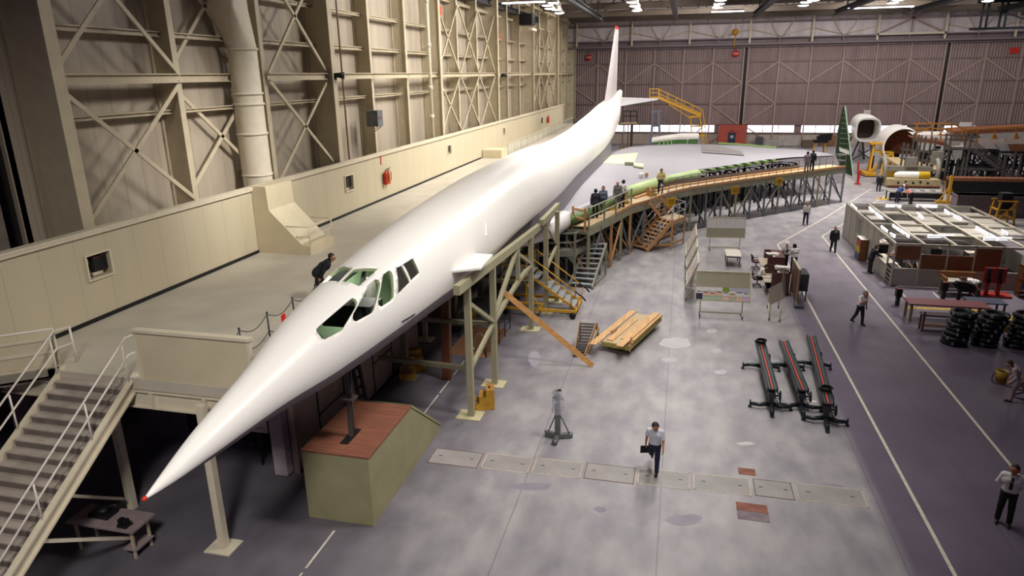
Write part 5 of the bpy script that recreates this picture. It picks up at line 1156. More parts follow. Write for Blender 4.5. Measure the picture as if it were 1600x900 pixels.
def faces_front(t, P):
    keys = list(cols); m = MB(); n = 8; h = .46
    colsdef = ['wn', 'wpg', 'wpg', 'wpg', 'GwP'.lower().replace('g', 'G'), 'bwpg', 'bwp', 'bwm']
    for i, cs in enumerate(colsdef):
        u0, u1 = .01+i/8*.98, .01+(i+1)/8*.98; k = len(cs)
        for j, ch in enumerate(cs): cell(m, P, keys, ch, u0+.002, h*(1-(j+1)/k)+.01, u1-.002, h*(1-j/k)-.002)
        cell(m, P, keys, 'k', u0+.02, h*(.62-.06*(i % 3)), u1-.02, h*(.68-.06*(i % 3)), .012)
    build('colour_charts', m, [cm_[k] for k in keys], t, 'row of coloured charts')
easel('display_board', 'wide tan rolling board with a row of coloured charts along its lower half', (2.45, 34.55, 0), 2.65, (1, .05, 0), (.05, -1, 0), .95, 2.3, .55, faces_front)
def faces_back(t, P):
    m = MB()
    for i in range(4): u0, u1 = i/4+.003, (i+1)/4-.003; m.add([P(u0, .47), P(u1, .47), P(u1, .985), P(u0, .985)], [(0, 1, 2, 3)])
    build('white_sheet', m, sheet, t)
    m = MB()
    for u in (.22, .25, .75, .78): m.bar(P(u, .96, .012), P(u, 1.0, .012), .03, .01)
    build('clip', m, red, t)
easel('display_board', 'rolling board with white sheets on its upper half beyond the small table', (3.35, 48.8, 0), 2.6, (1, .1, 0), (.1, -1, 0), .95, 2.3, .25, faces_back)
def faces_side(kind):
    def f(t, P):
        keys = list(cols); m = MB(); cell(m, P, keys, 'w', .02, .03, .98, .97); random.seed(kind)
        for j in range(7):
            for i in range(5):
                if random.random() < .6: u = .06+i*.18; v = .08+j*.12; cell(m, P, keys, random.choice('pppmwy'), u, v, u+.15, v+.1, .012)
        for j in range(5): v = .12+.17*j; cell(m, P, keys, 'k', .1, v, random.uniform(.3, .8), v+.018, .016)
        build('chart_sheet', m, [cm_[k] for k in keys], t)
    return f
for k, (y, L_) in enumerate(((37.9, 2.6), (41.2, 2.2), (44.9, 3.4))):
    easel('display_board', ['side-on chart board at the left, nearest of the row of three', 'side-on chart board at the left, middle of the row of three', 'side-on chart board at the left, farthest and widest of the row'][k], (1.0, y, 0), L_, (0, 1, 0), (-1, -.05, 0), .95, 2.25, .55, faces_side(k+2))
t = thing('presentation_board', 'blank cream sheet board tilted on a rolling frame before the brown desks', 'display board', (5.1, 35.4, 0))
P1, P2, P3, P4 = fl(1202.5, 476, .9), fl(1225, 466, .95), fl(1221, 440.6, 1.8), fl(1200.5, 451, 1.7)
m = MB(); m.prism([P1, P2, P3, P4], V((.02, .03, -.02))); build('sheet_board', m, mat('board_cream', '#cfc6ae', .6, var=.04), t)
m = MB(); top = V((5.55, 36.2, 2.35)); m.prism([P3, P2+V((0, .05, 0)), P2+V((.08, .3, 0)), top], (.02, .02, 0)); build('back_board', m, tanb, t)
for (x, y) in ((4.78, 34.4), (5.28, 34.3), (4.93, 36.45), (5.48, 36.45)): m = MB(); m.tube((x, y, .1), (x+.02, y+.02, 1.0), .028); build('leg', m, tanf, t); m = MB(); m.lathe([(.001, -.02), (.065, -.02), (.065, .02), (.001, .02)], (x, y, .07), 10, 'x'); m.box((x-.02, y-.02, .07), (x+.02, y+.02, .14)); build('caster', m, black, t)
m = MB(); m.sweep([(4.78, 34.4, .35), (5.03, 34.37, .3), (5.28, 34.3, .35)], .025, 6); m.bar((4.8, 34.4, .3), (4.93, 36.45, .3), .03); build('stretcher', m, tanf, t)
# small white table
t = thing('side_table', 'small white-topped table with dark legs in the middle of the floor', 'table', (3.66, 45.2, 0))
m = MB(); m.box((3.2, 44.3, .7), (4.15, 46.1, .75)); build('top', m, mat('table_white', '#d9d2c4', .4, var=.02), t)
m = MB(); m.box((3.25, 44.36, .62), (4.1, 46.04, .7)); build('apron', m, mat('leg_brown', '#4d3f3b', .5), t)
for x in (3.29, 4.06):
    for y in (44.4, 46.0): m = MB(); m.bar((x, y, 0), (x, y, .66), .06); build('leg', m, mat('leg_brown', '#4d3f3b'), t)
# brown desks
brown = mat('desk_brown', '#5b3c35', .45, var=.1); papers = mat('paper', '#d9d6d0')
def desk(x0, x1, y0, y1, h, lb):
    t = thing('drafting_desk', lb, 'desk', ((x0+x1)/2, (y0+y1)/2, 0))
    for y in (y0, y1-.04): m = MB(); m.box((x0, y, 0), (x1, y+.04, h)); build('side_panel', m, brown, t)
    m = MB(); m.box((x1-.05, y0, 0), (x1, y1, h)); build('back_panel', m, brown, t)
    m = MB(); m.box((x0+.35, y0, h-.04), (x1, y1, h)); build('top_shelf', m, brown, t)
    m = MB(); m.box((x0-.35, y0+.04, .72), (x1, y1-.04, .76)); build('writing_surface', m, mat('desk_top', '#b9aa98', .5), t)
    m = MB(); m.box((x0+.3, y0+.15, h), (x0+.42, y0+.35, h+.02)); build('name_plate', m, papers, t); return t
desk(5.3, 6.25, 38.7, 40.6, 1.3, 'dark brown high-backed desk at which the seated man works')
desk(5.45, 6.5, 42.2, 44.2, 1.3, 'dark brown high-backed desk behind the seated man')
def heap(name, c, n, w, lb, cat):
    m = MB(); random.seed(len(lb))
    for k in range(n): a = random.uniform(-.5, .5); q = V((math.cos(a), math.sin(a), 0)); r_ = V((-q.y, q.x, 0)); o = V(c)+V((random.uniform(-w, w)*.3, random.uniform(-w, w)*.3, .02*k)); m.prism([o-q*w-r_*w*.7, o+q*w-r_*w*.7, o+q*w+r_*w*.7, o-q*w+r_*w*.7], (0, 0, .015))
    solo(name, m, papers, lb, cat)
heap('paper_stack', (5.9, 39.6, 1.3), 9, .3, 'white papers heaped on top of the desk of the seated man', 'papers'); heap('paper_stack', (5.8, 43.0, 1.3), 4, .32, 'white papers spread on top of the desk behind the seated man', 'papers'); heap('paper_stack', (5.15, 39.7, .76), 3, .2, 'open papers in front of the seated man', 'papers')
t = thing('slatted_screen', 'brown slatted wooden screen beside the desk of the seated man', 'screen', (6.45, 38, 0)); m = MB()
for k in range(6): y = 36.9+k*.4; m.box((6.4, y, .3), (6.46, y+.34, 2.0))
build('slat_panel', m, wood('screen_wood', '#6d4a3a', axis=2), t); m = MB()
for y in (36.95, 39.2): m.bar((6.43, y, 0), (6.43, y, 2.05), .08)
m.bar((6.43, 36.9, 2.03), (6.43, 39.3, 2.03), .1, .06); build('frame', m, tanf, t)
t = thing('dark_cabinet', 'dark grey equipment cabinet standing behind the slatted screen', 'cabinet', (6.85, 38.6, 0)); m = MB(); m.box((6.6, 38.0, .55), (7.1, 39.3, 1.5)); build('body', m, mat('cab_dark', '#33363b', .5), t); m = MB(); m.box((6.6, 37.98, .9), (7.1, 38.0, 1.45)); build('door', m, mat('cab_dark2', '#3d4147', .5), t)
for x in (6.65, 7.05):
    for y in (38.1, 39.2): m = MB(); m.bar((x, y, 0), (x, y, .56), .05); build('leg', m, black, t)
m = MB(); m.box((6.3, 36.6, 0), (6.75, 37.1, .16)); solo('floor_box', m, mat('box_greyblue', '#4c505c', .5), 'low grey box on the floor at the foot of the slatted screen', 'box')
def chair(x, y, rz, lb):
    t = thing('office_chair', lb, 'chair', (0, 0, 0)); ch = mat('chair_maroon', '#5a2f2b', .5)
    m = MB(); m.prism([V((-.24, -.22, .44)), V((.24, -.22, .44)), V((.22, .24, .44)), V((-.22, .24, .44))], (0, 0, .07)); build('seat', m, ch, t)
    m = MB(); m.prism([V((-.22, .2, .6)), V((.22, .2, .6)), V((.2, .3, .95)), V((-.2, .3, .95))], (0, .06, 0)); build('backrest', m, ch, t)
    m = MB(); m.sweep([(0, .1, .42), (0, .3, .5), (0, .32, .8)], .025, 6); m.tube((0, 0, .12), (0, 0, .45), .035); build('post', m, darkgrey, t)
    for s_ in (-1, 1): m = MB(); m.sweep([(s_*.25, .2, .5), (s_*.28, .18, .68), (s_*.28, -.15, .68), (s_*.25, -.18, .48)], .022, 6); build('armrest', m, black, t)
    for k in range(4): a = PI/4+k*PI/2; e = V((.28*math.cos(a), .28*math.sin(a), .1)); m = MB(); m.bar((0, 0, .15), e, .05, .04); m.ball((e.x, e.y, .04), .04, 6); build('base_leg', m, darkgrey, t)
    t.location = (x, y, 0); t.rotation_euler = (0, 0, rz); return t
chair(4.75, 40.3, math.radians(90), 'maroon office chair under the seated man'); chair(5.05, 44.2, math.radians(100), 'empty maroon office chair before the farther brown desk')
# ------------------------------------------------------------------ site office
t = thing('site_office', 'open-topped site office of pale and brown panels with bright tube lights', 'office', (16, 48, 0))
OX0, OX1, OY0, OY1, OH = 12.2, 20.4, 41.85, 54.7, 2.55
pan = mat('office_panel', '#a39f95', .6, var=.12, scale=.8); brp = mat('office_brown', '#7d4f30', .6, var=.1); opost = mat('office_post', '#b8b2a2', .5)
def op(nm, a, b_, mt): m = MB(); m.box(a, b_); return build(nm, m, mt, t)
xs = [12.2, 13.55, 14.9, 16.25, 17.6, 19.0, 20.4]
for i in range(6):
    op('lower_panel', (xs[i]+.04, OY0, .06), (xs[i+1]-.04, OY0+.05, 1.05), pan)
    if i in (0,): op('upper_panel', (xs[i]+.04, OY0, 1.6), (xs[i+1]-.04, OY0+.05, 2.4), brp)
    elif i in (1, 2): op('upper_panel', (xs[i]+.04, OY0, 1.1), (xs[i+1]-.04, OY0+.05, 1.95), brp)
    elif i == 3: op('upper_panel', (xs[i]+.04, OY0, 1.1), (xs[i+1]-.04, OY0+.05, 2.4), brp)
for i, x in enumerate(xs): op('post', (x-.04, OY0-.03, 0), (x+.04, OY0+.06, OH), opost)
op('top_rail', (OX0, OY0-.03, OH-.12), (OX1, OY0+.06, OH), opost); op('mid_rail', (OX0, OY0-.02, 1.03), (OX1, OY0+.05, 1.1), opost)
yl_ = [43.0, 45.4, 46.6, 48.2, 49.6, 51.2, 52.9, 54.7]
op('dark_shelf', (OX0+.02, OY0+.1, 0), (OX0+.4, 42.95, 1.1), black)
for k in range(4): op('shelf_board', (OX0, OY0+.1, .25*k+.1), (OX0+.42, 42.95, .25*k+.13), opost)
op('counter_front', (OX0, 43.0, .06), (OX0+.06, 45.4, 1.0), pan); op('counter_top', (OX0-.1, 43.0, 1.0), (OX0+.5, 45.4, 1.05), opost)
for a, b_ in zip(yl_[1:-1], yl_[2:]): op('side_panel', (OX0, a+.04, .06), (OX0+.05, b_-.04, 2.45), pan)
op('dark_window', (OX0-.01, 49.9, 1.25), (OX0+.06, 50.9, 2.2), mat('office_glass', '#4a4440', .3))
for y in [OY0]+yl_: op('post', (OX0-.03, y-.04, 0), (OX0+.06, y+.04, OH), opost)
op('top_rail', (OX0-.03, OY0, OH-.12), (OX0+.06, OY1, OH), opost); op('top_rail', (OX0, OY1-.06, OH-.12), (OX1, OY1, OH), opost); op('top_rail', (OX1-.06, OY0, OH-.12), (OX1, OY1, OH), opost)
op('rear_panel', (OX0, OY1-.05, .05), (OX1, OY1, 2.4), pan); op('right_panel', (OX1-.05, OY0, .05), (OX1, OY1, 1.2), pan)
for x in (13.7, 15.3, 17.0, 18.7): op('roof_beam', (x-.06, OY0, OH-.1), (x+.06, OY1, OH), opost)
for y in (44.4, 47.6, 51.2): op('cross_beam', (OX0, y-.05, OH-.14), (OX1, y+.05, OH-.02), opost)
cp2 = mat('ceiling_board', '#9c968c', .7, var=.15, scale=1.5)
random.seed(12); cx = [12.25, 13.64, 15.24, 16.94, 18.64, 20.3]; cy_ = [41.95, 44.35, 45.9, 47.55, 49.4, 51.15, 53.0, 54.6]
skip = {(0, 0), (0, 1), (1, 0), (0, 2), (2, 2), (3, 0), (0, 6), (1, 6), (2, 6), (3, 6), (4, 6), (1, 4), (4, 1), (3, 3), (4, 0), (0, 3), (2, 0), (1, 0)}
for i in range(5):
    for j in range(7):
        if (i, j) in skip: continue
        a = .32 if (i*3+j) % 4 == 0 else 0
        m = MB(); m.box((cx[i]+.07+a, cy_[j]+.05, OH-.2), (cx[i+1]-.07, cy_[j+1]-.05-a*.8, OH-.16)); build('ceiling_board', m, cp2, t)
op('inner_floor', (OX0+.1, OY0+.1, 0), (OX1-.1, OY1-.1, .01), mat('office_floor', '#4a4340', .7))
tg2 = mat('office_tube', '#f3eeff', emit=4)
tubes = [((1450, 370), (1490, 370)), ((1537, 374), (1580, 374)), ((1384, 322), (1408, 323)), ((1432, 322), (1464, 323)), ((1330, 320), (1338, 327)), ((1358, 325), (1366, 332)), ((1367, 333), (1378, 341)), ((1476, 329), (1483, 334)), ((1486, 335), (1502, 343)), ((1395, 353), (1408, 362)), ((1410, 363), (1420, 370)), ((1377, 355), (1386, 362)), ((1391, 366), (1398, 370)), ((1525, 356), (1543, 367)), ((1547, 368), (1558, 375)), ((1565, 361), (1574, 366)), ((1433, 334), (1442, 341))]
for k, (a, b_) in enumerate(tubes):
    p, q = fl(*a, OH-.08), fl(*b_, OH-.08); m = MB(); m.bar(p+V((0, 0, .04)), q+V((0, 0, .04)), .16, .05)
    s = build('light_fitting', m, opost, t); m = MB(); m.tube(p+V((.0, .0, -.02)), q+V((0, 0, -.02)), .04); m.tube(p+V((0, 0, .08)), q+V((0, 0, .08)), .04, None, 8); build('tube', m, tg2, s)
# desks and drawers inside the office
for k, (x, y, w, d_) in enumerate(((12.75, 43.9, .7, 1.2), (13.6, 42.6, 1.1, .6), (15.8, 43.2, 1.4, .7), (14.6, 46.5, 1.4, .8), (17.8, 44.2, 1.5, .7), (16.2, 49.0, 1.5, .8), (18.8, 48, 1.4, .8), (13.6, 50, .8, 1.4))):
    s = thing('office_desk', 'desk with papers inside the site office, '+['by the open counter', 'behind the clear front window', 'behind the first brown panels', 'in the middle bay', 'behind the right brown panels', 'under the centre lights', 'under the right-hand lights', 'along the left side wall'][k], 'desk', (x, y, 0), 'desks in the site office')
    m = MB(); m.box((x-w/2, y-d_/2, .72), (x+w/2, y+d_/2, .76)); build('top', m, mat('desk_top', '#b9aa98'), s); m = MB()
    m.box((x-w/2, y-d_/2, 0), (x-w/2+.06, y+d_/2, .72)); m.box((x+w/2-.4, y-d_/2, 0), (x+w/2, y+d_/2, .72)); build('pedestal', m, darkgrey, s)
    m = MB(); m.box((x-w*.3, y-d_*.3, .76), (x+w*.1, y+d_*.1, .79)); m.box((x+w*.15, y-d_*.2, .76), (x+w*.4, y+d_*.3, .86)); solo('paper_stack', m, papers, 'papers on the desk '+['by the open counter of the office', 'behind the clear front window of the office', 'behind the first brown office panels', 'in the middle bay of the office', 'behind the right brown office panels', 'under the centre lights of the office', 'under the right-hand lights of the office', 'along the left side wall of the office'][k], 'papers', 'papers on office desks')
t = thing('file_cubby', 'brown cubby cabinet with red, yellow and blue fronts against the office side', 'cabinet', (11.9, 47.8, 0))
m = MB(); m.box((11.72, 47.35, 0), (12.12, 48.5, 1.42)); build('body', m, brp, t)
for k, (c_, z0, z1) in enumerate((('#a5372b', .95, 1.38), ('#b9a12c', .5, .92), ('#2f4a78', .05, .47))): m = MB(); m.box((11.7, 47.42, z0), (11.72, 48.43, z1)); build('drawer', m, mat('cubby%d' % k, c_, .5), t)
m = MB(); m.box((11.7, 47.32, 1.42), (12.14, 48.53, 1.45)); build('top', m, papers, t)
# ------------------------------------------------------------------ right side work area
for (x, y, lb) in ((11.62, 38.2, 'dark bollard post at the left end of the maroon table'), (14.33, 39.9, 'dark bollard post behind the maroon table')):
    t = thing('bollard_post', lb, 'bollard', (x, y, 0)); m = MB(); m.bar((x, y, 0), (x, y, .55), .18, .2); build('post', m, mat('bollard_green', '#24302a', .5), t); m = MB(); m.box((x-.14, y-.16, .5), (x+.14, y+.16, .92)); build('head', m, black, t); m = MB(); m.box((x-.12, y-.14, .92), (x+.12, y+.14, .94)); build('cap', m, mat('cap_maroon', '#6e2a2a', .5), t)
t = thing('maroon_table', 'long maroon-topped table with pale wooden legs', 'table', (13, 36.1, 0)); m = MB(); m.box((11.4, 35.6, .86), (15.0, 36.7, .93)); build('top', m, mat('top_maroon', '#7a4347', .4, var=.1), t)
for x in (11.55, 14.85):
    for y in (35.72, 36.55): m = MB(); m.bar((x, y, 0), (x, y, .86), .12); build('leg', m, mat('leg_pale', '#8d7a66', .6), t)
t = thing('low_bench', 'narrow dark bench with a lower shelf in front of the maroon table', 'bench', (12.7, 34.5, 0)); m = MB(); m.box((11.6, 34.2, .78), (14.2, 34.75, .86)); build('top', m, mat('bench_dark', '#4b3b40', .5), t); m = MB(); m.box((11.7, 34.25, .25), (14.1, 34.7, .3)); build('shelf', m, mat('bench_shelf', '#8a7068', .6), t)
for x in (11.68, 14.1): m = MB(); m.bar((x, 34.28, 0), (x, 34.28, 1.0 if x < 12 else .8), .08); m.bar((x, 34.68, 0), (x, 34.68, .8), .08); build('leg', m, brown, t)
ringm = mat('ring_black', '#16181c', .35, .3, var=.2); clipm = mat('ring_clip', '#8e939c', .3, .6)
r0 = None
names = ['left stack', 'middle stack', 'right stack']
def mk_ring():
    t = thing('black_ring', 'x', 'ring', (0, 0, 0), 'black rings in three stacks')
    m = MB(); m.lathe([(.34, .02), (.5, 0), (.54, .05), (.54, .14), (.5, .2), (.42, .22), (.34, .18), (.3, .1), (.34, .02)], (0, 0, 0), 28); m.lathe([(.001, .07), (.32, .07), (.32, .12), (.001, .12)], (0, 0, 0), 20); build('rim', m, ringm, t)
    for k in range(5): a = k*2*PI/5+.3; p = V((.5*math.cos(a), .5*math.sin(a), .12)); m = MB(); m.box(p+V((-.05, -.05, -.04)), p+V((.05, .05, .09))); build('clip', m, clipm, t)
    return t
pos_n = ['lowest', 'second from bottom', 'third from bottom', 'fourth from bottom', 'third from top', 'second from top', 'topmost']
for si, (x, y) in enumerate(((12.6, 32.9), (13.9, 33.0), (15.2, 33.1))):
    for k in range(7):
        lb = 'black ring with bright clips, %s of the %s' % (pos_n[k], names[si])
        off = V((random.uniform(-.07, .07)+.04*k*(1 if si != 1 else .6), random.uniform(-.06, .06), 0))
        if r0 is None: r0 = mk_ring(); r0['label'] = lb; o = r0
        else: o = dup(r0, label=lb)
        o.location = V((x, y, .225*k))+off; o.rotation_euler = (0, 0, random.uniform(0, 6))
t = thing('yellow_crate', 'dull yellow crate between the ring stacks and the tables', 'crate', (15.2, 35.4, 0)); m = MB(); m.box((14.9, 34.9, 0), (15.9, 35.6, .55)); build('body', m, mat('crate_ochre', '#94702c', .6, var=.15), t); m = MB(); m.box((14.88, 34.88, .55), (15.92, 35.62, .6)); build('lid', m, mat('crate_lid', '#b99a34', .6), t)
t = thing('folder_table', 'low table covered with dark blue sheets behind the ring stacks', 'table', (15.2, 37, 0)); m = MB(); m.box((14.5, 36.9, .72), (16.2, 37.9, .78)); build('top', m, mat('blue_sheet', '#3b3f55', .5, var=.15), t)
for x in (14.6, 16.1):
    for y in (37.0, 37.8): m = MB(); m.bar((x, y, 0), (x, y, .72), .08); build('leg', m, brown, t)
t = thing('work_counter', 'cluttered pale workbench in front of the office panels', 'bench', (15.3, 40.8, 0)); m = MB(); m.box((14.5, 40.3, .8), (16.2, 41.3, .86)); build('top', m, mat('counter_top2', '#a6a097', .5, var=.15), t)
for x in (14.6, 16.1):
    for y in (40.4, 41.2): m = MB(); m.bar((x, y, 0), (x, y, .8), .09); build('leg', m, mat('leg_pale', '#8d7a66'), t)
m = MB(); m.box((14.48, 40.28, .86), (14.56, 41.32, 1.05)); m.box((14.5, 41.22, .86), (16.2, 41.32, 1.2)); build('back_board', m, mat('bench_orange', '#8a5a2e', .6), t); m = MB(); m.box((15.3, 40.34, .3), (16.1, 41.2, .78)); build('drawer_unit', m, black, t)
m = MB(); m.box((15.35, 40.5, .86), (16.0, 41.0, .98)); m.tube((15.5, 40.7, .98), (15.8, 40.7, 1.05), .05); solo('machine_part', m, brown, 'dark red-brown part lying on the cluttered workbench', 'part')
t = thing('pedestal_grinder', 'dark pedestal machine in front of the cluttered workbench', 'machine', (14.9, 39.4, 0)); m = MB(); m.tube((14.9, 39.4, 0), (14.9, 39.4, .9), .09); m.lathe([(.001, 0), (.25, 0), (.25, .05), (.001, .05)], (14.9, 39.4, 0), 14); build('pedestal', m, black, t); m = MB(); m.box((14.65, 39.25, .9), (15.15, 39.55, 1.15)); m.tube((14.55, 39.4, 1.02), (15.25, 39.4, 1.02), .1); build('head', m, black, t)
t = thing('red_rack', 'red panel rack on a wide red base beside the bending man', 'rack', (17, 41.0, 0)); m = MB(); m.box((16.2, 40.5, 0), (17.9, 41.4, .12)); build('base', m, mat('rack_red', '#96281f', .5), t)
for x in (16.75, 17.3):
    m = MB(); m.bar((x, 40.9, .1), (x, 40.9, 1.0), .16); build('post', m, mat('rack_red', '#b9352a'), t); m = MB(); m.box((x-.25, 40.82, .75), (x+.25, 40.95, 1.6)); build('panel', m, mat('rack_red', '#b9352a'), t); m = MB(); 
    for k in range(5): m.ball((x-.1+.05*(k % 2), 40.78, .95+.15*k), .09, 6)
    build('hung_parts', m, black, t)
t = thing('open_shelf', 'brown open shelf with a blue cloth at the right edge of the office', 'shelf', (18.9, 41.2, 0))
for x in (18.3, 19.6): m = MB(); m.box((x, 40.8, 0), (x+.06, 41.4, 1.75)); build('side_panel', m, brp, t)
for z in (.2, .9, 1.7): m = MB(); m.box((18.3, 40.8, z), (19.66, 41.4, z+.05)); build('shelf_board', m, brp, t)
m = MB(); m.prism([V((18.35, 40.75, .5)), V((18.75, 40.75, .55)), V((18.65, 40.75, 1.6)), V((18.45, 40.75, 1.6))], (0, .06, 0)); solo('blue_cloth', m, mat('cloth_blue', '#2f4f86', .8), 'blue cloth hanging on the front of the brown open shelf', 'cloth')
# bucket of the crouching man with its hose
c = V((12.15, 28.1, .0)); p = fl(1563, 597, 0.0)
t = thing('yellow_bucket', 'dull yellow bucket beside the man in pale overalls', 'bucket', (p.x, p.y, 0)); m = MB(); m.lathe([(.001, .0), (.19, .0), (.23, .5), (.21, .5), (.18, .03), (.001, .03)], p, 20); build('body', m, mat('bucket_yellow', '#9b7a1e', .5, var=.15), t); m = MB(); m.lathe([(.001, .42), (.2, .42)], p, 20); build('contents', m, black, t)
m = MB(); h = [p+V((.02, 0, .45)), p+V((-.3, -.05, .35)), p+V((-.32, -.15, .03)), p+V((.1, -.4, .02)), p+V((.5, -.8, .02)), p+V((.1, -1.1, .02)), p+V((-.05, -1.4, .02)), p+V((.5, -1.6, .02)), p+V((1.0, -1.2, .02))]
pts = []
for i in range(len(h)-1):
    for q in range(5): 
        a = h[max(i-1, 0)]; b_, c_, d_ = h[i], h[i+1], h[min(i+2, len(h)-1)]; u = q/5
        pts.append(.5*((2*b_)+(c_-a)*u+(2*a-5*b_+4*c_-d_)*u*u+(3*b_-a-3*c_+d_)*u**3))
m.sweep(pts, .018, 6); solo('rubber_hose', m, black, 'thin black hose looping from the yellow bucket across the floor', 'hose')
# ================================================================== FAR END: TAIL RIGS, SECTIONS, SCAFFOLDS
def pole(m, a, b_, r=.05): m.bar(a, b_, r*2)
# yellow boom stairs behind the tail
t = thing('boom_stairs', 'tall yellow inclined boom stairs with a basket behind the tailplane', 'access stairs', (3, 104, 0)); YS = 104
g = lambda x, y, o=0: onY(x, y, YS)+V((0, o, 0))
m = MB()
for o in (0, 1.2):
    m.bar(g(1030, 153, o), g(1095, 181, o), .14, .3); m.bar(g(1016, 153, o), g(1031, 153, o), .12, .25); m.bar(g(1075, 183, o), g(1095, 182, o), .12, .2); m.bar(g(1045, 163, o), g(1076, 183, o), .1)
build('boom', m, yellow, t)
m = MB()
for o in (0, 1.2):
    for dy in (0, -7): m.bar(g(1030, 147+dy, o), g(1096, 178+dy, o), .07)
    for q in np.linspace(0, 1, 6): a = lerp(g(1030, 153, o), g(1095, 181, o), q); b_ = lerp(g(1030, 140, o), g(1096, 171, o), q); m.bar(a, b_, .06)
build('handrail', m, yellow, t)
m = MB(); m.prism([g(1016, 153.5), g(1031, 153.5), g(1031, 153.5, 1.2), g(1016, 153.5, 1.2)], (0, 0, -.08))
for o in (0, 1.2):
    for y_ in (145, 139): m.bar(g(1015, y_, o), g(1029, y_, o), .07)
    for x_ in (1015, 1029): m.bar(g(x_, 153, o), g(x_, 138, o), .07)
build('basket', m, yellow, t)
for k in range(12): q = (k+.5)/12; a = lerp(g(1032, 153), g(1094, 180), q); m = MB(); m.bar(a, a+V((0, 1.2, 0)), .3, .05); build('step', m, yellow, t)
m = MB()
for o in (0, 1.3):
    m.bar(g(1079, 184, o), V((g(1084, 213, o).x, YS+o, 1.0)), .16); m.bar(g(1094, 183, o), V((g(1104, 225).x, YS+o, .2)), .16); m.bar(g(1098, 172, o), V((g(1105, 225).x+.4, YS+o, .2)), .1); m.bar(g(1080, 198, o), g(1099, 197, o), .1); m.bar(g(1083, 212, o), g(1101, 212, o), .14); m.bar(g(1085, 210, o), g(1098, 199, o), .08); m.bar(g(1084, 213, o), V((g(1075, 222).x, YS+o, .2)), .12)
build('leg_frame', m, yellow, t)
m = MB()
for x_ in (1075, 1104):
    for o in (0, 1.3): p = V((g(x_, 222).x, YS+o, .2)); m.lathe([(.001, -.08), (.2, -.08), (.2, .08), (.001, .08)], p, 12, 'y')
build('wheel', m, black, t)
# lift beside the tail
t = thing('mast_lift', 'dark-railed work lift on a yellow base right of the tail cone', 'lift', (-7, 99, 0)); YS = 99
m = MB(); m.prism([g(969, 193), g(994, 192.5), g(994, 192.5, 1.5), g(969, 193, 1.5)], (0, 0, -.25)); build('deck', m, paleply, t)
m = MB()
for o in (0, 1.5):
    for y_ in (182, 174): m.bar(g(974, y_, o), g(995, y_, o), .07)
    for x_ in (974, 984.5, 995): m.bar(g(x_, 192, o), g(x_, 174, o), .07)
build('guard_rail', m, darkgrey, t)
p = g(987, 195); m = MB(); m.bar((p.x, 99.6, 0), (p.x, 99.6, p.z), .35); m.bar((p.x-.5, 99.3, 0), (p.x-.5, 99.3, p.z), .12); build('mast', m, mat('mast_brown', '#6b573a', .5), t)
m = MB(); bx0, bx1 = g(968, 215).x, g(991, 215).x
for x_ in np.linspace(bx0, bx1, 5):
    for o in (0, 1.4): m.bar((x_, 99+o, 0), (x_, 99+o, 2.0), .08)
for z in (.3, 1.0, 1.9):
    for o in (0, 1.4): m.bar((bx0, 99+o, z), (bx1, 99+o, z), .08)
build('base_cage', m, yellow, t)
# grey A-frame
t = thing('trestle_tower', 'grey A-shaped trestle tower in front of the bright windows', 'trestle', (-2.2, 110, 0)); YS = 110
for o in (0, 1.5): m = MB(); m.bar(g(1021, 175, o), V((g(1015, 225).x, 110+o, 0)), .3); m.bar(g(1029, 175, o), V((g(1032, 225).x, 110+o, 0)), .3); m.bar(g(1018, 197, o), g(1031, 197, o), .2); build('leg', m, mat('tower_grey', '#6f7280', .5), t)
m = MB(); m.bar(g(1017, 174.5, .7), g(1033, 174.5, .7), 1.6, .25); build('head_beam', m, mat('tower_grey', '#6f7280'), t)
# flap section with white top
t = thing('flap_section', 'white-topped green flap section lying on stands behind the wing', 'aircraft section', (0, 92, 0)); YS = 92
pts = [(1018, 220), (1040, 216.5), (1064, 213.5), (1092, 213.5), (1092, 217), (1060, 218), (1018, 222.5)]
m = MB(); m.prism([g(*q) for q in pts], (0, 2.2, .25)); build('top_skin', m, white, t)
pts = [(1018, 222), (1060, 217.5), (1090, 216.5), (1090, 227), (1018, 228)]
m = MB(); m.prism([g(*q)+V((0, .05, 0)) for q in pts], (0, 2.0, 0)); build('green_body', m, mat('flap_green', '#4f7a45', .5, var=.15), t)
m = MB()
for x_ in (1024, 1048, 1084): p = g(x_, 226, 1); m.bar((p.x, p.y, 0), (p.x, p.y, p.z+.2), .3); 
build('stand', m, darkgrey, t)
# small brackets along the rear edge of the wing
for k, (x_, y_) in enumerate(((1030, 226), (1037, 226), (1043, 225.5), (1049, 225.5), (1074, 224.8))):
    p = fl(x_, y_, ZW); mm = MB(); mm.bar(p+V((0, .3, -.3)), p+V((0, .3, .5)), .1); mm.bar(p+V((-.15, .3, .45)), p+V((.2, .3, .5)), .08); build('hinge_bracket', mm, pgreen, plane)
m = MB(); m.sweep([fl(x_, y_, ZW)+V((0, .5, .05)) for x_, y_ in ((1122, 225.5), (1150, 227), (1180, 229.5), (1213, 232.5))], .14, 6); build('rear_spar_edge', m, mat('rib_green', '#7f9a5a'), plane)
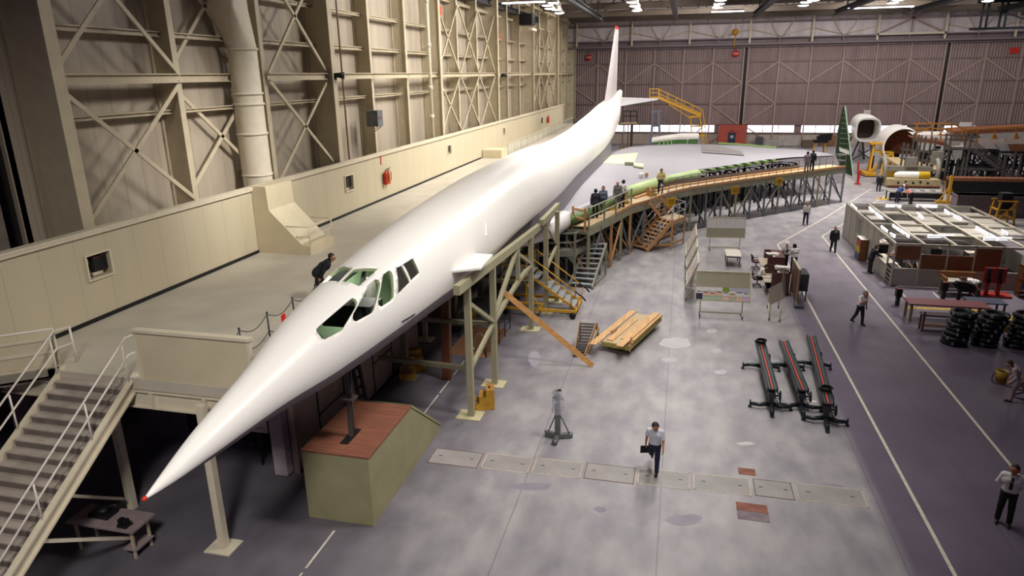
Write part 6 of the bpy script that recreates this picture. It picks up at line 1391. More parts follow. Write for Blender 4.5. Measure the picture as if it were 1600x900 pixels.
# tripod instrument and crates near the doors
t = thing('sighting_stand', 'dark instrument on a yellow splayed stand in front of the windows', 'stand', (20, 108, 0)); YS = 108; p = g(1283, 208)
m = MB()
for dx, dy in ((-1.2, -.6), (1.2, -.6), (-.9, .9), (.9, .9)): m.bar((p.x+dx*.5, 108+dy*.5, 2.0), (p.x+dx, 108+dy, 0), .14)
build('leg', m, yellow, t); m = MB(); m.box((p.x-1, 107.4, 2.0), (p.x+1, 108.6, 2.35)); m.box((p.x-.5, 107.6, 2.35), (p.x+1.4, 108.3, 2.9)); m.bar((p.x-.2, 108, 2.9), (p.x+1.5, 108, 3.1), .4); build('instrument', m, black, t)
for k, (x_, y_, w, h, c_, lb) in enumerate(((1204, 231, 2.2, 1.1, '#8e8a86', 'stack of pale panels beyond the wing tip'), (1232, 229, 3.2, 1.5, '#a09a94', 'leaning pale sheets before the hangar door right of the booth'), (1262, 231, 1.6, 1.2, '#5b4a40', 'brown crate beyond the outer wing'), (1292, 228, 2.4, 1.6, '#77543a', 'orange-brown crate beyond the green fin'), (1186, 228, 1.0, 1.4, '#4c4a50', 'dark drum beyond the bare wing panel'))):
    p = fl(x_, y_); m = MB(); m.box((p.x-w/2, p.y, .1), (p.x+w/2, p.y+1.0, h)); 
    for q in np.linspace(-w/2, w/2, 4): m.box((p.x+q-.06, p.y-.05, 0), (p.x+q+.06, p.y+1.05, h+.04))
    solo('storage_crate', m, mat('crate_%d' % k, c_, .6, var=.2), lb, 'crate')
# ---- green fin on its tip stand
YS = 82
t = thing('green_fin', 'tall dark green tapering fin with a pale edge and stripe standing on the floor', 'fin', (g(1322, 280).x, 82, 0))
pts = [(1319, 166), (1321, 168), (1333, 276), (1318, 269), (1306.5, 243), (1310, 205)]
m = MB(); m.prism([g(*q) for q in pts], (0, .5, 0)); build('skin', m, dgreen, t)
m = MB(); m.bar(g(1320.3, 166, -.03), g(1333, 276, -.03), .12, .2, (0, 1, 0)); build('pale_edge', m, mat('edge_pale', '#b9d3b4', .5), t)
m = MB(); m.prism([g(*q)+V((0, -.04, 0)) for q in ((1311, 229.5), (1326.5, 235.5), (1327.5, 242.5), (1311.5, 236))], (0, .03, 0)); build('stripe', m, sheet, t)
m = MB()
for k in range(9): a = g(1317-.9*k, 176+8*k, -.03); b_ = g(1319.5+.9*k, 177+8*k, -.03); m.bar(a, b_, .04, .05)
build('rivet_row', m, mat('rivet_pale', '#7e9170', .5), t)
m = MB(); m.prism([V((g(1319, 272).x, 81.9, 1.0)), V((g(1338, 284).x, 81.9, 0.0)), V((g(1320, 276).x, 81.9, 0.0))], (0, .7, 0)); build('foot_wedge', m, sheet, t)
m = MB()
for a, b_ in (((1340, 288), (1343, 270)), ((1340, 286), (1336, 260))): p = fl(*a); m.bar(p, p+V((.1 if b_[0] > 1340 else -.2, 0, 1.5 if b_[0] > 1340 else 2.3)), .16)
p = fl(1340, 288); m.box(p+V((-.3, -.2, 0)), p+V((.3, .2, .1))); solo('red_prop', m, red, 'red prop bars beside the foot of the green fin', 'prop')
# ---- white tube section A (rounded-square mouth)
t = thing('tube_section', 'white tube section with a rounded square mouth held high on dark struts', 'aircraft section', (g(1356, 200).x, 100, 0)); ca = onY(1356.5, 203, 100); cb = onY(1344, 192, 110)
def rs(c, r, e, n=36):
    o = []
    for k in range(n): a = 2*PI*k/n; o.append(V((c.x+r*math.copysign(abs(math.cos(a))**e, math.cos(a)), c.y, c.z+r*math.copysign(abs(math.sin(a))**e, math.sin(a)))))
    return o
m = MB(); m.smooth = True; R = [rs(ca, 1.55, .7), rs(ca+V((0, .2, 0)), 1.6, .7), rs(lerp(ca, cb, .5), 1.6, .8), rs(cb, 1.3, 1)]; R2 = [rs(ca, 1.3, .55), rs(ca+V((0, 2.5, 0)), 1.25, .55)]
n = 36
for A_ in (R, R2): m.add([p for r in A_ for p in r], [(i*n+k, i*n+(k+1) % n, (i+1)*n+(k+1) % n, (i+1)*n+k) for i in range(len(A_)-1) for k in range(n)])
m.add(R[0]+R2[0], [(k, (k+1) % n, n+(k+1) % n, n+k) for k in range(n)]); m.add(R[-1], [tuple(range(n))]); build('shell', m, white, t)
m = MB(); m.add([p+V((0, -.1, 0)) for p in R2[1]], [tuple(range(n))]); build('dark_bulkhead', m, mat('bulk_brown', '#3a2a24', .7), t)
m = MB()
for dx, dy in ((-1.3, .5), (.9, .5), (-1.3, 5), (.9, 5)): m.bar((ca.x+dx*1.3, ca.y+dy, 0), (ca.x+dx*.6, ca.y+dy, ca.z-1.3), .2)
m.bar((ca.x-1.6, ca.y+.5, .3), (ca.x+.6, ca.y+.5, 1.8), .14); m.bar((ca.x+1.2, ca.y+.5, .3), (ca.x-.8, ca.y+.5, 1.8), .14); build('support_strut', m, darkgrey, t)
m = MB(); p = onY(1353, 185, 112); m.bar((p.x, 112, 0), (p.x, 112, onY(1354, 172, 112).z), .9, .5); solo('tall_post', m, mat('post_pale', '#a79f9d', .5), 'tall pale post rising behind the white tube section', 'post')
# ---- large cut fuselage barrel B
cB = onY(1411, 229, 88); rB = 2.1
t = thing('fuselage_barrel', 'large white fuselage barrel cut open with a brown inside', 'aircraft section', (cB.x, 88, 0))
m = MB(); m.smooth = True; n = 40; prof = [(0, 1.0), (0.1, 1.02), (6, 1.02)]; vs = []; a0, a1 = math.radians(-35), math.radians(215)
rag = [random.uniform(-.15, .5) for _ in range(n)]
cols_ = [cB+V((rB*math.cos(a0+(a1-a0)*k/(n-1)), 0, rB*math.sin(a0+(a1-a0)*k/(n-1)))) for k in range(n)]
back = V((.15, 4.2, .1))
rows = [[p+V((0, -1.8*max(0, (p.x-cB.x)/rB-.1)*-1+.0*rag[k], 0)) for k, p in enumerate(cols_)], [p+back for p in cols_]]
inn = [[cB+(p-cB)*.93 for p in cols_], [cB+(p-cB)*.93+back for p in cols_]]
for A_ in (rows, inn): m.add(A_[0]+A_[1], [(k, k+1, n+k+1, n+k) for k in range(n-1)])
m.add(rows[0]+inn[0], [(k, k+1, n+k+1, n+k) for k in range(n-1)]); build('shell', m, white, t)
m = MB(); m.add([p+back*.5 for p in inn[0]], [tuple(range(n))]); build('bulkhead', m, mat('bulk_redbrown', '#6d3f2c', .7, var=.2), t)
m = MB(); m.box(cB+V((-.5, 2.7, -1.5)), cB+V((.5, 2.8, 1.4))); build('doorway', m, black, t)
m = MB(); m.prism([cB+V((-1.7, -.02, -1.2)), cB+V((1.9, -.02, -1.2)), cB+V((3.4, -4.5, -2.0)), cB+V((-.6, -4.5, -2.0))], (0, 0, -.2)); build('floor_deck', m, paleply, t)
for dx, dy in ((-1.5, 1), (1.5, 1), (-2, 4), (.6, 4), (3.0, -4), (-.5, -4)): m = MB(); m.bar((cB.x+dx, cB.y+dy, 0), (cB.x+dx, cB.y+dy, cB.z-1.5), .25); build('leg', m, darkgrey, t)
m = MB(); m.bar((cB.x-2, cB.y+1, .3), (cB.x+2, cB.y+1, 2.2), .14); build('brace', m, darkgrey, t)
# sloping white side panels right of the barrel
t = thing('side_section', 'white and brown fuselage side sections standing on dark frames at the right', 'aircraft section', (32, 86, 0)); YS = 86
m = MB(); m.prism([g(1433, 222), g(1462, 225), g(1484, 231), g(1491, 250), g(1457, 250), g(1438, 233)], (0, .4, .1)); build('panel', m, mat('side_white', '#cfcac6', .5, var=.05), t)
m = MB(); m.prism([g(1484, 231, -.1), g(1510, 228, -.1), g(1500, 250, -.1), g(1491, 250, -.1)], (0, .4, .1)); m.prism([g(1555, 225), g(1600, 222), g(1640, 222), g(1640, 243), g(1570, 243)], (0, .4, 0)); m.prism([g(1530, 209), g(1640, 204), g(1640, 216), g(1530, 216)], (0, 2.5, .3)); build('panel', m, mat('side_pale', '#aaa6a4', .5, var=.08), t)
m = MB(); m.prism([g(1420, 213), g(1478, 222), g(1484, 231), g(1462, 225), g(1433, 222)], (0, .5, .1)); m.prism([g(1575, 225, -.1), g(1640, 225, -.1), g(1640, 240, -.1), g(1580, 240, -.1)], (0, .1, 0)); m.prism([g(1490, 205), g(1640, 198), g(1640, 204), g(1490, 211)], (0, 2.5, .2)); build('brown_fill', m, mat('fill_brown', '#7c4c33', .6, var=.2), t)
m = MB(); m.prism([g(1428, 211, .5), g(1478, 211, .5), g(1530, 214, .5), g(1530, 219, .5), g(1440, 216, .5)], (0, 2, .2)); build('top_skin', m, mat('side_white', '#cfcac6'), t)
for k in range(5):
    p = g(1452+k*7, 240-(k % 3)*5, -.06); m = MB(); m.box(p+V((-.25, 0, -.12)), p+V((.25, .04, .12))); build('slot', m, black, t)
for (x_, y_) in ((1440, 252), (1490, 252), (1540, 250), (1600, 248)): p = g(x_, y_, .3); m = MB(); m.bar((p.x, p.y, 0), (p.x, p.y, p.z+1), .3); build('frame_post', m, black, t)
# scaffolds with stairs
t = thing('scaffold', 'grey scaffold with landings and stairs in front of the white sections', 'scaffold', (32, 82, 0)); YS = 82
def gp(x, y, o=0): return g(x, y, o)
sg = mat('scaffold_grey', '#5f5b58', .5, .2)
for (x0, y0, x1, y1) in ((1413, 262, 1419, 225), (1429, 262, 1436, 210), (1443, 262, 1447, 213), (1457, 262, 1463, 215), (1485, 230, 1487, 210), (1517, 300, 1519, 210), (1570, 305, 1572, 240), (1503, 300, 1506, 250), (1595, 310, 1597, 240)):
    a, b_ = gp(x0, y0), gp(x1, y1)
    for o in (0, 1.4): m = MB(); m.bar((b_.x, 82+o, 0), (b_.x, 82+o, b_.z), .16); build('post', m, sg, t)
m = MB()
for (a, b_) in (((1412, 249), (1465, 254)), ((1412, 234), (1465, 240)), ((1484, 232), (1520, 233)), ((1505, 264), (1572, 265)), ((1518, 210), (1532, 215)), ((1484, 219), (1520, 220)), ((1484, 212), (1520, 213))):
    for o in (0, 1.4): m.bar(gp(*a, o), gp(*b_, o), .12)
build('ledger', m, sg, t)
m = MB(); m.prism([gp(1484, 233), gp(1520, 233), gp(1520, 233, 1.4), gp(1484, 233, 1.4)], (0, 0, -.1)); m.prism([gp(1505, 265), gp(1572, 265), gp(1572, 265, 1.4), gp(1505, 265, 1.4)], (0, 0, -.15)); build('deck', m, sg, t)
for o in (0, 1.3): m = MB(); m.bar(gp(1520, 232, o), gp(1600, 292, o), .12, .3); m.bar(gp(1522, 220, o), gp(1602, 280, o), .08); m.bar(gp(1521, 226, o), gp(1601, 286, o), .08); build('stair_stringer', m, sg, t)
for k in range(14): p = lerp(gp(1521, 234), gp(1599, 292), (k+.5)/14); m = MB(); m.bar(p, p+V((0, 1.3, 0)), .3, .05); build('step', m, sg, t)
m = MB()
for (a, b_) in (((1505, 266), (1570, 300)), ((1570, 266), (1505, 300)), ((1519, 238), (1505, 262))): m.bar(gp(*a, .7), gp(*b_, .7), .1)
build('brace', m, sg, t)
# yellow railings on the upper deck
t = thing('upper_railing', 'yellow guard railing around the top of the white sections', 'guard rail', (32, 84, 5)); YS = 84; m = MB()
for (a, b_) in (((1428, 193), (1487, 193)), ((1428, 201), (1487, 201)), ((1487, 193), (1510, 203)), ((1430, 208), (1455, 201)), ((1510, 203), (1600, 198)), ((1466, 210), (1510, 214)), ((1510, 215), (1525, 222))): m.bar(gp(*a), gp(*b_), .14)
for x_, y0, y1 in ((1432, 216, 193), (1456, 214, 193), (1487, 214, 193), (1503, 222, 200), (1510, 222, 203), (1527, 222, 204), (1554, 216, 200), (1588, 214, 198), (1470, 222, 201)): m.bar(gp(x_, y0), gp(x_, y1), .12)
build('rail', m, mat('rail_ochre', '#a56f2c', .5), t)
for x_ in (1554, 1588): m = MB(); m.prism([gp(x_-5, 217, -.1), gp(x_+5, 217, -.1), gp(x_, 207, -.1)], (0, .2, 0)); build('bracket', m, mat('rail_ochre', '#a56f2c'), t)
YS = 88; m = MB(); m.prism([gp(1500, 203), gp(1640, 195), gp(1640, 202), gp(1500, 208)], (0, 1.5, .2)); solo('dark_tarpaulin', m, mat('tarp_navy', '#252738', .7), 'dark navy sheet stretched behind the yellow railing at the right', 'sheet')
m = MB(); p = onY(1509, 196, 92); m.box(p+V((-.6, 0, -.35)), p+V((.6, .3, .35))); m.bar((p.x, 92.2, 0), (p.x, 92.2, p.z), .14); solo('white_marker', m, sheet, 'small white marker box on a post above the yellow railing', 'marker')
# dark frames under the sections
YS = 84
fr = None
for k, x_ in enumerate((1470, 1490, 1535, 1555, 1585, 1610)):
    c = V((gp(x_, 260).x, 86.2+(k % 2), 0))
    if fr is None:
        fr = thing('dark_jig', 'dark lattice jig frame in the shade under the white sections', 'jig', c, 'jig frames under the sections'); c0 = c
        for ox in (-1.2, 1.2):
            for oy in (-.6, .6): m = MB(); m.bar(c+V((ox, oy, 0)), c+V((ox, oy, 3.2)), .2); build('leg', m, black, fr)
        for oy in (-.6, .6): m = MB(); m.bar(c+V((-1.2, oy, .2)), c+V((1.2, oy, 3.0)), .12); m.bar(c+V((1.2, oy, .2)), c+V((-1.2, oy, 3.0)), .12); m.bar(c+V((-1.4, oy, 3.2)), c+V((1.4, oy, 3.2)), .2); m.bar(c+V((-1.4, oy, 1.6)), c+V((1.4, oy, 1.6)), .16); build('brace', m, black, fr)
    else: dup(fr, c)
# yellow tower stand
t = thing('yellow_tower', 'yellow braced stand on a broad base in front of the white barrel', 'stand', fl(1380, 277)); p = fl(1380, 276); sx = 2.1
m = MB(); m.box(p+V((-sx, -.5, .12)), p+V((sx*.9, 2.4, .45))); build('base', m, yellow, t)
m = MB()
for (a, b_) in (((-1.5, .2, .4), (-1.2, .8, 3.7)), ((1.3, .2, .4), (.8, .8, 2.8)), ((-1.3, 2, .4), (-1.1, 1.6, 3.7)), ((1.3, 2, .4), (.8, 1.6, 2.8)), ((-1.5, .2, .5), (.8, .8, 2.7)), ((1.3, .2, .5), (-.6, .8, 2.8)), ((-.2, .2, .4), (-.1, .8, 2.8)), ((-1.2, .8, 2.8), (.9, .8, 2.7)), ((-1.1, 1.6, 2.8), (.9, 1.6, 2.7))): m.bar(p+V(a), p+V(b_), .18)
build('lattice', m, yellow, t); m = MB(); m.box(p+V((-1.7, .5, 3.6)), p+V((-.4, 1.9, 3.8))); build('top_plate', m, yellow, t)
# engine trolley
t = thing('engine_trolley', 'low trolley with round end hoops carrying a white cylinder with a yellow end', 'trolley', fl(1425, 296)); p = fl(1425, 294)
m = MB(); m.box(p+V((-2.4, 0, .15)), p+V((2.6, 1.6, .9))); build('tray', m, mat('tray_cream', '#b3a27c', .5, var=.15), t); m = MB(); m.box(p+V((-2.4, -.03, .1)), p+V((2.6, 0, .25))); build('red_edge', m, mat('tray_rust', '#7a3f2c', .6), t)
m = MB(); m.smooth = True; m.lathe([(.001, -1.7), (.25, -1.6), (.38, -1.2), (.4, 0), (.4, .6)], p+V((0, .8, 1.25)), 20, 'x'); build('white_cylinder', m, white, t); m = MB(); m.lathe([(.4, .6), (.4, 1.6), (.36, 1.7), (.001, 1.7)], p+V((0, .8, 1.25)), 20, 'x'); build('yellow_end', m, mat('end_yellow', '#c9a21e', .5), t)
for x_ in (-2.5, 2.6):
    m = MB(); m.sweep([p+V((x_, 2.4+1.3*math.cos(a), 1.5+1.3*math.sin(a))) for a in np.linspace(0, 2*PI, 25)], .22, 8); build('hoop', m, mat('hoop_grey', '#8a857c', .5), t)
m = MB(); m.box(p+V((-2.2, 2.0, 1.5)), p+V((2.3, 2.8, 2.0))); m.box(p+V((-.4, 1.6, 2.0)), p+V((.6, 2.2, 3.0))); m.box(p+V((2.1, 2.0, 2.2)), p+V((3.1, 2.6, 3.6))); build('spine_beam', m, mat('hoop_grey', '#8a857c'), t)
for k in range(5): m = MB(); c = p+V((-1.4+.7*k, -.02, .55+.1*(k % 2))); m.lathe([(.001, -.03), (.12, -.03), (.12, .0), (.001, 0)], c, 10, 'y'); build('knob', m, black, t)
# table with three workers
t = thing('layout_table', 'long low table with papers where three workers bend beyond the office', 'table', fl(1430, 314)); p = fl(1432, 315)
m = MB(); m.box(p+V((-2.4, 0, .8)), p+V((2.2, 1.5, .88))); build('top', m, mat('table_grey', '#8b8583', .5), t)
for x_ in (-2.3, 2.1): m = MB(); m.bar(p+V((x_, .1, 0)), p+V((x_, .1, .8)), .1); m.bar(p+V((x_, 1.4, 0)), p+V((x_, 1.4, .8)), .1); build('leg', m, darkgrey, t)
m = MB(); m.box(p+V((-2.4, 0, .3)), p+V((2.2, .06, .78))); build('apron', m, black, t)
random.seed(5)
for k in range(6): c = p+V((-.4+.45*k, .2+random.random()*.8, .88)); m = MB(); m.box(c, c+V((.35, .3, .02))); solo('paper_sheet', m, papers if k % 2 else darkgrey, '%s sheet on the layout table, %s along it' % (('white', 'dark')[(k+1) % 2], ['first', 'second', 'third', 'fourth', 'fifth', 'last'][k]), 'paper')
# low mauve storage behind the office and yellow stands
for (x0, x1, yb, h, lb) in ((1492, 1640, 338, 1.8, 'long dull mauve container behind the site office'),):
    a, b_ = fl(x0, yb), fl(x1, yb); m = MB(); m.box((a.x, a.y, 0), (b_.x+4, a.y+1.5, h)); m.box((a.x-.05, a.y-.04, h-.12), (b_.x+4, a.y+1.54, h))
    for q in np.linspace(a.x, b_.x+4, 9): m.box((q-.05, a.y-.05, 0), (q+.05, a.y, h))
    solo('storage_bin', m, mat('bin_mauve', '#6d6064', .6, var=.12), lb, 'container')
t = thing('orange_topped_bin', 'dark bin with an orange top rail behind the mauve container', 'container', fl(1550, 302)); p = fl(1500, 305); m = MB(); m.box(p+V((-1, 0, 0)), p+V((9, 1.2, 1.4))); build('body', m, black, t); m = MB(); m.box(p+V((-1.1, -.05, 1.4)), p+V((9, 1.2, 1.7))); build('rail', m, mat('fill_brown', '#7c4c33'), t)
t = thing('yellow_barrier', 'thin yellow bar barrier beyond the layout table', 'barrier', fl(1500, 296)); p = fl(1473, 300); m = MB(); m.bar(p+V((0, 0, 1.1)), p+V((4.6, 0, 1.1)), .16); build('bar', m, mat('rail_ochre', '#a56f2c'), t)
for x_ in (0, 4.6): m = MB(); m.bar(p+V((x_, 0, 0)), p+V((x_, 0, 1.1)), .14); build('post', m, mat('rail_ochre', '#a56f2c'), t)
t = thing('yellow_rig', 'yellow tubular rig at the right edge behind the office', 'rig', fl(1570, 352)); p = fl(1568, 352); m = MB()
for dx, dy in ((-.7, 0), (.7, 0), (-.7, 1.2), (.7, 1.2)): m.bar(p+V((dx, dy, 0)), p+V((dx*.7, dy, 1.9)), .12)
for z in (.5, 1.2, 1.9): m.bar(p+V((-.7, 0, z)), p+V((.7, 0, z)), .1); m.bar(p+V((-.7, 1.2, z)), p+V((.7, 1.2, z)), .1)
m.bar(p+V((-.7, 0, .1)), p+V((.7, 0, 1.9)), .1)
for dx in (-.7, .7): m.bar(p+V((dx, 0, .5)), p+V((dx, 1.2, .5)), .1); m.bar(p+V((dx*.8, 0, 1.2)), p+V((dx*.8, 1.2, 1.2)), .1)
build('frame', m, yellow, t); m = MB(); m.box(p+V((-.4, .2, 1.0)), p+V((.4, 1.0, 2.5))); build('drum', m, black, t)
t = thing('yellow_post_rig', 'yellow post stand at the end of the layout table', 'stand', fl(1478, 318)); p = fl(1480, 318); m = MB(); m.bar(p, p+V((0, 0, 2.6)), .22); m.bar(p+V((-1, 0, .1)), p+V((1, 0, .1)), .3); m.bar(p+V((-.8, 0, .1)), p+V((0, 0, 1.6)), .1); m.bar(p+V((.8, 0, .1)), p+V((0, 0, 1.6)), .1); build('stand', m, yellow, t)
# ================================================================== PEOPLE
def field(prims, k, res):
    lo = np.min([np.minimum(p[0], p[1])-max(p[2], p[3]) for p in prims], 0)-.05; hi = np.max([np.maximum(p[0], p[1])+max(p[2], p[3]) for p in prims], 0)+.05
    n = np.ceil((hi-lo)/res).astype(int)+1; F = np.full(n, .3)
    for a, b_, ra, rb, kk in prims:
        kk = kk or k; rm = max(ra, rb)+kk+res*2
        i0 = np.maximum(np.floor((np.minimum(a, b_)-rm-lo)/res).astype(int), 0); i1 = np.minimum(np.ceil((np.maximum(a, b_)+rm-lo)/res).astype(int)+1, n)
        g_ = np.stack(np.meshgrid(*[lo[d]+np.arange(i0[d], i1[d])*res for d in range(3)], indexing='ij'), -1)
        ab = b_-a; t = np.clip(((g_-a)@ab)/max(ab@ab, 1e-9), 0, 1); d = np.linalg.norm(g_-a-t[..., None]*ab, axis=-1)-(ra+(rb-ra)*t)
        s = F[i0[0]:i1[0], i0[1]:i1[1], i0[2]:i1[2]]; h = np.clip(.5+.5*(s-d)/kk, 0, 1); F[i0[0]:i1[0], i0[1]:i1[1], i0[2]:i1[2]] = s*(1-h)+d*h-kk*h*(1-h)
    return F, lo
def nets(prims, k=.03, res=.014):
    F, lo = field(prims, k, res); ins = F < 0; c = np.array(F.shape)-1
    acc = np.zeros((*c, 3)); cnt = np.zeros(c)
    cor = [(i, j, l) for i in (0, 1) for j in (0, 1) for l in (0, 1)]
    sl = lambda o: tuple(slice(o[d], o[d]+c[d]) for d in range(3))
    for o in cor:
        for ax in range(3):
            if o[ax]: continue
            o2 = list(o); o2[ax] = 1; f0, f1 = F[sl(o)], F[sl(o2)]; x = (f0 < 0) != (f1 < 0)
            t = np.where(x, f0/np.where(x, f0-f1, 1), 0)
            for d in range(3): acc[..., d] += np.where(x, o[d]+(t if d == ax else 0), 0)
            cnt += x
    m = cnt > 0; idx = np.full(c, -1); idx[m] = np.arange(m.sum()); P = np.argwhere(m)+acc[m]/cnt[m][:, None]; P = lo+P*res
    fs = []
    for ax in range(3):
        a, b_ = [d for d in range(3) if d != ax]; o0 = [slice(None)]*3; o1 = [slice(None)]*3; o0[ax] = slice(0, -1); o1[ax] = slice(1, None)
        x = ins[tuple(o0)] != ins[tuple(o1)]; E_ = np.argwhere(x); E_ = E_[(E_[:, a] > 0) & (E_[:, b_] > 0) & (E_[:, a] < c[a]) & (E_[:, b_] < c[b_])]
        q = []
        for da, db in ((-1, -1), (0, -1), (0, 0), (-1, 0)): e = E_.copy(); e[:, a] += da; e[:, b_] += db; q.append(idx[e[:, 0], e[:, 1], e[:, 2]])
        q = np.stack(q, 1); flip = ins[E_[:, 0], E_[:, 1], E_[:, 2]] ^ (ax == 1); q[~flip] = q[~flip][:, ::-1]; fs.append(q)
    return P, np.concatenate(fs)
def netobj(name, prims, mt, parent, k=.03, res=.014):
    P, Fc = nets([(np.array(p[0], float), np.array(p[1], float), p[2], p[3], p[4] if len(p) > 4 else 0) for p in prims], k, res)
    me = bpy.data.meshes.new(name); me.from_pydata(P.tolist(), [], Fc.tolist()); me.materials.append(mt); me.polygons.foreach_set('use_smooth', [True]*len(me.polygons)); me.update()
    o = bpy.data.objects.new(name, me); COL.objects.link(o); o.parent = parent; return o
skin_l = mat('skin_light', '#c08f74', .6, var=.05); skin_t = mat('skin_tan', '#a9714f', .6, var=.05)
hairs = {'black': mat('hair_black', '#161312', .6), 'brown': mat('hair_brown', '#3a2a1e', .6), 'grey': mat('hair_grey', '#7d7873', .6), 'fair': mat('hair_fair', '#b7a98f', .6)}
def cloth(n, c): return mat('cloth_'+n, c, .8, var=.08, scale=6)
C_W, C_NAVY, C_BLK, C_GREY, C_BLUE = cloth('white', '#dedbd8'), cloth('navy', '#22243a'), cloth('black', '#1b1b20'), cloth('grey', '#77777a'), cloth('bluegrey', '#6d7789')
shoe = mat('shoe_black', '#141314', .4)
def person(label, loc, rz, lean=3, legs=((0, 0, .04), (0, 0, .04)), arms=None, head=(0, 0), top=C_W, bottom=C_NAVY, sleeve='short', jacket=False, hair='black', skin=skin_l, res=.016, s=1.03, seat=None, bald=False, twist=0, extras=(), group=None, tie=None, hipz=None):
    """body built from a posed skeleton; legs = (thigh pitch, knee bend, splay) left, right; arms = (upper dir, fore dir) left, right in the torso frame (x right, y forward, z up)"""
    r = math.radians
    def Rx(a): c, s_ = math.cos(a), math.sin(a); return np.array([[1, 0, 0], [0, c, -s_], [0, s_, c]])
    def Rz(a): c, s_ = math.cos(a), math.sin(a); return np.array([[c, -s_, 0], [s_, c, 0], [0, 0, 1]])
    foot = []; L = []
    for sd, (p, kb, sp) in zip((-1, 1), legs):
        hip = np.array([sd*.09, 0, 0]); d1 = np.array([sd*sp, math.sin(r(p)), -math.cos(r(p))]); d1 /= np.linalg.norm(d1); knee = hip+d1*.44
        q = r(p-kb); d2 = np.array([sd*sp*.6, math.sin(q), -math.cos(q)]); d2 /= np.linalg.norm(d2); ank = knee+d2*.42; L.append((hip, knee, ank, kb, q))
    pz = -min(l[2][2] for l in L)+.085 if hipz is None else hipz
    pel = np.array([0, 0, pz]); L = [(a+pel, b_+pel, c+pel, kb, q) for a, b_, c, kb, q in L]
    T = Rx(-r(lean))@Rz(r(twist)); up = T@np.array([0, 0, 1.]); fw = T@np.array([0, 1., 0]); rt = T@np.array([1., 0, 0])
    pt = lambda x, y, z: pel+rt*x+fw*y+up*z
    HT = T@Rx(-r(head[0]))@Rz(r(head[1])); hu, hf, hr_ = HT[:, 2], HT[:, 1], HT[:, 0]; hc = pt(0, .01, .56)+hu*.125+hf*.02
    hp = lambda x, y, z: hc+hr_*x+hf*y+hu*z
    B = [(pt(-.06, 0, .02), pt(.06, 0, .02), .125, .125), (pt(-.05, .0, .18), pt(.05, .0, .18), .105, .105), (pt(-.085, .01, .36), pt(.085, .01, .36), .115, .115), (pt(-.13, -.005, .47), pt(.13, -.005, .47), .07, .07), (pt(0, 0, .48), hc-hu*.05, .062, .055)]
    B += [(hp(0, -.015, .03), hp(0, -.015, .03), .1, .1), (hp(0, .03, .0), hp(0, .025, .04), .082, .085), (hp(0, .03, -.05), hp(0, .055, -.085), .06, .042), (hp(0, .1, .005), hp(0, .122, -.028), .012, .017, .012), (hp(-.035, .092, .03), hp(.035, .092, .03), .014, .014, .02), (hp(-.02, .095, -.062), hp(.02, .095, -.062), .012, .012, .012)]
    for sd in (-1, 1): B.append((hp(sd*.098, -.01, -.015), hp(sd*.102, -.015, .02), .016, .02, .012))
    if arms is None: arms = (((-.18, .05, -1), (-.1, .22, -1)), ((.18, .05, -1), (.1, .22, -1)))
    hands = []; A = []
    for sd, (u, f_) in zip((-1, 1), arms):
        sh = pt(sd*.185, -.01, .47); u = T@np.array(u, float); u /= np.linalg.norm(u); f_ = T@np.array(f_, float); f_ /= np.linalg.norm(f_)
        el = sh+u*.29; wr = el+f_*.25; A.append((sh, el, wr, f_)); B += [(sh, el, .055, .042), (el, wr, .042, .03)]
        side = np.cross(f_, rt*sd); side = side/np.linalg.norm(side) if np.linalg.norm(side) > .2 else fw
        pn = np.cross(side, f_); pn = pn*(-1 if pn@(rt*sd) > 0 else 1)      # palm faces the body
        kn = wr+f_*.085
        for o in (-.022, .022): B.append((wr+side*o*.7, kn+side*o, .022, .021, .012))
        for o, ln in ((-.033, .062), (-.011, .075), (.011, .08), (.033, .07)):
            b0 = kn+side*o; b1 = b0+(f_*.9+pn*.3)*ln*.6; b2 = b1+(f_*.45+pn*.85)*ln*.5; B += [(b0, b1, .0105, .0098, .005), (b1, b2, .0098, .009, .005)]
        tb = wr+side*.03+f_*.025; t1 = tb+(side*.7+f_*.6+pn*.3)*.045; t2 = t1+(f_*.9+pn*.35)*.035; B += [(tb, t1, .014, .012, .008), (t1, t2, .012, .01, .008)]
        hands.append(wr+f_*.1)
    for hip, kn, an, kb, q in L: B += [(hip, kn, .088, .06), (kn, an, .058, .04)]
    root = thing('person', label, 'person', (0, 0, 0), group)
    netobj('body', B, skin, root, .028, res)
    Tt = []
    e = .022 if not jacket else .034
    Tt += [(pt(-.05, 0, .1), pt(.05, 0, .1), .115+e, .115+e), (pt(-.05, 0, .2), pt(.05, 0, .2), .108+e, .108+e), (pt(-.085, .01, .36), pt(.085, .01, .36), .115+e, .115+e), (pt(-.14, -.005, .475), pt(.14, -.005, .475), .068+e*.8, .068+e*.8), (pt(0, 0, .5), pt(0, .0, .535), .075, .07)]
    if jacket: Tt += [(pt(-.06, -.01, .0), pt(.06, -.01, .0), .13+e, .13+e), (pt(-.07, -.01, -.06), pt(.07, -.01, -.06), .125+e, .125+e)]
    for sh, el, wr, f_ in A:
        Tt.append((sh, sh+(el-sh)*(.75 if sleeve == 'short' else 1.0), .058+e, .05+e*.9))
        if sleeve != 'short': Tt.append((el, el+(wr-el)*.93, .048+e*.8, .036+e*.6))
    netobj('jacket' if jacket else 'shirt', Tt, top, root, .03, res)
    Tr = [(pt(-.05, 0, .0), pt(.05, 0, .0), .138, .138)]
    for hip, kn, an, kb, q in L: Tr += [(hip, kn, .102, .078), (kn, an+(kn-an)*.06, .076, .066)]
    netobj('trousers', Tr, bottom, root, .03, res)
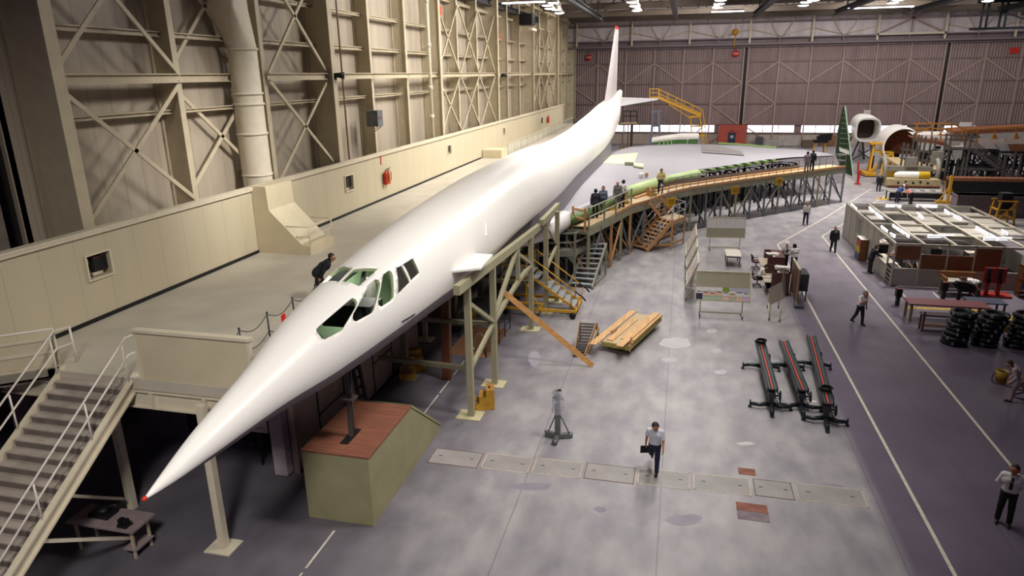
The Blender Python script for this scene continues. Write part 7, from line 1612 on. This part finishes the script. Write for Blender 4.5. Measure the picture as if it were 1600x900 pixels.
    for hip, kn, an, kb, q in L:
        qf = q*.75; ff = np.array([0, math.cos(qf), math.sin(qf)]) if abs(q) > .3 and an[2] > .16 else np.array([0, 1., 0])
        netobj('shoe', [(an+np.array([0, -.03, -.035]), an+np.array([0, 0, -.035])+ff*.09, .045, .042), (an+np.array([0, 0, -.042])+ff*.09, an+np.array([0, 0, -.045])+ff*.17, .042, .034), (an, an+np.array([0, 0, .03]), .045, .05)], shoe, root, .02, res)
    if not bald: netobj('hair', [(hp(0, -.035, .052), hp(0, -.035, .052), .102, .102), (hp(-.03, .025, .1), hp(.03, .025, .1), .036, .036), (hp(-.06, -.05, -.03), hp(.06, -.05, -.03), .055, .055), (hp(-.075, -.02, .02), hp(.075, -.02, .02), .036, .036)], hairs[hair], root, .03, res)
    m = MB()
    for sd in (-1, 1): m.ball(tuple(hp(sd*.034, .098, .012)), .0125, 5)
    build('eyes', m, black, root)
    if tie is not None:
        m = MB(); P0, P1, P2 = [V(pt(0, y, z)) for y, z in ((.085+e, .5), (.14+e, .36), (.12+e, .16))]; X = V(rt)*.035; m.prism([P0-X*.6, P0+X*.6, P1+X, P2+X*1.1, P2-X*1.1, P1-X], V(fw)*.008); build('tie', m, tie, root)
    if jacket and tie is not None:
        m = MB(); P0, P1 = V(pt(0, .09+e*.8, .52)), V(pt(0, .125+e, .33)); X = V(rt); m.prism([P0-X*.06, P0+X*.06, P1], V(fw)*.006); build('shirt_front', m, C_W, root)
    for ex in extras:
        if ex == 'glasses':
            m = MB()
            for sd in (-1, 1): m.sweep([hp(sd*.036+.026*math.cos(a), .115, .012+.02*math.sin(a)) for a in np.linspace(0, 2*PI, 11)], .005, 5); m.tube(hp(sd*.062, .112, .015), hp(sd*.1, -.0, .012), .004, None, 5)
            m.tube(hp(-.012, .117, .015), hp(.012, .117, .015), .005, None, 5); build('glasses', m, black, root)
        if ex == 'hard_hat':
            m = MB(); m.smooth = True; m.lathe([(.165, -.005), (.15, .02), (.135, .07), (.1, .115), (.05, .14), (.001, .145)], (0, 0, 0), 20); M_ = Matrix(((hr_[0], hf[0], hu[0], hc[0]), (hr_[1], hf[1], hu[1], hc[1]), (hr_[2], hf[2], hu[2], hc[2]), (0, 0, 0, 1))) @ Matrix.Translation((0, -.0, .055)); m.xform(M_); build('hard_hat', m, mat('hat_white', '#eceae6', .4), root)
    root.location = loc; root.rotation_euler = (0, 0, rz); root.scale = (s, s, s)
    return root, [V(h) for h in hands], L
N_ = .0135
d2 = math.radians
# facing: rotation 0 looks to +y (away); 180 looks at the photographer
person('man in white shirt and dark tie standing with hands behind his back at the right', fl(1566, 818), d2(155), 1, ((2, 2, .06), (-2, 2, .06)), (((-.3, -.25, -1), (.55, -.5, -.6)), ((.3, -.25, -1), (-.55, -.5, -.6))), (6, -12), C_W, cloth('darkgreen', '#1f221d'), 'long', hair='black', skin=skin_t, res=N_, tie=C_BLK, s=1.05)
_, HW, _ = person('dark-haired man in white shirt striding over the trench covers', fl(1021, 736), d2(175), 6, ((14, 4, .03), (-22, 48, .03)), (((-.25, .35, -1), (-.1, .75, -.7)), ((.25, -.3, -1), (.1, .1, -1))), (22, 10), cloth('paleblue', '#cdd0da'), C_NAVY, res=N_, hair='black', skin=skin_t)
person('man in white shirt walking on the aisle line with a hand raised to his face', fl(1341, 507), d2(215), 8, ((10, 6, .03), (-14, 16, .03)), (((-.25, .1, -1), (-.1, .25, -1)), ((.35, .6, -.75), (-.3, .6, .75))), (20, 0), C_W, cloth('slate', '#272b33'), res=N_, hair='grey')
person('man in dark suit and tie walking along the aisle beside the office corner', fl(1301, 394), d2(185), 2, ((8, 4, .03), (-8, 8, .03)), None, (5, 10), C_BLK, C_BLK, 'long', True, hair='grey', tie=C_NAVY)
person('man in white shirt standing in the aisle by the wing platform', fl(1258, 350.5), d2(190), 0, ((6, 2, .05), (-4, 2, .05)), None, (4, 0), C_W, C_NAVY, hair='brown')
person('man in dark suit standing at the far end of the aisle near the yellow tower', fl(1372, 299), d2(170), 0, ((3, 2, .06), (-3, 2, .06)), None, (0, 0), C_BLK, C_BLK, 'long', True, hair='grey', res=.02, tie=C_NAVY)
person('man in white hard hat and dark tie talking beside the farther brown desk', V((6.75, 44.3, 0)), d2(200), 2, arms=(((-.3, .3, -1), (.2, .8, -.2)), ((.3, .1, -1), (.1, .3, -1))), head=(8, -20), sleeve='long', hair='black', tie=C_BLK, extras=('hard_hat',), bald=True)
person('man in white shirt with his back turned, next to the hard-hatted man', V((7.15, 43.5, 0)), d2(28), 4, arms=(((-.3, .35, -1), (.3, .8, .1)), ((.3, .35, -1), (-.3, .8, .1))), head=(14, 0), hair='black', s=1.06)
ps, _, _ = person('man in white shirt seated writing at the brown desk', V((4.82, 40.25, 0)), d2(-90), 22, ((82, 82, .12), (78, 70, .12)), (((-.15, .7, -.8), (.1, 1, .05)), ((.15, .7, -.8), (-.1, 1, .05))), (26, 0), C_W, C_BLK, hair='black', hipz=.6)
person('man in dark overcoat leaning on the open office counter', V((11.72, 44.5, 0)), d2(-80), 14, arms=(((-.15, .8, -.7), (.2, 1, -.1)), ((.15, .8, -.7), (-.2, 1, -.1))), head=(10, 0), top=cloth('plum', '#211d2b'), bottom=cloth('plum', '#211d2b'), sleeve='long', jacket=True, hair='brown')
person('grey-haired clerk in a white blouse behind the open office counter', V((13.15, 44.6, 0)), d2(95), 6, arms=(((-.15, .6, -.8), (.2, 1, .1)), ((.15, .6, -.8), (-.2, 1, .1))), head=(12, 0), hair='fair', bottom=C_GREY)
person('clerk in a blue shirt behind the clear front window of the office', V((13.5, 43.3, 0)), d2(190), 20, arms=(((-.15, .8, -.7), (.2, 1, -.2)), ((.15, .8, -.7), (-.2, 1, -.2))), head=(15, 0), top=C_BLUE, hair='brown', res=.02, bottom=C_GREY)
person('man in white shirt bent double in front of the office panels', V((15.95, 39.9, 0)), d2(75), 78, ((4, 6, .06), (-6, 8, .06)), (((-.1, .3, -1), (0, .6, -.8)), ((.1, .3, -1), (0, .6, -.8))), (-5, 0), C_W, cloth('drab', '#4a4038'), hair='brown')
person('man in pale overalls bending beside the yellow bucket', fl(1590, 628), d2(70), 38, ((28, 24, .12), (-16, 22, .14)), (((-.15, .4, -.9), (0, .9, -.3)), ((.15, .4, -.9), (0, .9, -.4))), (10, 0), cloth('palemauve', '#a9969a'), cloth('palemauve2', '#9a8a86'), 'long', hair='brown', res=N_)
zp = ZD
def hd_(x, y): p = fl(x, y, ZD+1.83); p.z = ZD; return p      # stood where the top of the head shows
person('man in dark jacket and cap-dark hair at the near end of the wing platform', hd_(931, 295), d2(15), 3, head=(4, 20), top=cloth('ink', '#23222e'), bottom=C_BLK, sleeve='long', jacket=True, hair='black')
person('man in blue-grey shirt beside the dark-jacketed man on the platform', hd_(942.5, 290), d2(200), 4, head=(12, 0), top=C_BLUE, bottom=C_NAVY, sleeve='long', hair='black')
person('bald man in grey work clothes on the wing platform', hd_(966, 282.5), d2(170), 5, head=(20, 0), top=C_GREY, bottom=cloth('midgrey', '#69686c'), sleeve='long', bald=True)
person('man in white shirt behind the bald man on the wing platform', hd_(973, 281), d2(-30), 6, head=(10, 0), bottom=C_NAVY, hair='black')
person('man in yellow shirt standing above the wooden stairs', hd_(1033.5, 263.5), d2(185), 4, ((2, 2, .05), (-2, 4, .05)), (((-.3, .2, -1), (.4, .5, -.8)), ((.3, .2, -1), (-.2, .5, -.9))), (22, 0), cloth('yellow', '#d3c98f'), C_NAVY, hair='brown', s=1.05)
p = fl(1265, 266, ZD); person('man in grey-mauve shirt at the outer end of the wing platform', hd_(1263, 236.5), d2(5), 3, top=cloth('mauve', '#7d707c'), bottom=C_GREY, hair='black', res=.02)
person('man in black clothes beside the grey-shirted man at the platform end', hd_(1271.5, 234.5), d2(-10), 2, top=C_BLK, bottom=C_BLK, sleeve='long', hair='brown', skin=skin_t, res=.02)
bent = dict(arms=(((-.1, .5, -.9), (0, .8, -.5)), ((.1, .5, -.9), (0, .8, -.5))), res=.02)
person('worker in a blue shirt bending over the layout table', fl(1396, 316)+V((.2, -.2, 0)), d2(-50), 45, head=(0, 0), top=cloth('royal', '#2c3f7a'), bottom=C_NAVY, hair='brown', **bent)
person('worker in a white shirt between the two others at the layout table', fl(1404, 313)+V((.1, .5, 0)), d2(-100), 40, head=(10, 0), top=C_W, bottom=C_NAVY, hair='grey', **bent)
person('worker in a pink shirt bent over the layout table', fl(1417, 318)+V((.2, -.3, 0)), d2(30), 62, head=(0, 0), top=cloth('pink', '#bb7a70'), bottom=C_BLK, hair='black', **bent)
hd = fl(514, 402, MZ+1.42)
person('man in black suit and glasses stooping to look into the cockpit', V((hd.x-.3, hd.y-.3, MZ)), d2(-68), 49, ((12, 12, .08), (-8, 10, .08)), (((-.15, -.25, -1), (-.05, -.1, -1)), ((.15, .3, -1), (.0, .4, -.9))), (-30, 0), C_BLK, C_BLK, 'long', True, hair='black', res=N_, tie=C_NAVY, extras=('glasses',))
# hand-held things
m = MB(); p = fl(1021, 736); M_ = Matrix.Translation(p) @ Matrix.Rotation(d2(175), 4, 'Z'); c = M_ @ (HW[1]*1.03); m.prism([c+V((-.15, -.03, -.26)), c+V((.15, .05, -.26)), c+V((.15, .05, -.01)), c+V((-.15, -.03, -.01))], (.01, .035, 0)); solo('folder', m, black, 'dark folder in the hand of the striding man', 'folder')
